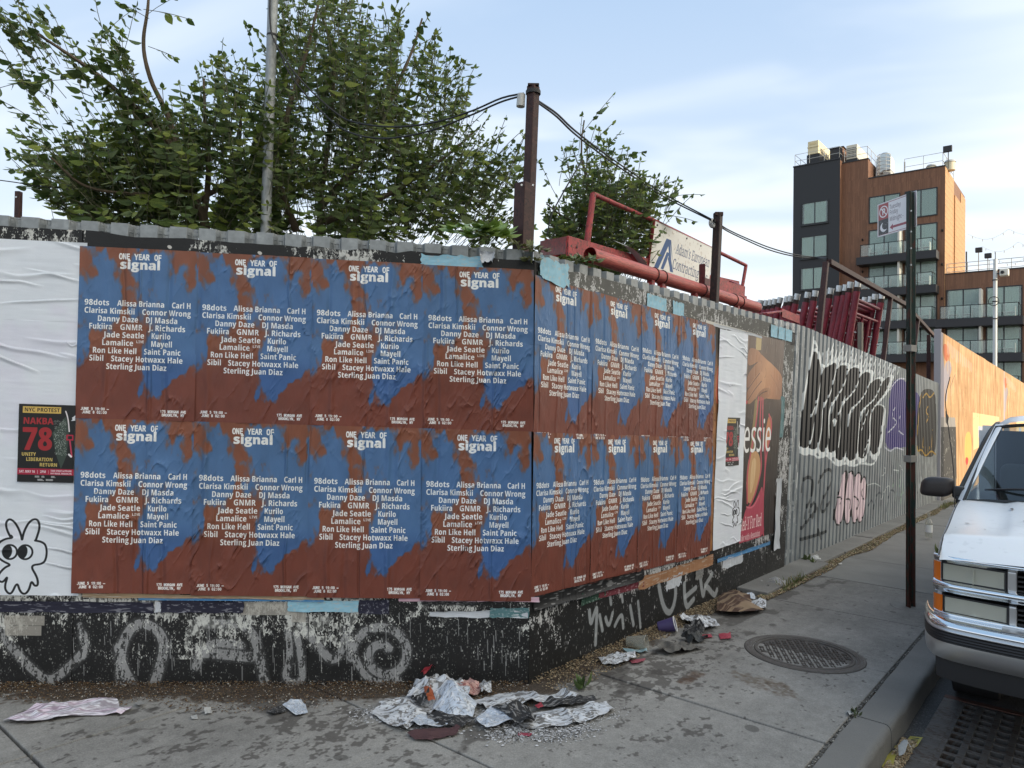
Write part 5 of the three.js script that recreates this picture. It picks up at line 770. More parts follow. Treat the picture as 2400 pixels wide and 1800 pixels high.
  for (const [x0, y0, x1, y1] of [[135, 705, 372, 905], [128, 1025, 362, 1225], [122, 1322, 358, 1520]]) { const [a, b, lo, hi] = H(k3(x0, y0), k3(x1, y1)); const w = P(k3((x0 + x1) / 2, (y0 + y1) / 2)); window2(hotel, a, b, w[1] - 1.02, w[1] + 1.02, wallZ.tower); mesh('sill', bx(a - 0.12, b + 0.12, w[1] - 1.22, w[1] - 1.12, wallZ.tower, wallZ.tower + 0.14), frameM, hotel); }
  const xa = P(k5(205, 500))[0], xb = P(k5(590, 500))[0], xc = P(k5(672, 500))[0], xd = P(k5(1075, 500))[0];
  const top0 = [P(k5(400, 320))[1], P(k5(400, 645))[1]];
  window2(hotel, xa, xb, top0[1], top0[0], wallZ.wall); window2(hotel, xc, xd, top0[1], top0[0], wallZ.wall);
  const bX0 = P(k5(135, 1000))[0], bX1 = P(k5(1060, 950))[0], yRail = P(k5(600, 942))[1], storey = (P(k5(600, 942))[1] - P(k6(600, 264))[1]);
  const chairShape = (x, y, z, s) => [rbx(x - 0.3 * s, x + 0.3 * s, y + 0.36, y + 0.43, z - 0.3, z + 0.3, 0.02, 1), rbx(x - 0.32 * s, x - 0.26 * s, y, y + 0.85, z - 0.3, z + 0.3, 0.02, 1), ...[-0.26, 0.26].map((d) => bx(x + d - 0.02, x + d + 0.02, y, y + 0.4, z - 0.28, z - 0.22)), ...[-0.26, 0.26].map((d) => bx(x + d - 0.02, x + d + 0.02, y, y + 0.4, z + 0.22, z + 0.28))];
  function balcony(parent, x0, x1, yr, z, pillarX, posts, where) {
    const y0 = yr - 1.15; mesh('balcony_slab', rbx(x0 - 0.35, x1 + 0.30, y0 - 0.72, y0, z, z + 1.55, 0.02, 1), slabM, parent);
    const rl = mesh('balcony_rail', [bx(x0, x1, yr - 0.05, yr, z + 1.44, z + 1.50), bx(x0, x0 + 0.05, yr - 0.05, yr, z, z + 1.5), bx(x1 - 0.05, x1, yr - 0.05, yr, z, z + 1.5), ...Array.from({ length: posts + 1 }, (_, k) => { const x = mix(x0, x1 - 0.05, k / posts); return bx(x, x + 0.05, y0, yr - 0.05, z + 1.44, z + 1.5); })], railM, parent);
    for (let k = 0; k < posts; k++) mesh('glass_panel', bx(mix(x0, x1, k / posts) + 0.06, mix(x0, x1, (k + 1) / posts) - 0.02, y0 + 0.06, yr - 0.08, z + 1.46, z + 1.475), ac, rl);
    if (pillarX) mesh('divider', bx(pillarX, pillarX + 0.16, y0, y0 + 2.5, z, z + 1.35), curtain, parent);
    for (const [f, s, w] of [[0.16, 1, 'leftmost'], [0.36, -1, 'second from left'], [0.78, 1, 'third from left'], [0.9, -1, 'rightmost']]) { const c = mesh('balcony_chair', chairShape(mix(x0, x1, f), y0, z + 0.85, s), greyM, scene); c.position.copy(T); c.rotation.y = turn; tag(c, `grey chair on the ${where}, ${w} of four`, 'chair', 'chairs on the far balconies'); }
  }
  for (let k = 0; k < 4; k++) {
    const yr = yRail - storey * k, y0 = yr - 1.05; window2(hotel, xa, xb, y0, y0 + 2.55, wallZ.wall); window2(hotel, xc, xd, y0, y0 + 2.55, wallZ.wall); balcony(hotel, bX0, bX1, yr, wallZ.wall, xb + 0.12, 5, ['top', 'second', 'third', 'fourth'][k] + ' balcony of the tall brown block');
    for (const x of [xa - 0.6, xd + 0.45]) mesh('wall_lamp', bar(V(x, yr + 0.7, -0.25), V(x, yr + 0.85, -0.08), 0.07, 8), railM, hotel);
  }
  // lower wing
  const wx0 = xR + 0.02, wyT = P(k6(1300, 228))[1], w1 = [P(k6(1210, 560))[0], P(k6(1635, 560))[0]], w2 = [P(k6(1728, 560))[0], P(k6(2178, 560))[0]], wr = P(k6(1700, 640))[1];
  mesh('wall', bx(wx0, w2[1] + 6, g0, wyT, -16, -0.27), wood, wing); mesh('coping', bx(wx0, w2[1] + 6, wyT, wyT + 0.1, -1.0, -0.22), blackM, wing);
  const wb0 = P(k6(1152, 660))[0], wb1 = P(k6(2160, 640))[0];
  for (let k = 0; k < 3; k++) { const yr = wr - storey * k, y0 = yr - 1.05; for (const w of [w1, w2]) window2(wing, w[0], w[1], y0, y0 + 2.55, -0.27); balcony(wing, wb0, wb1, yr, -0.27, w1[1] + 0.08, 5, ['top', 'middle', 'lowest'][k] + ' balcony of the lower right wing'); }
  { const g = []; for (const y of [0.35, 0.75, 1.1]) g.push(bar(V(wx0, wyT + y, -1.2), V(w2[1] + 6, wyT + y, -1.2), 0.03, 5)); for (let x = wx0; x < w2[1] + 6; x += 1.6) g.push(bar(V(x, wyT, -1.2), V(x, wyT + 1.1, -1.2), 0.03, 5)); mesh('roof_rail', g, greyM, wing); }
  const roofThing = (name, label, cat, parts) => { const o = thing(name, label, cat, T, turn); for (const [n, g, m] of parts) mesh(n, g, m, o); return o; };
  // roof plant: two cream cabinets, stair hood, duct, vents, railings, floodlights
  const b0 = P(k7(425, 520)), b1 = P(k7(640, 500)), bt = P(k7(640, 210))[1], bl = b0[1], gx0 = b0[0] * 1.0, gx1 = b1[0];
  const logo = M('#ffffff', 0.6, { map: canvasTex(256, 64, (c, w, h) => { c.fillStyle = '#cdbd92'; c.fillRect(0, 0, w, h); c.fillStyle = '#23211d'; fit(c, 'KOHLER', 30, 226, 50, 46); }) });
  roofThing('generator', 'cream generator cabinet on the dark stair tower, leftmost of the roof plant', 'generator', [['casing', [rbx(gx0, gx1, bl, bt, -4.6, -0.4, 0.05, 1)], cream], ['rib', bx(gx0 - 0.03, gx1 + 0.03, mix(bl, bt, 0.52), mix(bl, bt, 0.57), -0.5, -0.34), cream], ['name_plate', bx(mix(gx0, gx1, 0.2), mix(gx0, gx1, 0.8), mix(bl, bt, 0.72), mix(bl, bt, 0.86), -0.4, -0.38), logo], ['base_frame', bx(gx0 - 0.1, gx1 + 0.1, yT + 0.1, bl, -4.6, -0.45), blackM], ...Array.from({ length: 5 }, (_, k) => ['louvre', bx(gx1, gx1 + 0.04, mix(bl, bt, 0.2), mix(bl, bt, 0.5), -1.4 - 0.6 * k, -1.1 - 0.6 * k), railM])]);
  const c0 = P(k7(1185, 600)), c1 = P(k7(1405, 560));
  const slots = [], slotTex = canvasTex(64, 32, (c, w, h) => { c.fillStyle = '#b0aea4'; c.fillRect(0, 0, w, h); c.fillStyle = '#26282a'; for (let k = 0; k < 8; k++) c.fillRect(k * 8 + 2, 2, 5, h - 4); }, { repeat: [1, 2] }); const cl = P(k7(1185, 600))[1], ct = P(k7(1405, 275))[1]; for (const yy of [0.12, 0.36, 0.62]) slots.push(['vent_slot', bx(mix(c0[0], c1[0], 0.06), mix(c0[0], c1[0], 0.94), mix(cl, ct, yy), mix(cl, ct, yy + 0.17), -0.62, -0.57), M('#ffffff', 0.6, { map: slotTex })]);
  roofThing('condenser', 'white louvred condenser cabinet on the tall brown part of the roof', 'condenser', [['casing', rbx(c0[0], c1[0], cl, ct, -5.0, -0.6, 0.05, 1), M([0.56, 0.54, 0.46], 0.6)], ...slots, ['base_frame', bx(c0[0], c1[0], yB + 0.12, cl, -5, -0.65), blackM]]);
  roofThing('stair_hood', 'dark stair bulkhead on the roof between the two cream cabinets', 'roof bulkhead', [['wall', bx(P(k7(800, 320))[0], P(k7(1045, 280))[0], yT, P(k7(1045, 285))[1], -6, -1.6), blackM], ['side_wall', bx(P(k7(1045, 280))[0], P(k7(1045, 280))[0] + 0.05, yT, P(k7(1045, 290))[1], -6, -1.62), wood], ['roof', bx(P(k7(790, 320))[0], P(k7(1050, 280))[0] + 0.15, P(k7(1045, 285))[1], P(k7(1045, 275))[1], -6.1, -1.5), blackM]]);
  const railing = (label, pts, y, hgt) => { const g = []; for (let i = 0; i < pts.length - 1; i++) { const A = V(pts[i][0], y, pts[i][1]), B = V(pts[i + 1][0], y, pts[i + 1][1]), n = Math.max(1, Math.round(A.distanceTo(B) / 1.6)); for (const k of [0.5, 1]) g.push(bar(A.clone().setY(y + hgt * k), B.clone().setY(y + hgt * k), 0.024, 5)); for (let j = 0; j <= n; j++) { const C = A.clone().lerp(B, j / n); g.push(bar(C.clone().setY(y - 0.2), C.clone().setY(y + hgt), 0.024, 5)); } } roofThing('roof_railing', label, 'railing', [['rails', g, greyM]]); };
  railing('grey pipe railing round the top of the dark stair tower', [[xL + 0.1, -5], [xL + 0.1, 0.2], [xT - 0.1, 0.2], [xT, -3]], yT, 1.3); railing('grey pipe railing along the tall brown roof edge by the condenser', [[xT + 0.2, -0.4], [xB - 0.1, -0.4], [xB - 0.1, -5]], yB, 1.3); railing('grey pipe railing on the right end of the brown roof', [[xR - 3.4, -1.0], [xR - 0.3, -1.0], [xR - 0.2, -6.5]], yN, 1.5);
  { const g = [], x = xB + 1.0, z = -2.5, lt = P(k7(1850, 430))[1]; for (const s of [-0.4, 0.4]) g.push(bar(V(x + s, yN, z), V(x + s, lt, z), 0.03, 5)); for (let k = 0; k < 6; k++) { const r = new THREE.TorusGeometry(0.55, 0.03, 5, 16); r.rotateX(Math.PI / 2); r.translate(x, mix(yN + 0.8, lt, k / 5), z + 0.45); g.push(r); } for (let k = 0; k < 6; k++) { const q = k / 6 * 6.28; g.push(bar(V(x + 0.55 * Math.cos(q), yN + 0.8, z + 0.45 + 0.55 * Math.sin(q)), V(x + 0.55 * Math.cos(q), lt, z + 0.45 + 0.55 * Math.sin(q)), 0.025, 5)); } roofThing('caged_ladder', 'grey caged roof ladder at the step in the brown roof', 'ladder', [['cage', g, greyM]]); }
  { const x0 = P(k7(1690, 900))[0], x1 = P(k7(1830, 850))[0], x2 = P(k7(1985, 830))[0], steel = M([0.5, 0.56, 0.58], 0.3, { metalness: 0.6 }); const s = new THREE.Shape(); s.moveTo(x0, yN + 0.7); s.lineTo(x0 + 0.05, yN + 2.4); s.lineTo(x1, yN + 2.9); s.lineTo(x2 - 0.4, yN + 2.9); s.quadraticCurveTo(x2, yN + 2.8, x2, yN + 2.2); s.lineTo(x2, yN + 1.2); s.lineTo(x1, yN + 1.2); s.closePath(); const g = new THREE.ExtrudeGeometry(s, { depth: 1.6, bevelEnabled: true, bevelSize: 0.04, bevelThickness: 0.04, bevelSegments: 1 }); g.translate(0, 0, -4); roofThing('air_duct', 'shiny bent metal duct on the brown roof beside the ladder', 'duct', [['duct', g, steel], ['stand', bx(x1, x2, yN, yN + 1.2, -3.9, -2.5), greyM]]); }
  const fan = (px, label, s = 1) => { const x = P(px)[0]; roofThing('roof_fan', label, 'roof fan', [['drum', bar(V(x, yN, -2), V(x, yN + 0.9 * s, -2), 0.55 * s, 18), M([0.6, 0.56, 0.42], 0.6)], ['cap', bar(V(x, yN + 0.92 * s, -2), V(x, yN + 1.15 * s, -2), 0.62 * s, 18, 0.5 * s), greyM]]); };
  fan(k5(680, 0), 'small round roof fan in the middle of the brown roof', 0.35); fan(k3(1300, 370), 'cream round roof fan left of the right-hand roof railing', 0.7); fan(k3(1480, 345), 'wide round roof fan inside the right-hand roof railing', 0.8);
  { const x = P(k3(1478, 280))[0]; roofThing('floodlight', 'dark floodlight above the right-hand roof railing', 'floodlight', [['head', rbx(x - 0.4, x + 0.3, yN + 1.5, yN + 2.05, -1.3, -1.0, 0.03, 1), blackM], ['arm', bar(V(x, yN, -1.2), V(x, yN + 1.6, -1.2), 0.04, 6), blackM]]); }
  for (const [k, dx] of [[0, 2.2], [1, 2.9]]) { const y = wyT + 2.4 - 0.6 * k; roofThing('floodlight', k ? 'dark floodlight on the lower roof, right of a pair' : 'dark floodlight on the lower roof, left of a pair', 'floodlight', [['head', rbx(wx0 + dx - 0.25, wx0 + dx + 0.3, y - 0.2, y + 0.25, -3.2, -2.9, 0.05, 1), blackM], ['arm', bar(V(wx0 + dx, wyT, -3.1), V(wx0 + dx, y, -3.1), 0.04, 6), greyM]]); }
  roofThing('pipe', 'thin dark vent pipe on the lower roof by the tall block', 'pipe', [['pipe', bar(V(wx0 + 1.4, wyT, -2), V(wx0 + 1.4, wyT + 2.2, -2), 0.06, 8), blackM]]); roofThing('pipe', 'thin dark vent pipe in the middle of the brown roof', 'pipe', [['pipe', bar(V(P(k5(620, 0))[0], yN, -1.5), V(P(k5(620, 0))[0], yN + 1.4, -1.5), 0.06, 8), blackM]]);
  { for (let k = 0; k < 3; k++) { const y = wyT + 4.6 - 1.1 * k, z = -6 - k, x0 = wx0 + 1 + k, x1 = w2[1] + 5, pts = [], bulbs = []; for (let i = 0; i <= 24; i++) { const u = i / 24; pts.push(V(mix(x0, x1, u), y - 0.7 * Math.abs(Math.sin(u * 9.4)), z)); if (i % 2) bulbs.push(bar(pts[i].clone(), pts[i].clone().add(V(0, -0.22, 0)), 0.03, 6)); } roofThing('string_lights', ['uppermost', 'middle', 'lowest'][k] + ' festoon of unlit bulbs above the lower roof', 'string lights', [['wire', tube(pts, 0.010, 4, 80), greyM], ...bulbs.map((g) => ['bulb', g, greyM])]); } }
  // low roofs beyond and the opposite row of houses that shades this end of the street
  const row = thing('warehouse', 'x', 'building', AB(0, 16.6), TH); row.userData.label = 'pale rendered warehouse row across the street, out of view at the right';
  mesh('wall', [bx(-24, 16.2, -1.2, 9.6, 0, 12)], M([0.58, 0.54, 0.48], 0.85, { map: grainTex }), row); mesh('cornice', bx(-24.1, 16.3, 9.6, 10.0, -0.3, 12), slabM, row);
  for (let f = 0; f < 3; f++) for (let k = 0; k < 12; k++) { const x = -22 + 3.2 * k, y = 1.0 + 3.1 * f, o = mesh('window', [bx(x - 0.08, x + 1.7, y - 0.12, y, -0.10, 0.02), bx(x - 0.08, x + 1.7, y + 2.2, y + 2.3, -0.06, 0.02), bx(x - 0.08, x, y, y + 2.2, -0.06, 0.02), bx(x + 1.62, x + 1.7, y, y + 2.2, -0.06, 0.02)], greyM, row); mesh('pane', bx(x, x + 1.62, y, y + 2.2, -0.03, -0.015), glassM, o); }
}

// ------------------------------------------------------------------ trees behind the left wall
const leafGeo = (() => { // one ovate leaf, 1 long, folded along its rib; base at 0, tip along +y
  const P = [], uv = [], I = [], prof = [[0, 0], [0.14, 0.21], [0.36, 0.31], [0.62, 0.25], [0.84, 0.11], [1, 0]];
  prof.forEach(([y, w]) => { const z = -0.10 * y * y; for (const s of [-1, 0, 1]) { P.push(s * w, y, z + (s ? 0.07 * w / 0.28 : 0)); uv.push(0.5 + s * w, y); } });
  for (let i = 0; i < prof.length - 1; i++) for (const k of [0, 1]) { const a = i * 3 + k, b = a + 1, c = a + 3, d = c + 1; I.push(a, b, d, a, d, c); }
  const g = new THREE.BufferGeometry(); g.setAttribute('position', new THREE.Float32BufferAttribute(P, 3)); g.setAttribute('uv', new THREE.Float32BufferAttribute(uv, 2)); g.setIndex(I); g.computeVertexNormals(); return g;
})();
const leafTex = canvasTex(128, 256, (c, w, h) => { paint(c, w, h, (x, y) => { const n = fbm(x / 14, y / 14, 3, 3), v = Math.abs(x - w / 2) < 2 ? 1.25 : Math.abs(((y + Math.abs(x - w / 2) * 0.7) % 30) - 15) < 1.6 ? 1.12 : 1; return [205 * v * (0.85 + 0.3 * n), 212 * v * (0.85 + 0.3 * n), 195 * v * (0.85 + 0.3 * n)]; }); });
const leafMats = [[0.215, 0.280, 0.070], [0.155, 0.220, 0.066], [0.31, 0.35, 0.085], [0.115, 0.165, 0.062], [0.19, 0.235, 0.105]].map((c) => new THREE.MeshPhysicalMaterial({ color: new THREE.Color().setRGB(...c), map: leafTex, roughness: 0.7, specularIntensity: 0.35, transmission: 0.42, thickness: 0, side: THREE.DoubleSide }));
const leafInst = new THREE.MeshPhysicalMaterial({ color: '#ffffff', map: leafTex, roughness: 0.7, specularIntensity: 0.35, transmission: 0.42, thickness: 0, side: THREE.DoubleSide });
const bark = M('#ffffff', 0.9, { map: canvasTex(128, 256, (c, w, h) => paint(c, w, h, (x, y) => { const n = ridge(x / 14, y / 60, 3, 4); return [70 + 40 * n, 62 + 34 * n, 52 + 28 * n]; })) }), twigM = M([0.12, 0.12, 0.075], 0.85);
const leafCols = leafMats.map((m) => m.color);
const D2 = (x, y, Z) => atDepth(x * K, y * K, Z);         // picture points here are in 2212-pixel units
function inPoly(x, y, P) { let c = false; for (let i = 0, j = P.length - 1; i < P.length; j = i++) if ((P[i][1] > y) !== (P[j][1] > y) && x < (P[j][0] - P[i][0]) * (y - P[i][1]) / (P[j][1] - P[i][1]) + P[i][0]) c = !c; return c; }
// limbs: polylines of [x, y, depth] with start and end radius; zones: { poly, n, depth range, root } in which shoots grow
function tree(label, seed, foot, limbs, zones, group, leafScale = 1) {
  const r = rng(seed), t = thing('tree', label, 'tree', foot, 0, group), o = t.position, leaves = [], twigs = [];
  limbs.forEach(([pts, r0, r1], li) => {
    const P = pts.map(([x, y, Z]) => D2(x, y, Z)); if (li === 0) P.unshift(foot.clone());
    const curve = new THREE.CatmullRomCurve3(P), n = P.length * 5, g = new THREE.TubeGeometry(curve, n, 1, 8), p = g.attributes.position;
    for (let i = 0; i <= n; i++) { const c = curve.getPointAt(i / n), rad = mix(r0, r1, i / n); for (let k = 0; k <= 8; k++) { const q = i * 9 + k, v = V(p.getX(q), p.getY(q), p.getZ(q)).sub(c).multiplyScalar(rad * (0.92 + 0.16 * vn(i, k, seed))).add(c).sub(o); p.setXYZ(q, v.x, v.y, v.z); } }
    g.computeVertexNormals(); mesh(li === 0 ? 'trunk' : 'limb', g, bark, t);
  });
  const addLeaf = (p, dir, size) => {                     // leaf hangs out along dir, face mostly upwards
    const y = dir.clone().normalize(), up = V((r() - 0.5) * 1.6, 0.55, 0.75 + (r() - 0.5) * 1.5), x = up.clone().cross(y).normalize(), z = x.clone().cross(y);
    leaves.push({ m: new THREE.Matrix4().makeBasis(x.multiplyScalar(size * (0.85 + 0.3 * r())), y.multiplyScalar(size), z.multiplyScalar(size)).setPosition(p), k: size / p.clone().add(o).setY(0).length(), c: Math.floor(r() * 5) });
  };
  const shoot = (base, dir, L, s0 = 1) => {
    const pts = [base.clone()], n = Math.max(4, Math.round(L / 0.085)); let d = dir.clone().normalize(), p = base.clone(); const side0 = d.clone().cross(V(0.2 * (r() - 0.5), 1, 0.2 * (r() - 0.5))).normalize();
    for (let i = 1; i <= n; i++) {
      d.add(V((r() - 0.5) * 0.16, 0.03 - 0.10 * (i / n), (r() - 0.5) * 0.16)).normalize(); p = p.clone().addScaledVector(d, L / n); pts.push(p);
      if (i < 2) continue; const sz = leafScale * s0 * (0.066 + 0.092 * r()) * (i > n - 2 ? 0.55 : i > n - 4 ? 0.8 : 1);
      for (const s of [1, -1]) { if (r() < 0.16) continue; const out = side0.clone().multiplyScalar(s).addScaledVector(d, 0.45 + 0.3 * r()).add(V((r() - 0.5) * 0.5, -0.35 - 0.5 * r(), (r() - 0.5) * 0.5)); addLeaf(p.clone().add(V((r() - 0.5) * 0.01, 0, 0)), out, sz); }
    }
    addLeaf(p, d, 0.05 * leafScale * s0); twigs.push(tube(pts, 0.0026, 4, n * 2));
  };
  for (const z of zones) {
    const xs = z.poly.map((p) => p[0]), ys = z.poly.map((p) => p[1]), x0 = Math.min(...xs), x1 = Math.max(...xs), y0 = Math.min(...ys), y1 = Math.max(...ys);
    for (let k = 0, tries = 0; k < z.n && tries < z.n * 30; tries++) {
      const x = mix(x0, x1, r()), y = mix(y0, y1, r()); if (!inPoly(x, y, z.poly)) continue;
      if (z.clump && vn(x / 75, y / 75, seed + 3) < z.clump * (0.6 + 0.6 * r())) { if (r() < 0.8) continue; } k++;
      const Z = mix(z.Z[0], z.Z[1], r()), tip = D2(x, y, Z), root = D2(z.root[0] + (x - z.root[0]) * 0.25, z.root[1], mix(z.Z[0], z.Z[1], 0.5));
      const dir = tip.clone().sub(root).normalize().add(V((r() - 0.5) * 0.9, 0.25 + 0.4 * r(), (r() - 0.5) * 0.9)).normalize(), L = (z.len ?? 0.45) * (0.6 + 0.8 * r());
      shoot(tip.addScaledVector(dir, -L * 0.6).sub(o), dir, L);
    }
  }
  for (const z of zones) for (const s of z.shoots ?? []) { const A = D2(s[0], s[1], s[4] ?? z.Z[0]), B = D2(s[2], s[3], s[4] ?? z.Z[0]), d = B.clone().sub(A); shoot(A.sub(o), d, d.length(), 1.1); }
  stuff(mesh('twigs', twigs, twigM, t));
  leaves.sort((a, b) => b.k - a.k);
  const near = leaves.slice(0, 260), rest = leaves.slice(260);
  for (const l of near) { const m = mesh('leaf', leafGeo, leafMats[l.c], t); m.matrix.copy(l.m); m.matrix.decompose(m.position, m.quaternion, m.scale); }
  const im = new THREE.InstancedMesh(leafGeo, leafInst, rest.length); im.name = 'foliage'; rest.forEach((l, i) => { im.setMatrixAt(i, l.m); const c = leafCols[l.c], v = 0.8 + 0.4 * h2(i, 3, seed); im.setColorAt(i, new THREE.Color().setRGB(c.r * v, c.g * v, c.b * v)); });
  im.castShadow = im.receiveShadow = true; stuff(im); t.add(im); return leaves.length;
}
const footAt = (x, y, Z) => { const p = D2(x, y, Z); p.y = groundY(p.x, p.z); return p; };
const nl = [];
nl.push(tree('spreading leafy tree with thin bare-topped limbs at the far left behind the wall', 11, footAt(470, 560, 5.9),
  [[[[440, 470, 5.9], [400, 400, 5.85], [385, 330, 5.8]], 0.055, 0.035], [[[385, 330, 5.8], [300, 240, 5.6], [215, 165, 5.5], [140, 112, 5.4], [60, 60, 5.3]], 0.03, 0.008], [[[385, 330, 5.8], [362, 250, 5.7], [325, 170, 5.6], [310, 100, 5.55], [320, 10, 5.5], [322, -40, 5.5]], 0.026, 0.008], [[[440, 470, 5.9], [450, 380, 6.0], [443, 250, 6.0], [440, 170, 6.0]], 0.03, 0.01], [[[400, 420, 5.85], [300, 420, 5.6], [180, 400, 5.4], [110, 340, 5.3]], 0.022, 0.007], [[[420, 440, 5.9], [500, 380, 6.1], [520, 260, 6.2], [515, 170, 6.2]], 0.022, 0.008]],
  [{ poly: [[110, 440], [60, 380], [40, 290], [90, 240], [180, 235], [260, 250], [330, 250], [420, 190], [470, 150], [540, 170], [600, 230], [600, 505], [200, 505]], n: 520, Z: [5.2, 6.6], root: [440, 560], clump: 0.42, len: 0.42 },
    { poly: [[150, 400], [160, 330], [300, 300], [420, 280], [600, 260], [600, 505], [170, 505]], n: 480, Z: [5.6, 7.0], root: [440, 600], clump: 0.3, len: 0.4 },
    { poly: [[0, 110], [0, 20], [120, 30], [230, 60], [280, 130], [330, 200], [300, 240], [180, 200], [60, 190]], n: 60, Z: [5.2, 5.7], root: [380, 330], clump: 0.45, len: 0.45, shoots: [[200, 110, 270, 15, 5.4], [60, 60, 30, -30, 5.3], [150, 120, 100, 0, 5.3], [230, 95, 190, -20, 5.4], [310, 20, 405, 35, 5.5], [322, 40, 260, 5, 5.5], [320, 30, 390, -20, 5.5], [320, 100, 375, 120, 5.5], [260, 130, 300, 20, 5.5], [160, 170, 10, 190, 5.3], [120, 215, 0, 150, 5.3], [110, 290, 5, 215, 5.2], [130, 340, 30, 285, 5.2], [150, 400, 35, 360, 5.2], [180, 440, 60, 395, 5.3], [200, 490, 60, 510, 5.3]] }],
  'trees behind the left wall'));
nl.push(tree('tall dense green tree in the middle, right of the galvanised mast', 23, footAt(700, 560, 6.4),
  [[[[690, 470, 6.4], [700, 380, 6.4], [715, 250, 6.4], [720, 120, 6.4], [690, 20, 6.4]], 0.05, 0.012], [[[640, 500, 6.3], [600, 380, 6.1], [620, 250, 6.0], [660, 120, 6.0], [690, 0, 6.0]], 0.035, 0.01], [[[690, 450, 6.4], [790, 330, 6.3], [850, 200, 6.2], [890, 110, 6.2], [912, 40, 6.2]], 0.035, 0.008], [[[700, 480, 6.4], [840, 420, 6.3], [960, 340, 6.2], [1030, 280, 6.2]], 0.03, 0.008], [[[570, 470, 6.2], [560, 350, 6.1], [575, 200, 6.0]], 0.02, 0.008]],
  [{ poly: [[555, 190], [590, 90], [600, 0], [600, -40], [770, -40], [790, 60], [830, 80], [860, 30], [900, 60], [945, 130], [990, 165], [1020, 200], [1000, 260], [1060, 300], [1110, 330], [1125, 400], [1120, 520], [560, 520]], n: 820, Z: [5.4, 7.2], root: [720, 640], clump: 0.36, len: 0.42 },
    { poly: [[590, 180], [640, 90], [740, 100], [830, 170], [960, 260], [1080, 400], [1120, 520], [560, 520], [560, 320]], n: 780, Z: [6.2, 7.6], root: [720, 640], clump: 0.22, len: 0.42, shoots: [[880, 130, 917, 30, 5.9], [950, 215, 1028, 160, 5.9], [960, 130, 985, 122, 5.9], [900, 100, 945, 75, 5.9], [1000, 300, 1028, 280, 5.9], [1060, 330, 1095, 255, 5.9], [1080, 380, 1135, 295, 5.9], [1080, 400, 1140, 355, 5.9], [840, 60, 870, -10, 5.9], [600, 100, 545, 60, 5.8], [560, 230, 470, 115, 5.8], [560, 190, 540, 60, 5.8], [520, 250, 460, 160, 5.8], [700, 40, 740, -40, 5.8]] }],
  'trees behind the left wall', 0.86));
nl.push(tree('small sparse tree between the corner post and the company sign', 37, footAt(1300, 560, 6.6),
  [[[[1290, 500, 6.6], [1275, 420, 6.6], [1255, 330, 6.5], [1262, 260, 6.5]], 0.028, 0.007], [[[1300, 520, 6.6], [1340, 430, 6.6], [1390, 380, 6.6]], 0.02, 0.007], [[[1290, 500, 6.6], [1220, 470, 6.6], [1180, 440, 6.6]], 0.015, 0.006]],
  [{ poly: [[1180, 540], [1190, 450], [1240, 430], [1300, 400], [1390, 410], [1410, 470], [1410, 590], [1240, 590]], n: 520, Z: [6.1, 7.4], root: [1300, 640], clump: 0.22, len: 0.34 },
    { poly: [[1210, 360], [1240, 300], [1300, 310], [1370, 370], [1430, 400], [1480, 420], [1470, 450], [1380, 440], [1250, 430]], n: 95, Z: [6.1, 7.0], root: [1290, 560], clump: 0.4, len: 0.34, shoots: [[1250, 330, 1258, 250, 6.3], [1255, 290, 1325, 205, 6.3], [1262, 330, 1320, 265, 6.3], [1290, 355, 1385, 322, 6.3], [1300, 330, 1335, 290, 6.3], [1380, 420, 1455, 385, 6.3], [1420, 430, 1515, 415, 6.4], [1400, 460, 1500, 470, 6.4], [1260, 380, 1205, 345, 6.3], [1200, 420, 1170, 365, 6.4]] }],
  'trees behind the left wall', 0.85));
console.log('leaves', nl.join(' '));
// big-leaved creeper and weeds on the wall top
function creeper(label, spots, leafSize, col, cat = 'plant', nameK = 'creeper') {
  const first = spots[0], t = thing(nameK, label, cat, first), r = rng(91 + Math.round(leafSize * 1000)), m = new THREE.MeshPhysicalMaterial({ color: new THREE.Color().setRGB(...col), map: leafTex, roughness: 0.6, transmission: 0.35, thickness: 0, side: THREE.DoubleSide }), st = [];
  for (const s of spots) { const b = s.clone().sub(first); for (let k = 0; k < 5; k++) { const q = k / 5 * 6.28 + r(), d = V(Math.cos(q), 0.5 + 0.6 * r(), 0.5 * Math.sin(q) + 0.3), L = leafSize * (0.5 + 0.5 * r()), e = b.clone().addScaledVector(d.normalize(), L); st.push(tube([b.clone(), b.clone().lerp(e, 0.5).add(V(0, 0.02, 0)), e], 0.0025, 5, 6));
    for (let j = 0; j < 3; j++) { const l = mesh('leaf', leafGeo, m, t), dir = d.clone().applyAxisAngle(V(0, 1, 0), (j - 1) * 0.9).add(V(0, -0.7, 0)).normalize(), x = V((r() - 0.5) * 0.5, 1, 0.6).cross(dir).normalize(), z = x.clone().cross(dir), sz = leafSize * (0.75 + 0.45 * r()); new THREE.Matrix4().makeBasis(x.multiplyScalar(sz), dir.multiplyScalar(sz), z.multiplyScalar(sz)).setPosition(e).decompose(l.position, l.quaternion, l.scale); } } }
  mesh('stem', st, M([0.12, 0.13, 0.05], 0.8), t); return t;
}
const wl = (x, y, o = -0.05) => { const p = onL(x * K, y * K, o); return LW(p[0], p[1], o); }, wr = (x, y, o = -0.03) => { const p = onW(x * K, y * K, o); return RW(p[0], p[1], o); };
creeper('bright green big-leaved plant peeping over the wall top left of the corner post', [wl(1010, 514), wl(1040, 517), wl(1072, 521)], 0.105, [0.32, 0.44, 0.09]);
creeper('wispy yellow-green vine hanging over the wall top at the corner', [wl(1120, 540, 0.02), wl(1145, 545, 0.025), wr(1165, 548, 0.02), wl(1148, 568, 0.03)], 0.045, [0.26, 0.25, 0.08], 'vine', 'vine');
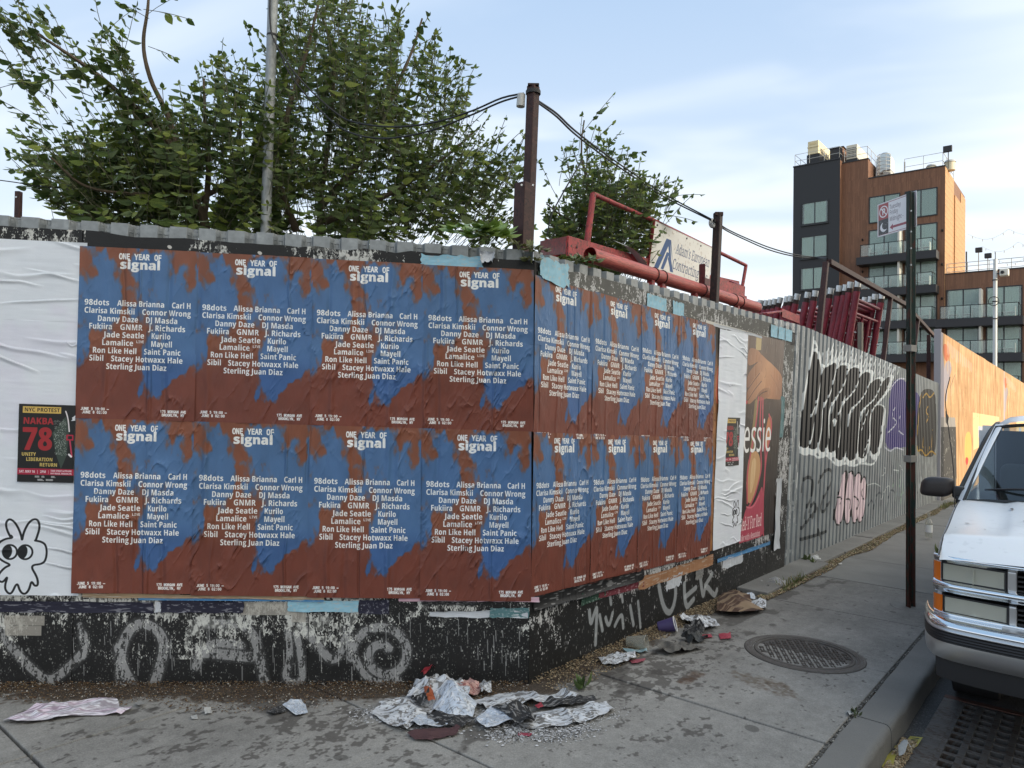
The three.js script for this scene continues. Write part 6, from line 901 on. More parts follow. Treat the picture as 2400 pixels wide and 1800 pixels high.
creeper('green weed growing out of the open end of the red pipe', [wr(1262, 566, 0.0), wr(1280, 572, 0.0), wr(1245, 572, 0.0)], 0.05, [0.18, 0.24, 0.06], 'weed', 'weed'); creeper('low moss-green weed on the fence top below the company sign', [wr(1640, 688, -0.06), wr(1655, 692, -0.06)], 0.03, [0.16, 0.19, 0.05], 'weed', 'weed');

// ------------------------------------------------------------------ the parked white pickup, only its left front quarter in view
{
  const YAW = 0.04, o = AB(1.11, 1.80); o.y = -GRADE * 1.11 - 0.13;
  const t = thing('pickup_truck', 'white pickup truck with chrome grille parked at the kerb, cut by the right edge', 'truck', o, 0), m = new THREE.Matrix4();
  // local axes: x to the right seen from the front, y up, z backwards along the street
  const zA = V(Math.cos(YAW) * DX - Math.sin(YAW) * DZ, 0, -(Math.cos(YAW) * DZ + Math.sin(YAW) * DX)), xA = V(Math.sin(YAW) * DX + Math.cos(YAW) * DZ, 0, -(Math.sin(YAW) * DZ - Math.cos(YAW) * DX));
  const fit3 = (g) => { const p = g.attributes.position; for (let i = 0; i < p.count; i++) { const x = p.getX(i), y = p.getY(i), z = p.getZ(i); p.setXYZ(i, x * xA.x + z * zA.x, y - GRADE * z, x * xA.z + z * zA.z); } g.computeVertexNormals(); return g; };
  const put = (name, g, mat, parent = t, crease = 0.5) => { let q = Array.isArray(g) ? merge(g) : g; q = fit3(q); if (crease) q = toCreasedNormals(q, crease); return mesh(name, q, mat, parent); };
  const W = 1.90, C = W / 2;
  const paintTex = canvasTex(512, 512, (c, w, h) => { paint(c, w, h, (x, y) => { const n = fbm(x / 70, y / 70, 4, 3), s = fbm(x / 8, y / 8, 3, 9), d = sst(s, 0.66, 0.8) * 10; return [226 + 10 * n - d, 229 + 9 * n - d, 233 + 7 * n - d]; }); specks(c, w, h, 4, 6, (r, x, y) => { c.fillStyle = 'rgba(60,50,45,0.7)'; c.beginPath(); c.ellipse(x, y, 1 + 2 * r(), 1 + r(), 0, 0, 7); c.fill(); }); }, { repeat: [0.45, 0.45] });
  const white = new THREE.MeshPhysicalMaterial({ color: new THREE.Color().setRGB(0.98, 0.98, 0.98), map: paintTex, roughness: 0.38, clearcoat: 0.6, clearcoatRoughness: 0.18, side: THREE.DoubleSide });
  const chrome = M([0.86, 0.87, 0.88], 0.10, { metalness: 1 }), dull = M([0.60, 0.60, 0.60], 0.30, { metalness: 0.75 }), black = M([0.016, 0.016, 0.018], 0.5), matte = M([0.03, 0.03, 0.032], 0.75), tyre = M([0.02, 0.02, 0.021], 0.85), mirrorShell = M([0.030, 0.024, 0.023], 0.42);
  const amber = new THREE.MeshPhysicalMaterial({ color: new THREE.Color().setRGB(0.72, 0.17, 0.02), roughness: 0.2, clearcoat: 0.8, side: THREE.DoubleSide });
  const lensTex = canvasTex(256, 96, (c, w, h) => paint(c, w, h, (x, y) => { const f = x % 5 < 2 ? 14 : 0, n = fbm(x / 50, y / 30, 3, 4), b = 60 * Math.exp(-(((x - 72) / 40) ** 2) - ((y - 62) / 16) ** 2) + 70 * Math.exp(-(((x - 200) / 30) ** 2) - ((y - 62) / 14) ** 2); return [112 + 20 * n + f + 0 * b, 112 + 18 * n + f, 98 + 14 * n + f]; }));
  const lensM = new THREE.MeshPhysicalMaterial({ color: '#ffffff', roughness: 0.12, transmission: 0.45, thickness: 0, side: THREE.DoubleSide, color: new THREE.Color().setRGB(0.86, 0.86, 0.76), bumpMap: canvasTex(128, 32, (c, w, h) => { for (let x = 0; x < w; x++) { c.fillStyle = x % 4 < 2 ? '#fff' : '#000'; c.fillRect(x, 0, 1, h); } }, { srgb: false, repeat: [14, 1] }), bumpScale: 0.0012 });
  const bowl = M([0.85, 0.85, 0.8], 0.25, { metalness: 0.9 }), glass = new THREE.MeshPhysicalMaterial({ color: new THREE.Color().setRGB(0.48, 0.54, 0.55), roughness: 0.03, transmission: 1, thickness: 0, side: THREE.DoubleSide }), inside = M([0.05, 0.05, 0.055], 0.85), seatM = M([0.14, 0.14, 0.145], 0.9);
  // hood: crowned sheet, higher at the back, with a raised middle
  const edge = (z) => 0.985 + 0.075 * sst(z, -0.02, 0.22) + 0.10 * sst(z, 0.15, 1.5), arc = (u) => 1 - (2 * u - 1) ** 2;
  const hoodY = (u, z) => edge(z) + 0.032 * Math.pow(arc(u), 0.7) + 0.018 * sst(Math.min(u, 1 - u), 0.135, 0.165) * sst(z, 0.12, 0.5);
  const hx = (z) => 0.030 - 0.024 * sst(z, 0, 1.2);
  put('hood', sheet(60, 28, (u, v) => { const z0 = -0.02 - 0.05 * arc(u) , z1 = 1.32 - 0.22 * arc(u), z = mix(z0, z1, v); return V(mix(hx(z), W - hx(z), u), hoodY(u, Math.max(z, 0)) - 0.028 * Math.pow(1 - Math.min(1, v / 0.06), 2), z); }, (u, v) => [u * 1.9, v * 1.3]), white, t, 0);
  for (const s of [0, 1]) {
    const X = (x) => (s ? W - x : x);
    const sec = [[0, -0.006], [-0.012, -0.016], [-0.026, -0.055], [-0.036, -0.14], [-0.036, -0.30], [-0.028, -0.45], [-0.012, -0.60]];
    put('fender', sheet(12, 22, (u, v) => { const k = u * (sec.length - 1), i = Math.min(sec.length - 2, Math.floor(k)), f = k - i, z = mix(u < 0.14 ? -0.035 : 0.10, 1.34, v), fr = sst(v, 0, 0.16), dx = mix(sec[i][0], sec[i + 1][0], f) * (0.25 + 0.75 * fr) + 0.02 * (1 - fr) * u, dy = mix(sec[i][1], sec[i + 1][1], f); let y = edge(Math.max(z, 0)) + dy; const ar = Math.hypot(z - 1.0, y - 0.36); if (ar < 0.40 && u > 0.55) y = 0.36 + Math.sqrt(Math.max(0, 0.16 - (z - 1.0) ** 2)); return V(X(hx(Math.max(z, 0)) - 0.003 + dx), y, z); }, (u, v) => [v * 1.3, u]), white, t, 0);
    // door, cab side, bed
    put('door', sheet(6, 14, (u, v) => V(X(-0.034 + 0.02 * u * u), mix(0.42, 1.14, u), mix(1.36, 2.45, v)), (u, v) => [v, u]), white, t, 0);
    put('cab_side', sheet(6, 4, (u, v) => V(X(-0.034 + 0.02 * u * u), mix(0.42, 1.14, u), mix(2.46, 3.0, v))), white, t, 0);
    put('bed_side', sheet(8, 20, (u, v) => { let y = mix(0.42, 1.16, u); const z = mix(3.02, 5.2, v); return V(X(-0.036 + 0.02 * u * u), y, z); }), white, t, 0);
    put('side_window', sheet(4, 6, (u, v) => V(X(-0.012 + 0.16 * u), mix(1.15, 1.60, u), mix(mix(1.50, 2.15, u), 2.42, v))), glass, t, 0);
      put('hood_gap_line', tube(Array.from({ length: 16 }, (_, k) => { const z = mix(-0.02, 1.30, k / 15); return V(X(hx(Math.max(z, 0)) - 0.0015), edge(Math.max(z, 0)) - 0.001, z); }), 0.0036, 6, 40), black, t, 0);  // black tube stands in for the shaded gap between hood and fender
    // pillars
    const A0 = V(X(0.010), 1.155, 1.33), A1 = V(X(0.176), 1.672, 2.13);
    put('pillar', sheet(6, 14, (u, v) => { const c = A0.clone().lerp(A1, v), w = 0.055; return V(c.x + (s ? -1 : 1) * (u - 0.42) * w * 0.9, c.y + 0.012 * Math.sin(Math.PI * v), c.z - 0.02 * Math.sin(Math.PI * u) + (0.5 - u) * 0.05); }), white, t, 0);
    put('drip_moulding', tube([V(X(-0.028), 1.16, 1.44), V(X(0.035), 1.36, 1.78), V(X(0.115), 1.60, 2.14), V(X(0.15), 1.665, 2.3), V(X(0.152), 1.672, 2.9)], 0.017, 8, 30), black);
    put('pillar', bx(X(0.13), X(0.03), 1.14, 1.62, 2.44, 2.56), white);
  }
  put('roof', sheet(24, 14, (u, v) => { const z = mix(2.08 - 0.12 * arc(u), 2.98, v), x0 = 0.172; return V(mix(x0, W - x0, u), 1.640 + 0.085 * Math.pow(arc(u), 0.38) + 0.045 * sst(v, 0, 0.3) - 0.02 * sst(v, 0.8, 1), z); }, (u, v) => [u * 1.6, v]), white, t, 0);
  put('windscreen', sheet(24, 14, (u, v) => { const x = mix(mix(0.03, 0.160, v), W - mix(0.03, 0.160, v), u), z = mix(1.30, 2.09, v) - mix(0.24, 0.13, v) * arc(u), y = mix(1.158, 1.640, v) + mix(0.05, 0.045, v) * Math.pow(arc(u), 0.7); return V(x, y + 0.004, z); }), glass, t, 0);
  put('screen_seal', [tube(Array.from({ length: 15 }, (_, k) => { const u = k / 14; return V(mix(0.158, W - 0.158, u), 1.646 + 0.045 * Math.pow(arc(u), 0.7), 2.09 - 0.13 * arc(u)); }), 0.012, 6, 40), tube([V(0.028, 1.16, 1.30), V(0.09, 1.40, 1.69), V(0.16, 1.642, 2.09)], 0.010, 6, 20)], black);
  put('cowl', sheet(16, 3, (u, v) => { const z = 1.32 - 0.23 * arc(u) + 0.06 * v; return V(mix(0.02, W - 0.02, u), mix(1.146, 1.156, v) + 0.048 * Math.pow(arc(u), 0.7), z); }), black, t, 0);
  // cabin
  put('interior', [bx(0.10, W - 0.10, 0.5, 1.10, 1.55, 1.75), bx(0.06, W - 0.06, 0.45, 0.5, 1.5, 2.95), bx(0.12, W - 0.12, 0.5, 1.62, 2.92, 2.96)], inside); put('dashboard', rbx(0.08, W - 0.08, 0.95, 1.13, 1.42, 1.72, 0.04), inside); put('seat', [rbx(0.16, W - 0.16, 0.6, 0.85, 2.05, 2.6, 0.06), rbx(0.16, W - 0.16, 0.8, 1.36, 2.55, 2.75, 0.06), rbx(0.35, 0.62, 1.38, 1.54, 2.58, 2.70, 0.04), rbx(W - 0.62, W - 0.35, 1.38, 1.54, 2.58, 2.70, 0.04)], seatM);
  { const g = new THREE.TorusGeometry(0.19, 0.016, 8, 28); g.rotateX(-0.5); g.translate(W - 0.5, 1.16, 1.88); put('steering_wheel', g, black); }
  put('hanging_tag', [bx(0.345, 0.365, 1.36, 1.42, 1.96, 1.965)], M([0.7, 0.7, 0.68], 0.6)); put('wiper', [tube([V(0.14, 1.232, 1.36), V(0.34, 1.262, 1.24), V(0.60, 1.272, 1.16)], 0.008, 6, 16), tube([V(0.36, 1.27, 1.235), V(0.62, 1.245, 1.12)], 0.009, 6, 10)], black);
  // mirror on its foot
  for (const s of [0, 1]) { const X = (x) => (s ? W - x : x);
    const g = sheet(28, 18, (u, v) => { const th = u * 6.2832, ph = (v - 0.5) * Math.PI, sg = (q, e) => Math.sign(q) * Math.pow(Math.abs(q), e); return V(X(-0.145 + 0.100 * sg(Math.cos(ph), 0.5) * sg(Math.cos(th), 0.55) + 0.02 * Math.sin(ph)), 1.222 + 0.068 * sg(Math.sin(ph), 0.62), 1.46 + 0.06 * sg(Math.cos(ph), 0.55) * sg(Math.sin(th), 0.7)); }); put('mirror', g, mirrorShell, t, 0);
    put('mirror_foot', [rbx(Math.min(X(-0.055), X(0.02)), Math.max(X(-0.055), X(0.02)), 1.155, 1.235, 1.43, 1.52, 0.015), rbx(Math.min(X(-0.03), X(0.012)), Math.max(X(-0.03), X(0.012)), 1.125, 1.17, 1.38, 1.54, 0.01)], black);
  }
  put('antenna', tube([V(-0.018, 1.10, 1.22), V(-0.03, 1.35, 1.27), V(-0.075, 1.72, 1.32), V(-0.085, 1.83, 1.33), V(-0.06, 1.98, 1.34)], 0.0028, 5, 30), black);
  // chrome front: bow-shaped bars swept back at both ends
  const bow = (x) => -0.055 * arc(clamp(x / W)) + 0.06 * Math.pow(Math.abs(2 * clamp(x / W) - 1), 20);
  const bar2 = (name, prof, x0, x1, mat, dz = 0, n = 60) => put(name, sheet(n, prof.length - 1, (u, v) => { const k = Math.round(v * (prof.length - 1)), x = mix(x0, x1, u); return V(x, prof[k][0], bow(x) + dz + prof[k][1]); }), mat, t, 0);
  bar2('hood_trim', [[0.978, 0.02], [0.979, -0.006], [0.972, -0.014], [0.962, -0.012], [0.955, 0.004], [0.944, 0.01], [0.942, 0.03]], -0.002, W + 0.002, chrome);
  bar2('grille_bar', [[0.850, 0.05], [0.847, -0.004], [0.838, -0.022], [0.826, -0.026], [0.814, -0.020], [0.806, -0.006], [0.795, 0.002], [0.786, 0.012], [0.778, 0.05]], -0.004, W + 0.004, chrome);
  bar2('lower_trim', [[0.690, 0.04], [0.688, 0.0], [0.680, -0.006], [0.668, -0.002], [0.660, 0.02]], -0.002, W + 0.002, chrome); put('grille_back', bx(0.035, W - 0.035, 0.64, 0.97, 0.085, 0.11), matte, t, 0);
  for (const s of [0, 1]) { const X = (x) => (s ? W - x : x), B = (x0, x1, y0, y1, z0, z1, r = 0.008) => { const a = Math.min(X(x0), X(x1)), b = Math.max(X(x0), X(x1)), g = rbx(a, b, y0, y1, z0, z1, r, 3), p = g.attributes.position; for (let i = 0; i < p.count; i++) p.setZ(i, p.getZ(i) + bow(p.getX(i)) + 0.005); return g; };
    for (const [n, y0, y1, xo] of [['headlight', 0.846, 0.942, 0.033], ['headlight', 0.684, 0.773, 0.042]]) {
      put('lamp_bezel', [B(xo, xo + 0.282, y1 - 0.007, y1 + 0.001, 0.0, 0.06, 0.002), B(xo, xo + 0.282, y0 - 0.001, y0 + 0.007, 0.0, 0.06, 0.002), B(xo, xo + 0.008, y0, y1, 0.0, 0.06, 0.002), B(xo + 0.274, xo + 0.282, y0, y1, 0.0, 0.06, 0.002)], black, t, 0);
      const L = put(n, B(xo + 0.008, xo + 0.274, y0 + 0.007, y1 - 0.007, 0.004, 0.012, 0.003), lensM, t, 0); put('reflector', sheet(16, 8, (u, v) => { const x = X(mix(xo + 0.01, xo + 0.272, u)); return V(x, mix(y0 + 0.008, y1 - 0.008, v), bow(x) + 0.024 + 0.045 * (Math.pow(Math.abs(Math.sin(u * 6.283)), 0.7) * Math.sin(Math.PI * v))); }), bowl, L, 0);
      if (y0 > 0.8) put('lens_rib', B(xo + 0.140, xo + 0.147, y0 + 0.008, y1 - 0.008, 0.0, 0.008, 0.002), lensM, L, 0);
      put('corner_lamp', sheet(8, 6, (u, v) => { const x = X(mix(-0.010, xo - 0.002, u)); return V(x, mix(y0, y1 - 0.002, v), mix(0.10, bow(X(xo)) * 1 + 0.012, Math.pow(u, 0.45)) ); }), amber, t, 0);
    }
    put('grille_frame', [B(0.316, 0.358, 0.846, 0.945, 0.006, 0.05), B(0.322, 0.358, 0.684, 0.776, 0.006, 0.05)], dull, t, 0);
  }
  for (const [y0, n] of [[0.852, 4], [0.690, 4]]) for (let k = 0; k < n; k++) put('grille_slat', bx(0.36, W - 0.36, y0 + 0.023 * k, y0 + 0.023 * k + 0.008, -0.02, 0.07), black, t, 0);
  // bumper
  const bend2 = (x) => -0.115 - 0.055 * arc(clamp((x + 0.06) / (W + 0.12))) + 0.30 * Math.pow(Math.abs(2 * clamp((x + 0.065) / (W + 0.13)) - 1), 26) + 0.05 * Math.pow(Math.abs(2 * clamp((x + 0.065) / (W + 0.13)) - 1), 8);
  const bump = (name, prof, mat, inset = 0) => put(name, sheet(110, prof.length - 1, (u, v) => { const k = Math.round(v * (prof.length - 1)), q = Math.sin((u - 0.5) * Math.PI) * 0.5 + 0.5, x = mix(-0.062 + inset, W + 0.062 - inset, q); return V(x, prof[k][0], bend2(x) + prof[k][1]); }), mat, t, 0);
  bump('bumper', [[0.668, 0.12], [0.670, 0.05], [0.664, 0.02], [0.650, 0.004], [0.638, 0.0], [0.632, 0.006]], chrome); bump('bumper_edge', [[0.632, 0.006], [0.626, -0.006], [0.618, -0.004]], dull);
  const ribs = []; for (let k = 0; k <= 12; k++) ribs.push([0.620 - 0.0045 * k, -0.012 + (k % 3 === 2 ? 0.008 : 0)]); bump('rub_strip', ribs, black);
  bump('bumper_lower', [[0.566, 0.0], [0.545, -0.002], [0.515, 0.006], [0.49, 0.02], [0.466, 0.045]], dull, 0.004); put('bumper_step', bx(0.30, W - 0.3, 0.668, 0.674, -0.12, 0.0), dull, t, 0);
  bump('air_dam', [[0.478, 0.06], [0.44, 0.065], [0.39, 0.075], [0.355, 0.085]], matte, 0.075);
  // wheels
  for (const z of [1.0, 4.2]) for (const s of [0, 1]) { const x = s ? W - 0.13 : 0.13, w = thing0('wheel', t); const cyl = (r, h, x0, n = 32) => { const g = new THREE.CylinderGeometry(r, r, h, n); g.rotateZ(Math.PI / 2); g.translate(x0, 0.36, z); return g; }; put('tyre', cyl(0.36, 0.23, x), tyre, w); put('rim', cyl(0.21, 0.24, x), dull, w); }
  put('chassis', [bx(0.3, W - 0.3, 0.36, 0.6, 0.0, 5.1), bx(0.05, W - 0.05, 0.55, 0.9, 0.12, 1.3)], matte, t, 0); put('bed_floor', [bx(0.05, W - 0.05, 0.7, 0.74, 3.02, 5.2), bx(0.0, W, 0.45, 1.16, 5.18, 5.24), bx(0.02, W - 0.02, 0.7, 1.16, 2.99, 3.03)], white, t, 0); put('rear_window', bx(0.16, W - 0.16, 1.16, 1.6, 2.985, 2.995), glass, t, 0); put('cab_back', [bx(0.0, W, 0.5, 1.16, 2.96, 2.985), bx(0.02, 0.16, 1.16, 1.66, 2.96, 2.985), bx(W - 0.16, W - 0.02, 1.16, 1.66, 2.96, 2.985)], white, t, 0);
  // chips and scuffs on the bonnet
  const chip = (x, z, a, b) => sheet(6, 2, (u, v) => V(x + a * (u - 0.5), hoodY((x) / W, z) + 0.0035, z + b * (v - 0.5) * Math.sin(Math.PI * (0.1 + 0.8 * u))));
  put('paint_chip', [chip(0.105, 0.55, 0.020, 0.016), chip(0.06, 0.42, 0.005, 0.008), chip(0.20, 0.40, 0.012, 0.010), chip(0.055, 0.20, 0.004, 0.006), chip(0.30, 0.95, 0.018, 0.05), chip(0.37, 0.62, 0.012, 0.02)], M([0.08, 0.06, 0.05], 0.8), t, 0);
}
function thing0(name, parent) { const g = new THREE.Group(); g.name = name; parent.add(g); return g; }

// ------------------------------------------------------------------ sign post at the kerb
{
  const [a, b] = onG(1965 * K, 1312 * K), base = AB(a, b), top = (() => { const r = ray(2133, 449), t = Math.hypot(base.x, base.z) / Math.hypot(r[0], r[2]); return V(r[0] * t, EYE + r[1] * t, -r[2] * t); })();
  const t = thing('sign_post', 'dark green rusty channel post with street sign standing by the kerb', 'sign post', base), H = top.y - base.y, dx = top.x - base.x, dz = top.z - base.z;
  const tex = canvasTex(128, 1024, (c, w, h) => { paint(c, w, h, (x, y) => { const n = fbm(x / 14, y / 40, 4, 5), hi = 1 - y / h, k = sst(fbm(x / 10, y / 22, 4, 8) + 0.26 * (1 - hi) - 0.12, 0.5, 0.62); return [mix(20 + 10 * n, 62 + 20 * n, k), mix(38 + 14 * n, 38, k), mix(32 + 10 * n, 28, k)]; }); specks(c, w, h, 160, 5, (r, x, y) => { c.fillStyle = r() < 0.5 ? 'rgba(120,120,110,0.5)' : 'rgba(120,70,40,0.6)'; c.fillRect(x, y, 1 + 3 * r(), 2 + 8 * r()); }); });
  const m = M('#ffffff', 0.6, { map: tex, metalness: 0.2 }), sec = [[-0.045, 0.020], [-0.034, 0.020], [-0.020, -0.022], [0.020, -0.022], [0.034, 0.020], [0.045, 0.020]], cs = Math.cos(0.62), sn = Math.sin(0.62), Hh = H + 0.0;
  const rail = (off) => sheet(sec.length - 1, 24, (u, v) => { const [p, q] = sec[Math.round(u * (sec.length - 1))], y = v * Hh, x = p, z = q + off; return V(x * cs + z * sn + dx * v, y, -x * sn + z * cs + dz * v); }, (u, v) => [u, v]);
  const bentFlat = mesh('channel', rail(0), m, t); mesh('channel_back', rail(0.006), m, t);
  for (const y of [0.62, 0.355]) mesh('band', beam(V(-0.05 * cs + dx * y, H * y, 0.05 * sn), V(0.05 * cs + dx * y, H * y, -0.05 * sn), 0.062, 0.055, V(0, 1, 0), 0.003), M([0.22, 0.21, 0.19], 0.6), t);
  mesh('footing', new THREE.CylinderGeometry(0.14, 0.15, 0.012, 24), matFar, t);
  for (const y of [0.95, 0.9, 0.86, 0.82]) mesh('bolt', bar(V(dx * y - 0.012, H * y, 0.028), V(dx * y - 0.016, H * y, 0.036), 0.008, 8), zinc, t);
  const stT = canvasTex(128, 128, (c, w, h) => { c.fillStyle = '#c9ccd0'; c.fillRect(0, 0, w, h); specks(c, w, h, 60, 3, (r, x, y) => { c.fillStyle = r() < 0.6 ? '#222428' : '#6d7178'; c.fillRect(x, y, 4 + 16 * r(), 3 + 10 * r()); }); });
  // street sign
  const sT = canvasTex(960, 640, (c, w, h) => {
    c.fillStyle = '#e9e8ea'; c.fillRect(0, 0, w, h); c.strokeStyle = '#8f2f36'; c.lineWidth = 9; c.strokeRect(24, 22, w - 48, h - 44);
    c.fillStyle = '#a5383a'; c.fillRect(26, 24, 258, 300); c.fillStyle = '#1c2024'; c.fillRect(26, 324, 258, 292);
    c.strokeStyle = '#f0eeee'; c.lineWidth = 22; c.beginPath(); c.arc(158, 174, 104, 0, 7); c.stroke(); c.fillStyle = '#f0eeee'; fit(c, 'P', 112, 208, 238, 180); stroke(c, [[86, 100], [232, 248]], 20, '#f0eeee', { smooth: false });
    c.fillStyle = '#f2f2f2'; c.beginPath(); c.arc(160, 476, 92, 0, 7); c.fill(); c.fillStyle = '#1c2024'; c.beginPath(); c.arc(200, 448, 82, 0, 7); c.fill(); specks(c, 1, 1, 26, 4, (r) => { c.fillStyle = '#e8e8e8'; c.fillRect(40 + 230 * r(), 336 + 270 * r(), 6, 6); });
    c.fillStyle = '#54434c'; fit(c, 'Tuesday', 316, 596, 168, 116, 'normal'); fit(c, 'Friday', 316, 528, 274, 116, 'normal'); fit(c, 'Midnight -', 316, 660, 402, 116, 'normal');
    poly(c, [[320, 520], [400, 462], [400, 498], [800, 498], [800, 462], [890, 520], [800, 578], [800, 542], [400, 542], [400, 578]], '#9a3648');
    for (const q of [[[390, 280], [430, 340], [410, 400]], [[520, 300], [560, 360], [540, 440], [580, 470]]]) stroke(c, q, 3, '#8b7f86');
  });
  const Zr = Math.hypot(base.x, base.z), pt = (x, y, k) => { const r = ray(x, y), L = Zr * k / Math.hypot(r[0], r[2]); return V(r[0] * L, EYE + r[1] * L, -r[2] * L); };
  const q5 = (x, y) => [2000 + x / 5.53, 400 + y / 5.53], TR = pt(...q5(818, 262), 1.0), TL = pt(...q5(318, 445), 1.075), BL = pt(...q5(318, 862), 1.075), BR = TR.clone().add(BL.clone().sub(TL)), so = TR.clone().add(BL).multiplyScalar(0.5);
  const s = thing('street_sign', 'parking sign reading Tuesday Friday Midnight with a moon, on top of the channel post', 'sign', so), nrm = TR.clone().sub(TL).cross(BL.clone().sub(TL)).normalize(); if (nrm.z < 0) nrm.negate();
  const plate = (d) => sheet(6, 4, (u, v) => BL.clone().lerp(BR, u).lerp(TL.clone().lerp(TR, u), v).sub(so).addScaledVector(nrm, d)); mesh('face', plate(0.0016), M('#ffffff', 0.4, { map: sT }), s); mesh('back', plate(-0.0016), dullAlu(), s);
  for (const [p, q] of [[TL, TR], [TR, BR], [BR, BL], [BL, TL]]) mesh('rim', beam(p.clone().sub(so), q.clone().sub(so), 0.006, 0.006, V(0, 1, 0), 0.002), M([0.75, 0.74, 0.75], 0.5), s);
}
function dullAlu() { return M([0.5, 0.5, 0.5], 0.4, { metalness: 0.7 }); }

// ------------------------------------------------------------------ iron in the ground
{
  const iron = M('#ffffff', 0.6, { map: rustTex([92, 90, 88], [70, 58, 50], 21), metalness: 0.35, bumpMap: fineBump, bumpScale: 0.002 }), [a, b] = onG(1736 * K, 1412 * K), o = AB(a, b), t = thing('manhole_cover', 'round iron manhole cover with cross-bar pattern in the pavement', 'manhole', o), R = 0.37;
  const ring = (r0, r1, y0, y1) => { const g = new THREE.LatheGeometry([new THREE.Vector2(r0, y0 - 0.02), new THREE.Vector2(r0, y1), new THREE.Vector2(r1 - 0.006, y1), new THREE.Vector2(r1, y1 - 0.004), new THREE.Vector2(r1, y0 - 0.02)], 64); return g; };
  const tilt = (g) => { const p = g.attributes.position; for (let i = 0; i < p.count; i++) { const x = p.getX(i), z = p.getZ(i); p.setY(i, p.getY(i) - GRADE * (x * DX - z * DZ)); } g.computeVertexNormals(); return g; };
  mesh('rim', tilt(ring(R - 0.055, R, 0.0, 0.010)), iron, t); mesh('cover', tilt(new THREE.CylinderGeometry(R - 0.060, R - 0.060, 0.02, 64).translate(0, -0.008, 0)), iron, t); mesh('inner_ring', tilt(ring(R - 0.085, R - 0.062, 0, 0.009)), iron, t);
  const bars = [], st = 0.043, n = 7; for (let i = -n; i <= n; i++) for (let j = -n; j <= n; j++) { const horiz = (i + j) % 2 === 0, cx = i * st, cz = j * st; if (Math.hypot(cx, cz) > R - 0.105) continue; const L = 0.030, w = 0.009; for (const s of [-0.5, 0.5]) bars.push(horiz ? rbx(cx - L / 2, cx + L / 2, 0.002, 0.0085, cz + s * 0.018 - w / 2, cz + s * 0.018 + w / 2, 0.002, 1) : rbx(cx + s * 0.018 - w / 2, cx + s * 0.018 + w / 2, 0.002, 0.0085, cz - L / 2, cz + L / 2, 0.002, 1)); }
  const tr = merge(bars); tr.rotateY(TH + 0.5); stuff(mesh('tread_bars', tilt(tr), iron, t));
  // drain grate in the gutter under the bumper
  const g = thing('drain_grate', 'iron drain grate with square holes in the gutter under the truck bumper', 'drain grate', AB(1.25, 2.2, -0.13)), q = (x) => intoStreet(x, g.position), Y = -0.13;
  mesh('frame', [[0.57, 0.62, 1.74, 2.62], [1.88, 1.935, 1.74, 2.62], [0.62, 1.88, 2.58, 2.62]].map(([a0, a1, b0, b1]) => q(rbx(a0, a1, Y - 0.05, Y + 0.006, b0, b1, 0.004, 1))), M('#ffffff', 0.7, { map: rustTex([84, 62, 54], [100, 56, 44], 25), metalness: 0.2 }), g); mesh('side_plate', q(rbx(0.62, 1.88, Y - 0.05, Y + 0.004, 1.74, 1.835, 0.004, 1)), iron, g);
  const ca = 8, cb = 8; for (let k = 0; k <= cb; k++) { const b0 = 1.84 + 0.74 * k / cb; mesh('bar', q(rbx(0.625, 1.875, Y - 0.05, Y + 0.003, b0 - 0.017, b0 + 0.017, 0.004, 1)), iron, g); } for (let k = 0; k <= ca * 1.5; k++) { const a0 = 0.64 + 1.22 * k / 12; mesh('bar', q(rbx(a0 - 0.017, a0 + 0.017, Y - 0.048, Y + 0.001, 1.84, 2.58, 0.004, 1)), iron, g); }
}

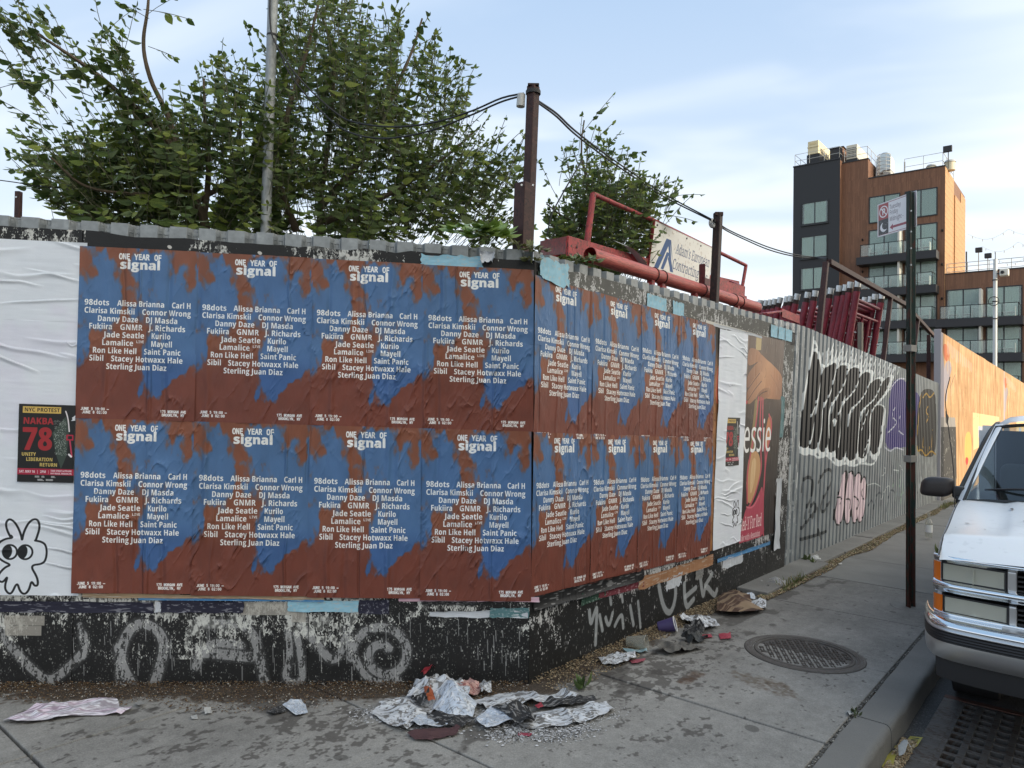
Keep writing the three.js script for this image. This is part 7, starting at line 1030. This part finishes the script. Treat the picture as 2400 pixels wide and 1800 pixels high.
// ------------------------------------------------------------------ litter
// crumpled sheet lying on the pavement: outline from picture points (2212 px), hills by amp
const trashTex = canvasTex(1024, 512, (c, w, h) => paint(c, w, h, (x, y) => { const cell = Math.floor(x / 256), n = fbm(x / 40, y / 40, 5, 3), k = sst(fbm(x / 14, y / 20, 4, 9), 0.54, 0.64), d = sst(ridge(x / 22, y / 15, 3, 5), 0.74, 0.9); const base = [[206, 209, 214], [190, 200, 214], [40, 40, 42], [196, 158, 150]][cell], other = [[92, 88, 84], [224, 226, 230], [170, 168, 166], [130, 66, 66]][cell]; return [0, 1, 2].map((i) => mix(mix(base[i], other[i], 0.75 * k), 60, 0.45 * d) * (0.85 + 0.3 * n)); }));
const trashM = M('#ffffff', 0.7, { map: trashTex, bumpMap: fineBump, bumpScale: 0.003 });
function crumple(name, outline, { amp = 0.03, kind = 0, seed = 1, mat = trashM, base = 0.006, fold = 0, n = 34, freq = 12 } = {}) {
  const P = outline.map(([x, y]) => onG(x * K, y * K)), ca = P.reduce((s, p) => s + p[0], 0) / P.length, cb = P.reduce((s, p) => s + p[1], 0) / P.length, o = AB(ca, cb);
  const per = (u) => { const k = u * P.length, i = Math.floor(k) % P.length, f = k - Math.floor(k), A = P[i], B = P[(i + 1) % P.length]; return [mix(A[0], B[0], f), mix(A[1], B[1], f)]; };
  const g = sheet(n * 2, n, (u, v) => { const e = per(u % 1), rag = 1 + 0.07 * (fbm(Math.cos(u * 6.283) * 4 + seed, Math.sin(u * 6.283) * 4, 3, seed) - 0.5) * (v > 0.8 ? 1 : 0), a = ca + (e[0] - ca) * v * rag, b = cb + (e[1] - cb) * v * rag; const hgt = base + amp * (1.0 * Math.pow(ridge(a * freq * 0.8 + seed, b * freq * 0.6, 2, seed), 3) + 0.18 * Math.pow(ridge(a * freq * 2.4 + seed, b * freq * 1.6, 2, seed + 7), 4) + 0.6 * fbm(a * 5 + seed, b * 5, 3, seed + 4) * (1 - v * v * 0.8)) + fold * Math.max(0, 1 - v) ; return AB(a, b, Math.max(0.004, hgt)).sub(o); }, (u, v) => { const e = per(u % 1); return [(kind + 0.12 + 0.76 * (0.5 + 0.5 * v * Math.cos(u * 6.283))) / 4, 0.5 + 0.48 * v * Math.sin(u * 6.283)]; });
  const m = mesh(name, toCreasedNormals(g, 0.5), mat); m.position.copy(o); return m;
}
const plainM = (c, r = 0.7) => M(c, r, { map: grainTex, bumpMap: fineBump, bumpScale: 0.002 });
const scrapG = 'paper rubbish on the pavement';
const T = (o, l, c = 'paper scrap') => tag(o, l, c, scrapG);
T(crumple('flat_paper', [[5, 1562], [40, 1548], [80, 1527], [150, 1524], [200, 1514], [252, 1514], [258, 1530], [285, 1534], [262, 1548], [180, 1550], [110, 1560], [40, 1568]], { amp: 0.022, kind: 0, seed: 3, mat: M('#ffffff', 0.6, { map: canvasTex(256, 128, (c, w, h) => paint(c, w, h, (x, y) => { const k = sst(fbm(x / 3.2, y / 2, 4, 3), 0.46, 0.56), p = sst(fbm(x / 40, y / 22, 3, 9), 0.5, 0.7); return [mix(160, 226, k), mix(152 - 10 * p, 224 - 14 * p, k), mix(160 - 4 * p, 230 - 6 * p, k)]; })) }) }), 'large flat sheet of wet pinkish-white paper on the ground at the left', 'paper sheet');
T(crumple('paper_scrap', [[800, 1545], [830, 1515], [900, 1505], [950, 1535], [900, 1562], [880, 1585], [840, 1572]], { amp: 0.03, seed: 5 }), 'torn white paper at the left end of the big rubbish heap', 'paper scrap');
T(crumple('paper_scrap', [[880, 1520], [900, 1480], [940, 1470], [990, 1488], [1020, 1500], [1010, 1530], [940, 1540]], { amp: 0.055, kind: 0, seed: 7, base: 0.01, fold: 0.03 }), 'crumpled white and grey poster at the top of the big rubbish heap', 'paper scrap');
T(crumple('paper_scrap', [[935, 1540], [940, 1478], [968, 1490], [1000, 1515], [1030, 1530], [1020, 1565], [970, 1560]], { amp: 0.05, kind: 1, seed: 9, base: 0.012, fold: 0.085, freq: 4 }), 'large pale blue-white folded sheet standing in the middle of the rubbish heap', 'paper sheet');
T(crumple('paper_scrap', [[1020, 1568], [1060, 1540], [1120, 1558], [1110, 1572], [1050, 1582]], { amp: 0.04, kind: 1, seed: 11, base: 0.012 }), 'white curled paper at the front of the rubbish heap', 'paper scrap');
T(crumple('paper_scrap', [[1020, 1520], [1090, 1500], [1180, 1508], [1250, 1505], [1240, 1525], [1130, 1532], [1050, 1540]], { amp: 0.045, kind: 0, seed: 13 }), 'long white torn paper along the back of the rubbish heap', 'paper scrap');
T(crumple('paper_scrap', [[1150, 1545], [1230, 1530], [1310, 1525], [1330, 1540], [1280, 1560], [1230, 1575], [1140, 1580], [1100, 1560]], { amp: 0.028, kind: 0, seed: 15 }), 'thin pulpy white paper at the right end of the rubbish heap', 'paper scrap');
T(crumple('paper_scrap', [[1060, 1540], [1110, 1530], [1160, 1565], [1150, 1585], [1110, 1575]], { amp: 0.05, kind: 2, seed: 17, base: 0.02 }), 'black torn poster piece lying across the rubbish heap', 'paper scrap');
T(crumple('paper_scrap', [[1150, 1535], [1200, 1520], [1280, 1515], [1290, 1524], [1220, 1540]], { amp: 0.035, kind: 2, seed: 19, base: 0.02 }), 'black shredded paper at the back right of the rubbish heap', 'paper scrap');
T(crumple('paper_scrap', [[920, 1555], [990, 1552], [1030, 1568], [1000, 1580], [930, 1575]], { amp: 0.03, kind: 2, seed: 21, base: 0.015 }), 'dark wet paper in front of the folded pale sheet', 'paper scrap');
T(crumple('paper_scrap', [[875, 1570], [910, 1556], [955, 1560], [968, 1576], [910, 1582]], { amp: 0.028, kind: 1, seed: 23, base: 0.016 }), 'grey-blue paper piece at the front left of the rubbish heap', 'paper scrap');
T(crumple('paper_scrap', [[880, 1590], [920, 1582], [975, 1578], [1000, 1572], [985, 1592], [930, 1605], [895, 1602]], { amp: 0.018, seed: 25, mat: plainM([0.12, 0.055, 0.06]) }), 'dark maroon wet scrap at the very front of the rubbish heap', 'paper scrap');
T(crumple('paper_scrap', [[885, 1525], [900, 1500], [925, 1505], [935, 1530], [910, 1542]], { amp: 0.06, kind: 2, seed: 27, base: 0.02 }), 'black poster corner at the left of the rubbish heap', 'paper scrap');
T(crumple('paper_scrap', [[968, 1500], [1000, 1485], [1040, 1500], [1030, 1515], [990, 1518]], { amp: 0.045, kind: 3, seed: 29, base: 0.02 }), 'rusty pink crumpled wrapper at the wall side of the rubbish heap', 'wrapper');
T(crumple('paper_scrap', [[1030, 1498], [1045, 1478], [1060, 1490], [1062, 1505], [1040, 1510]], { amp: 0.05, kind: 0, seed: 31, base: 0.02 }), 'small upright white scrap at the right back of the heap top', 'paper scrap');
T(crumple('wrapper', [[906, 1478], [930, 1468], [940, 1480], [915, 1495]], { amp: 0.07, seed: 33, base: 0.06, mat: plainM([0.42, 0.035, 0.05], 0.4) }), 'bright red wrapper on top of the rubbish heap', 'wrapper'); T(crumple('wrapper', [[915, 1520], [930, 1510], [940, 1540], [925, 1545]], { amp: 0.04, seed: 35, base: 0.05, mat: plainM([0.5, 0.12, 0.04], 0.4) }), 'small orange wrapper on the rubbish heap', 'wrapper');
T(crumple('wrapper', [[1120, 1585], [1150, 1588], [1145, 1594], [1118, 1592]], { amp: 0.008, seed: 37, mat: plainM([0.5, 0.07, 0.12], 0.5) }), 'pink-red paper bit in front of the heap at its right end', 'wrapper'); T(crumple('wrapper', [[1155, 1538], [1168, 1530], [1174, 1540], [1162, 1544]], { amp: 0.02, seed: 39, base: 0.03, mat: plainM([0.5, 0.05, 0.08], 0.5) }), 'red scrap stuck in the black paper of the heap', 'wrapper');
T(crumple('paper_scrap', [[610, 1530], [640, 1520], [660, 1530], [665, 1545], [640, 1550]], { amp: 0.03, kind: 1, seed: 41 }), 'white folded paper on the dirt left of the rubbish heap', 'paper scrap'); T(crumple('wrapper', [[575, 1540], [605, 1530], [620, 1540], [590, 1550]], { amp: 0.02, kind: 2, seed: 43 }), 'black wrapper beside the white folded paper', 'wrapper');
T(crumple('paper_scrap', [[440, 1540], [455, 1535], [458, 1545], [443, 1548]], { amp: 0.02, seed: 45, mat: plainM([0.7, 0.7, 0.68]) }), 'tiny white foam bit on the dirt, right of a pair', 'paper scrap'); T(crumple('paper_scrap', [[412, 1550], [425, 1548], [428, 1556], [414, 1558]], { amp: 0.015, seed: 47, mat: plainM([0.7, 0.7, 0.68]) }), 'tiny white foam bit on the dirt, left of a pair', 'paper scrap'); T(crumple('paper_scrap', [[290, 1525], [305, 1520], [312, 1532], [298, 1532]], { amp: 0.02, seed: 48, mat: plainM([0.45, 0.44, 0.42]) }), 'small greyish scrap right of the large flat sheet', 'paper scrap');
T(crumple('paper_scrap', [[1290, 1428], [1330, 1420], [1370, 1415], [1375, 1432], [1330, 1445], [1300, 1440]], { amp: 0.04, kind: 0, seed: 49 }), 'wad of thin white plastic at the wall foot past the corner', 'plastic film'); T(crumple('wrapper', [[1360, 1430], [1395, 1425], [1390, 1435], [1365, 1438]], { amp: 0.015, seed: 51, mat: plainM([0.5, 0.12, 0.16]) }), 'red-pink wrapper right of the white plastic wad', 'wrapper'); T(crumple('wrapper', [[1345, 1408], [1395, 1406], [1400, 1414], [1355, 1416]], { amp: 0.02, seed: 53, mat: plainM([0.35, 0.52, 0.58], 0.4) }), 'pale blue mask-like wrapper under the clear cup', 'wrapper');
T(crumple('plastic_bag', [[1405, 1408], [1440, 1400], [1500, 1398], [1520, 1405], [1460, 1420], [1430, 1418]], { amp: 0.05, seed: 55, mat: plainM([0.16, 0.15, 0.135], 0.5) }), 'grey-brown crushed plastic bag in front of the purple cup', 'plastic bag'); T(crumple('plastic_bag', [[1470, 1385], [1510, 1378], [1530, 1388], [1490, 1396]], { amp: 0.06, seed: 57, mat: plainM([0.03, 0.034, 0.036], 0.35) }), 'small shiny black bag right of the purple cup', 'plastic bag'); T(crumple('plastic_bag', [[1475, 1370], [1500, 1358], [1525, 1362], [1520, 1380], [1485, 1380]], { amp: 0.07, kind: 2, seed: 58 }), 'crumpled dark film behind the black bag', 'plastic bag');
T(crumple('paper_scrap', [[1465, 1342], [1500, 1335], [1530, 1340], [1555, 1358], [1520, 1366], [1490, 1358]], { amp: 0.05, kind: 0, seed: 59 }), 'white torn paper at the wall foot behind the purple cup', 'paper scrap'); T(crumple('wrapper', [[1510, 1375], [1535, 1372], [1540, 1380], [1515, 1384]], { amp: 0.02, seed: 61, mat: plainM([0.5, 0.06, 0.1]) }), 'red wrapper near the torn paper, left of a pair', 'wrapper'); T(crumple('wrapper', [[1552, 1374], [1578, 1372], [1580, 1382], [1556, 1384]], { amp: 0.02, seed: 63, mat: plainM([0.5, 0.06, 0.1]) }), 'red wrapper near the torn paper, right of a pair', 'wrapper');
T(crumple('paper_scrap', [[1600, 1288], [1628, 1280], [1632, 1296], [1608, 1302]], { amp: 0.03, kind: 1, seed: 65 }), 'greenish banknote-like paper by the cardboard', 'paper scrap'); T(crumple('paper_scrap', [[1580, 1318], [1620, 1300], [1655, 1300], [1655, 1320], [1600, 1328]], { amp: 0.03, kind: 0, seed: 67 }), 'shredded white paper right of the cardboard', 'paper scrap'); T(crumple('plastic_film', [[1640, 1265], [1665, 1255], [1700, 1262], [1700, 1272], [1660, 1275]], { amp: 0.05, seed: 69, mat: plainM([0.4, 0.4, 0.4], 0.35) }), 'clear plastic film at the near end of the footing strip', 'plastic film');
T(crumple('cardboard', [[1548, 1332], [1552, 1285], [1595, 1282], [1625, 1310], [1650, 1326], [1600, 1336]], { amp: 0.06, seed: 71, freq: 4, base: 0.02, fold: 0.03, mat: M('#ffffff', 0.9, { map: canvasTex(256, 256, (c, w, h) => paint(c, w, h, (x, y) => { const n = fbm(x / 20, y / 30, 4, 3), k = sst(fbm(x / 30, y / 22, 3, 9), 0.5, 0.64); return [mix(124 + 20 * n, 72, k), mix(106 + 16 * n, 52, k), mix(86 + 12 * n, 42, k)]; })) }) }), 'crushed brown cardboard box against the wall foot', 'cardboard');
T(crumple('paper_scrap', [[1738, 1208], [1768, 1205], [1778, 1222], [1770, 1226], [1748, 1214]], { amp: 0.05, seed: 73, mat: plainM([0.72, 0.72, 0.7]) }), 'curled white strip in the weeds at the strip edge', 'paper scrap'); T(crumple('cigarette_stub', [[1790, 1222], [1818, 1218], [1819, 1221], [1791, 1225]], { amp: 0.01, seed: 75, mat: plainM([0.7, 0.69, 0.66]) }), 'white straw lying beside the weeds of the strip', 'straw'); T(crumple('paper_scrap', [[2030, 1177], [2045, 1180], [2062, 1190], [2050, 1193], [2036, 1186]], { amp: 0.08, seed: 77, mat: plainM([0.62, 0.62, 0.6]) }), 'crumpled white bag on the far strip beyond the post', 'paper scrap');
T(crumple('paper_scrap', [[1828, 1543], [1845, 1535], [1852, 1545], [1835, 1552]], { amp: 0.02, seed: 79, mat: plainM([0.66, 0.66, 0.64]) }), 'white scrap in the joint beside the kerb', 'paper scrap'); T(crumple('paper_scrap', [[1940, 1580], [1955, 1572], [1970, 1582], [1955, 1592], [1942, 1590]], { amp: 0.06, seed: 81, mat: plainM([0.66, 0.66, 0.64]) }).translateY(-0.11), 'white crumpled tissue in the gutter', 'paper scrap');
{ // yellow tape in the gutter
  const pts = [[1913, 1652], [1920, 1630], [1940, 1612], [1962, 1604], [1980, 1590]].map(([x, y]) => onG(x * K, y * K, -0.11)), o = AB(pts[2][0], pts[2][1], -0.13), cv = new THREE.CatmullRomCurve3(pts.map(([a, b], i) => AB(a, b, -0.125 + 0.012 * Math.sin(i * 2)).sub(o))), tex = canvasTex(512, 64, (c, w, h) => { c.fillStyle = '#9c9440'; c.fillRect(0, 0, w, h); c.fillStyle = '#22211c'; fit(c, 'CAUTION', 250, 500, 52, 50); });
  tag(mesh('caution_tape', sheet(30, 2, (u, v) => { const p = cv.getPoint(u), d = cv.getTangent(u), s = V(-d.z, 0.25 * Math.sin(u * 8), d.x); return p.addScaledVector(s, (v - 0.5) * 0.062); }, (u, v) => [u, 1 - v]), M('#ffffff', 0.5, { map: tex })), 'strip of yellow caution tape lying in the gutter', 'tape').position.copy(o);
}
function cup(name, label, x, y, r0, r1, L, dirA, mat, rimM, extra) {            // a cup lying on its side
  const [a, b] = onG(x * K, y * K), o = AB(a, b, 0), t = thing(name, label, 'cup', o), g = new THREE.LatheGeometry([[0.0001, 0], [r0, 0], [r0 + 0.001, 0.004], [r1, L], [r1 - 0.0018, L], [r0 - 0.001, 0.004], [0.0001, 0.003]].map(([p, q]) => new THREE.Vector2(p, q)), 36), rim = new THREE.TorusGeometry(r1, 0.0035, 8, 36).rotateX(Math.PI / 2).translate(0, L, 0), d = dirA.clone().normalize(), M4 = new THREE.Matrix4().makeRotationFromQuaternion(new THREE.Quaternion().setFromUnitVectors(V(0, 1, 0), d)).setPosition(d.clone().multiplyScalar(-L / 2).add(V(0, r1 * 0.95, 0)));
  mesh('body', g.applyMatrix4(M4), mat, t); mesh('rim', rim.applyMatrix4(M4), rimM, t); extra?.(t, M4); return t;
}
const clear = new THREE.MeshPhysicalMaterial({ color: new THREE.Color().setRGB(0.8, 0.8, 0.76), roughness: 0.2, transmission: 0.85, thickness: 0, side: THREE.DoubleSide });
cup('paper_cup', 'purple paper cup with white rim lying at the wall foot', 1440, 1366, 0.036, 0.050, 0.12, V(0.9, 0.28, 0.25), M('#ffffff', 0.5, { map: canvasTex(128, 128, (c, w, h) => { paint(c, w, h, (x, y) => { const n = fbm(x / 20, y / 20, 3, 3); return [66 + 12 * n, 58 + 10 * n, 100 + 14 * n]; }); c.fillStyle = '#e8e6ec'; c.beginPath(); c.ellipse(14, 40, 10, 16, 0, 0, 7); c.fill(); }) }), M([0.75, 0.75, 0.76], 0.5));
cup('plastic_cup', 'clear plastic cup lying on its side left of the purple cup', 1375, 1402, 0.033, 0.047, 0.13, V(0.85, 0.12, 0.45), clear, clear);
{ // clear bottle with white label far down the strip
  const [a, b] = onG(2006 * K, 1166 * K), t = thing('bottle', 'clear glass bottle with white label standing by the fence beyond the post', 'bottle', AB(a, b, 0.03)), k = 1.1;
  mesh('body', new THREE.LatheGeometry([[0.0001, 0], [0.038, 0], [0.04, 0.01], [0.04, 0.17], [0.03, 0.20], [0.015, 0.225], [0.014, 0.28], [0.017, 0.285], [0.017, 0.30], [0.012, 0.30]].map(([p, q]) => new THREE.Vector2(p * k, q * k)), 24), clear, t); mesh('label', new THREE.CylinderGeometry(0.0412 * k, 0.0412 * k, 0.09 * k, 24, 1, true).translate(0, 0.11 * k, 0), M([0.7, 0.7, 0.68], 0.7), t);
}
// a weed at the corner foot, weeds along the strip
{ const rr = rng(8); const weed = (label, x, y, n, L, col) => { const [a, b] = onG(x * K, y * K), t = thing('weed', label, 'weed', AB(a, b)), m = M(col, 0.7); for (let k = 0; k < n; k++) { const q = rr() * 6.28, dx = V(Math.cos(q), 1.5 + rr(), Math.sin(q)).normalize(), l = mesh('leaf', leafGeo, m, t), x2 = V(rr() - 0.5, 0.3, rr() - 0.5).cross(dx).normalize(), z2 = x2.clone().cross(dx), s = L * (0.6 + 0.6 * rr()); new THREE.Matrix4().makeBasis(x2.multiplyScalar(s * 0.55), dx.multiplyScalar(s), z2.multiplyScalar(s)).setPosition(V((rr() - 0.5) * 0.05, 0.02 * rr(), (rr() - 0.5) * 0.05)).decompose(l.position, l.quaternion, l.scale); } };
  weed('small green weed growing at the corner foot of the wall', 1258, 1488, 14, 0.075, [0.09, 0.14, 0.04]); weed('low green weed clump at the near end of the bare steel fence', 1740, 1216, 16, 0.09, [0.10, 0.13, 0.05]); weed('green weed tuft on the strip edge left of the sign post', 1755, 1222, 10, 0.07, [0.11, 0.14, 0.05]); weed('small moss tuft in the kerb joint', 1845, 1548, 14, 0.035, [0.06, 0.075, 0.03]); weed('grass tuft by the far bag on the strip', 2030, 1200, 12, 0.12, [0.12, 0.15, 0.05]); }
// leaf crumbs, seeds and grit swept against the walls (uncountable), pulp shreds, dry grass
function scatter(name, n, f, geo, mat, kindLabel, cat) {
  const im = new THREE.InstancedMesh(geo, mat, n), m = new THREE.Matrix4(), q = new THREE.Quaternion(), e = new THREE.Euler(), c = new THREE.Color();
  for (let i = 0; i < n; i++) { const s = f(i); e.set(...s.rot); m.compose(s.p, q.setFromEuler(e), s.s); im.setMatrixAt(i, m); im.setColorAt(i, c.setRGB(...s.c)); }
  im.name = numbered(name); im.castShadow = im.receiveShadow = true; stuff(im); tag(im, kindLabel, cat); scene.add(im);
}
{
  const bit = new THREE.SphereGeometry(1, 6, 4), r = rng(77), tan = [[0.33, 0.25, 0.15], [0.26, 0.18, 0.10], [0.40, 0.33, 0.22], [0.16, 0.10, 0.07], [0.10, 0.07, 0.055]], white = M('#ffffff', 0.9);
  const pick = (dark) => { const c = tan[Math.floor(r() * (dark ? 5 : 3)) + (dark && r() < 0.4 ? 0 : 0)], k = 0.7 + 0.6 * r(); return c.map((v) => v * k); };
  const rot = () => [0.5 * (r() - 0.5), r() * 6.28, 0.5 * (r() - 0.5)], sz = (s) => V(s * (0.7 + 0.8 * r()), s * (0.25 + 0.3 * r()), s * (0.4 + 0.4 * r()));
  scatter('leaf_litter', 16000, () => { const x = -5.2 * r(), d = Math.pow(r(), 1.9), out = 0.02 + (0.06 + 0.40 * fbm(x * 2.6, 2, 3, 5)) * d, p = LW(x, 0, out); p.y = groundY(p.x, p.z) + 0.006 + 0.022 * (1 - d) * r(); return { p, rot: rot(), s: sz(0.0026 + 0.006 * r() * r() * r()), c: r() < 0.12 ? [0.42, 0.40, 0.36] : pick(true).map((v, i) => v * [0.5, 0.42, 0.35][i]) }; }, bit, white, 'brown leaf crumbs and seeds along the foot of the left wall', 'leaf litter');
  scatter('leaf_litter', 9000, () => { const s = 2.9 * Math.pow(r(), 0.8), d = Math.pow(r(), 1.7), b = 0.02 + (0.05 + 0.26 * fbm(s * 2.6, 7, 3, 9)) * d, p = AB(s, b, 0.006 + 0.03 * (1 - d) * r()); return { p, rot: rot(), s: sz(0.003 + 0.005 * r() * r()), c: r() < 0.5 ? pick(true).map((v) => v * 0.5) : pick(false) }; }, bit, white, 'pale leaf crumbs along the wall foot round the corner', 'leaf litter');
  scatter('leaf_litter', 12000, () => { const a = 2.85 + 10.2 * Math.pow(r(), 1.3), w = 0.14 * (0.35 + vn(a * 1.3, 3)), b = 0.26 + w * (r() - 0.3), p = AB(a, b, 0.006 + 0.015 * r()); return { p, rot: rot(), s: sz(0.006 + 0.004 * r()), c: r() < 0.45 ? pick(true).map((v) => v * 0.55) : r() < 0.3 ? [0.13, 0.15, 0.06] : pick(false) }; }, bit, white, 'dry seeds and leaf crumbs along the edge of the footing strip', 'leaf litter');
  scatter('leaf_litter', 1400, () => { const a = 0.35 + 0.7 * r(), b = 1.675 + 0.07 * Math.pow(r(), 1.5); return { p: AB(a, b, -0.122 + 0.008 * r()), rot: rot(), s: sz(0.006), c: pick(false) }; }, bit, white, 'tan seeds gathered in the gutter at the kerb', 'leaf litter');
  scatter('grit', 1500, () => { const a = -1.5 + 6 * r(), b = 1.482 + 0.012 * (r() - 0.5); return { p: AB(a, b, -0.006 + 0.006 * r()), rot: rot(), s: sz(0.006), c: (() => { const v = 0.08 + 0.3 * Math.pow(r(), 4); return [v, v * 0.96, v * 0.88]; })() }; }, bit, white, 'grit and crumbs lying in the joint behind the kerb', 'grit');
  const blade = leafGeo.clone().scale(0.14, 1, 0.5);
  scatter('dry_grass', 1500, () => { const a = 3.3 + 9.6 * Math.pow(r(), 1.2), b = 0.24 + 0.10 * r() * (0.4 + vn(a * 1.1, 8)); if (vn(a * 0.9, 4) < 0.42) return { p: AB(a, 0.1, -0.2), rot: [0, 0, 0], s: V(0.001, 0.001, 0.001), c: [0.1, 0.1, 0.1] }; return { p: AB(a, b, 0.0), rot: [(r() - 0.5) * 1.8, r() * 6.28, (r() - 0.5) * 1.8], s: V(1, 1, 1).multiplyScalar(0.05 + 0.06 * r()), c: r() < 0.5 ? [0.13, 0.16, 0.055] : [0.28, 0.24, 0.12] }; }, blade, white, 'dry and green grass growing along the footing strip edge', 'grass');
  const shred = leafGeo.clone().translate(0, -0.5, 0).rotateX(-Math.PI / 2);
  const heap = [[810, 1545], [900, 1560], [960, 1570], [1030, 1550], [1120, 1570], [1200, 1560], [1280, 1545], [1180, 1590], [1240, 1580], [1100, 1590]];
  scatter('paper_pulp', 5200, (i) => { const c = heap[i % heap.length], g1 = Math.sqrt(-2 * Math.log(r() + 1e-6)), q = r() * 6.28, [a, b] = onG((c[0] + 30 * g1 * Math.cos(q)) * K, (c[1] + 9 * g1 * Math.sin(q)) * K), v = 0.25 + 0.42 * r(); return { p: AB(a, b, 0.004 + 0.006 * r()), rot: [0.3 * (r() - 0.5), r() * 6.28, 0.3 * (r() - 0.5)], s: V(0.8 + r(), 0.4, 0.5 + r()).multiplyScalar(0.004 + 0.013 * r() * r()), c: r() < 0.16 ? [0.07, 0.065, 0.06] : [v, v, v * 1.02] }; }, shred, M('#ffffff', 0.85), 'white paper pulp shreds strewn round the rubbish heap', 'paper pulp');
}
renderer.render(scene, camera);
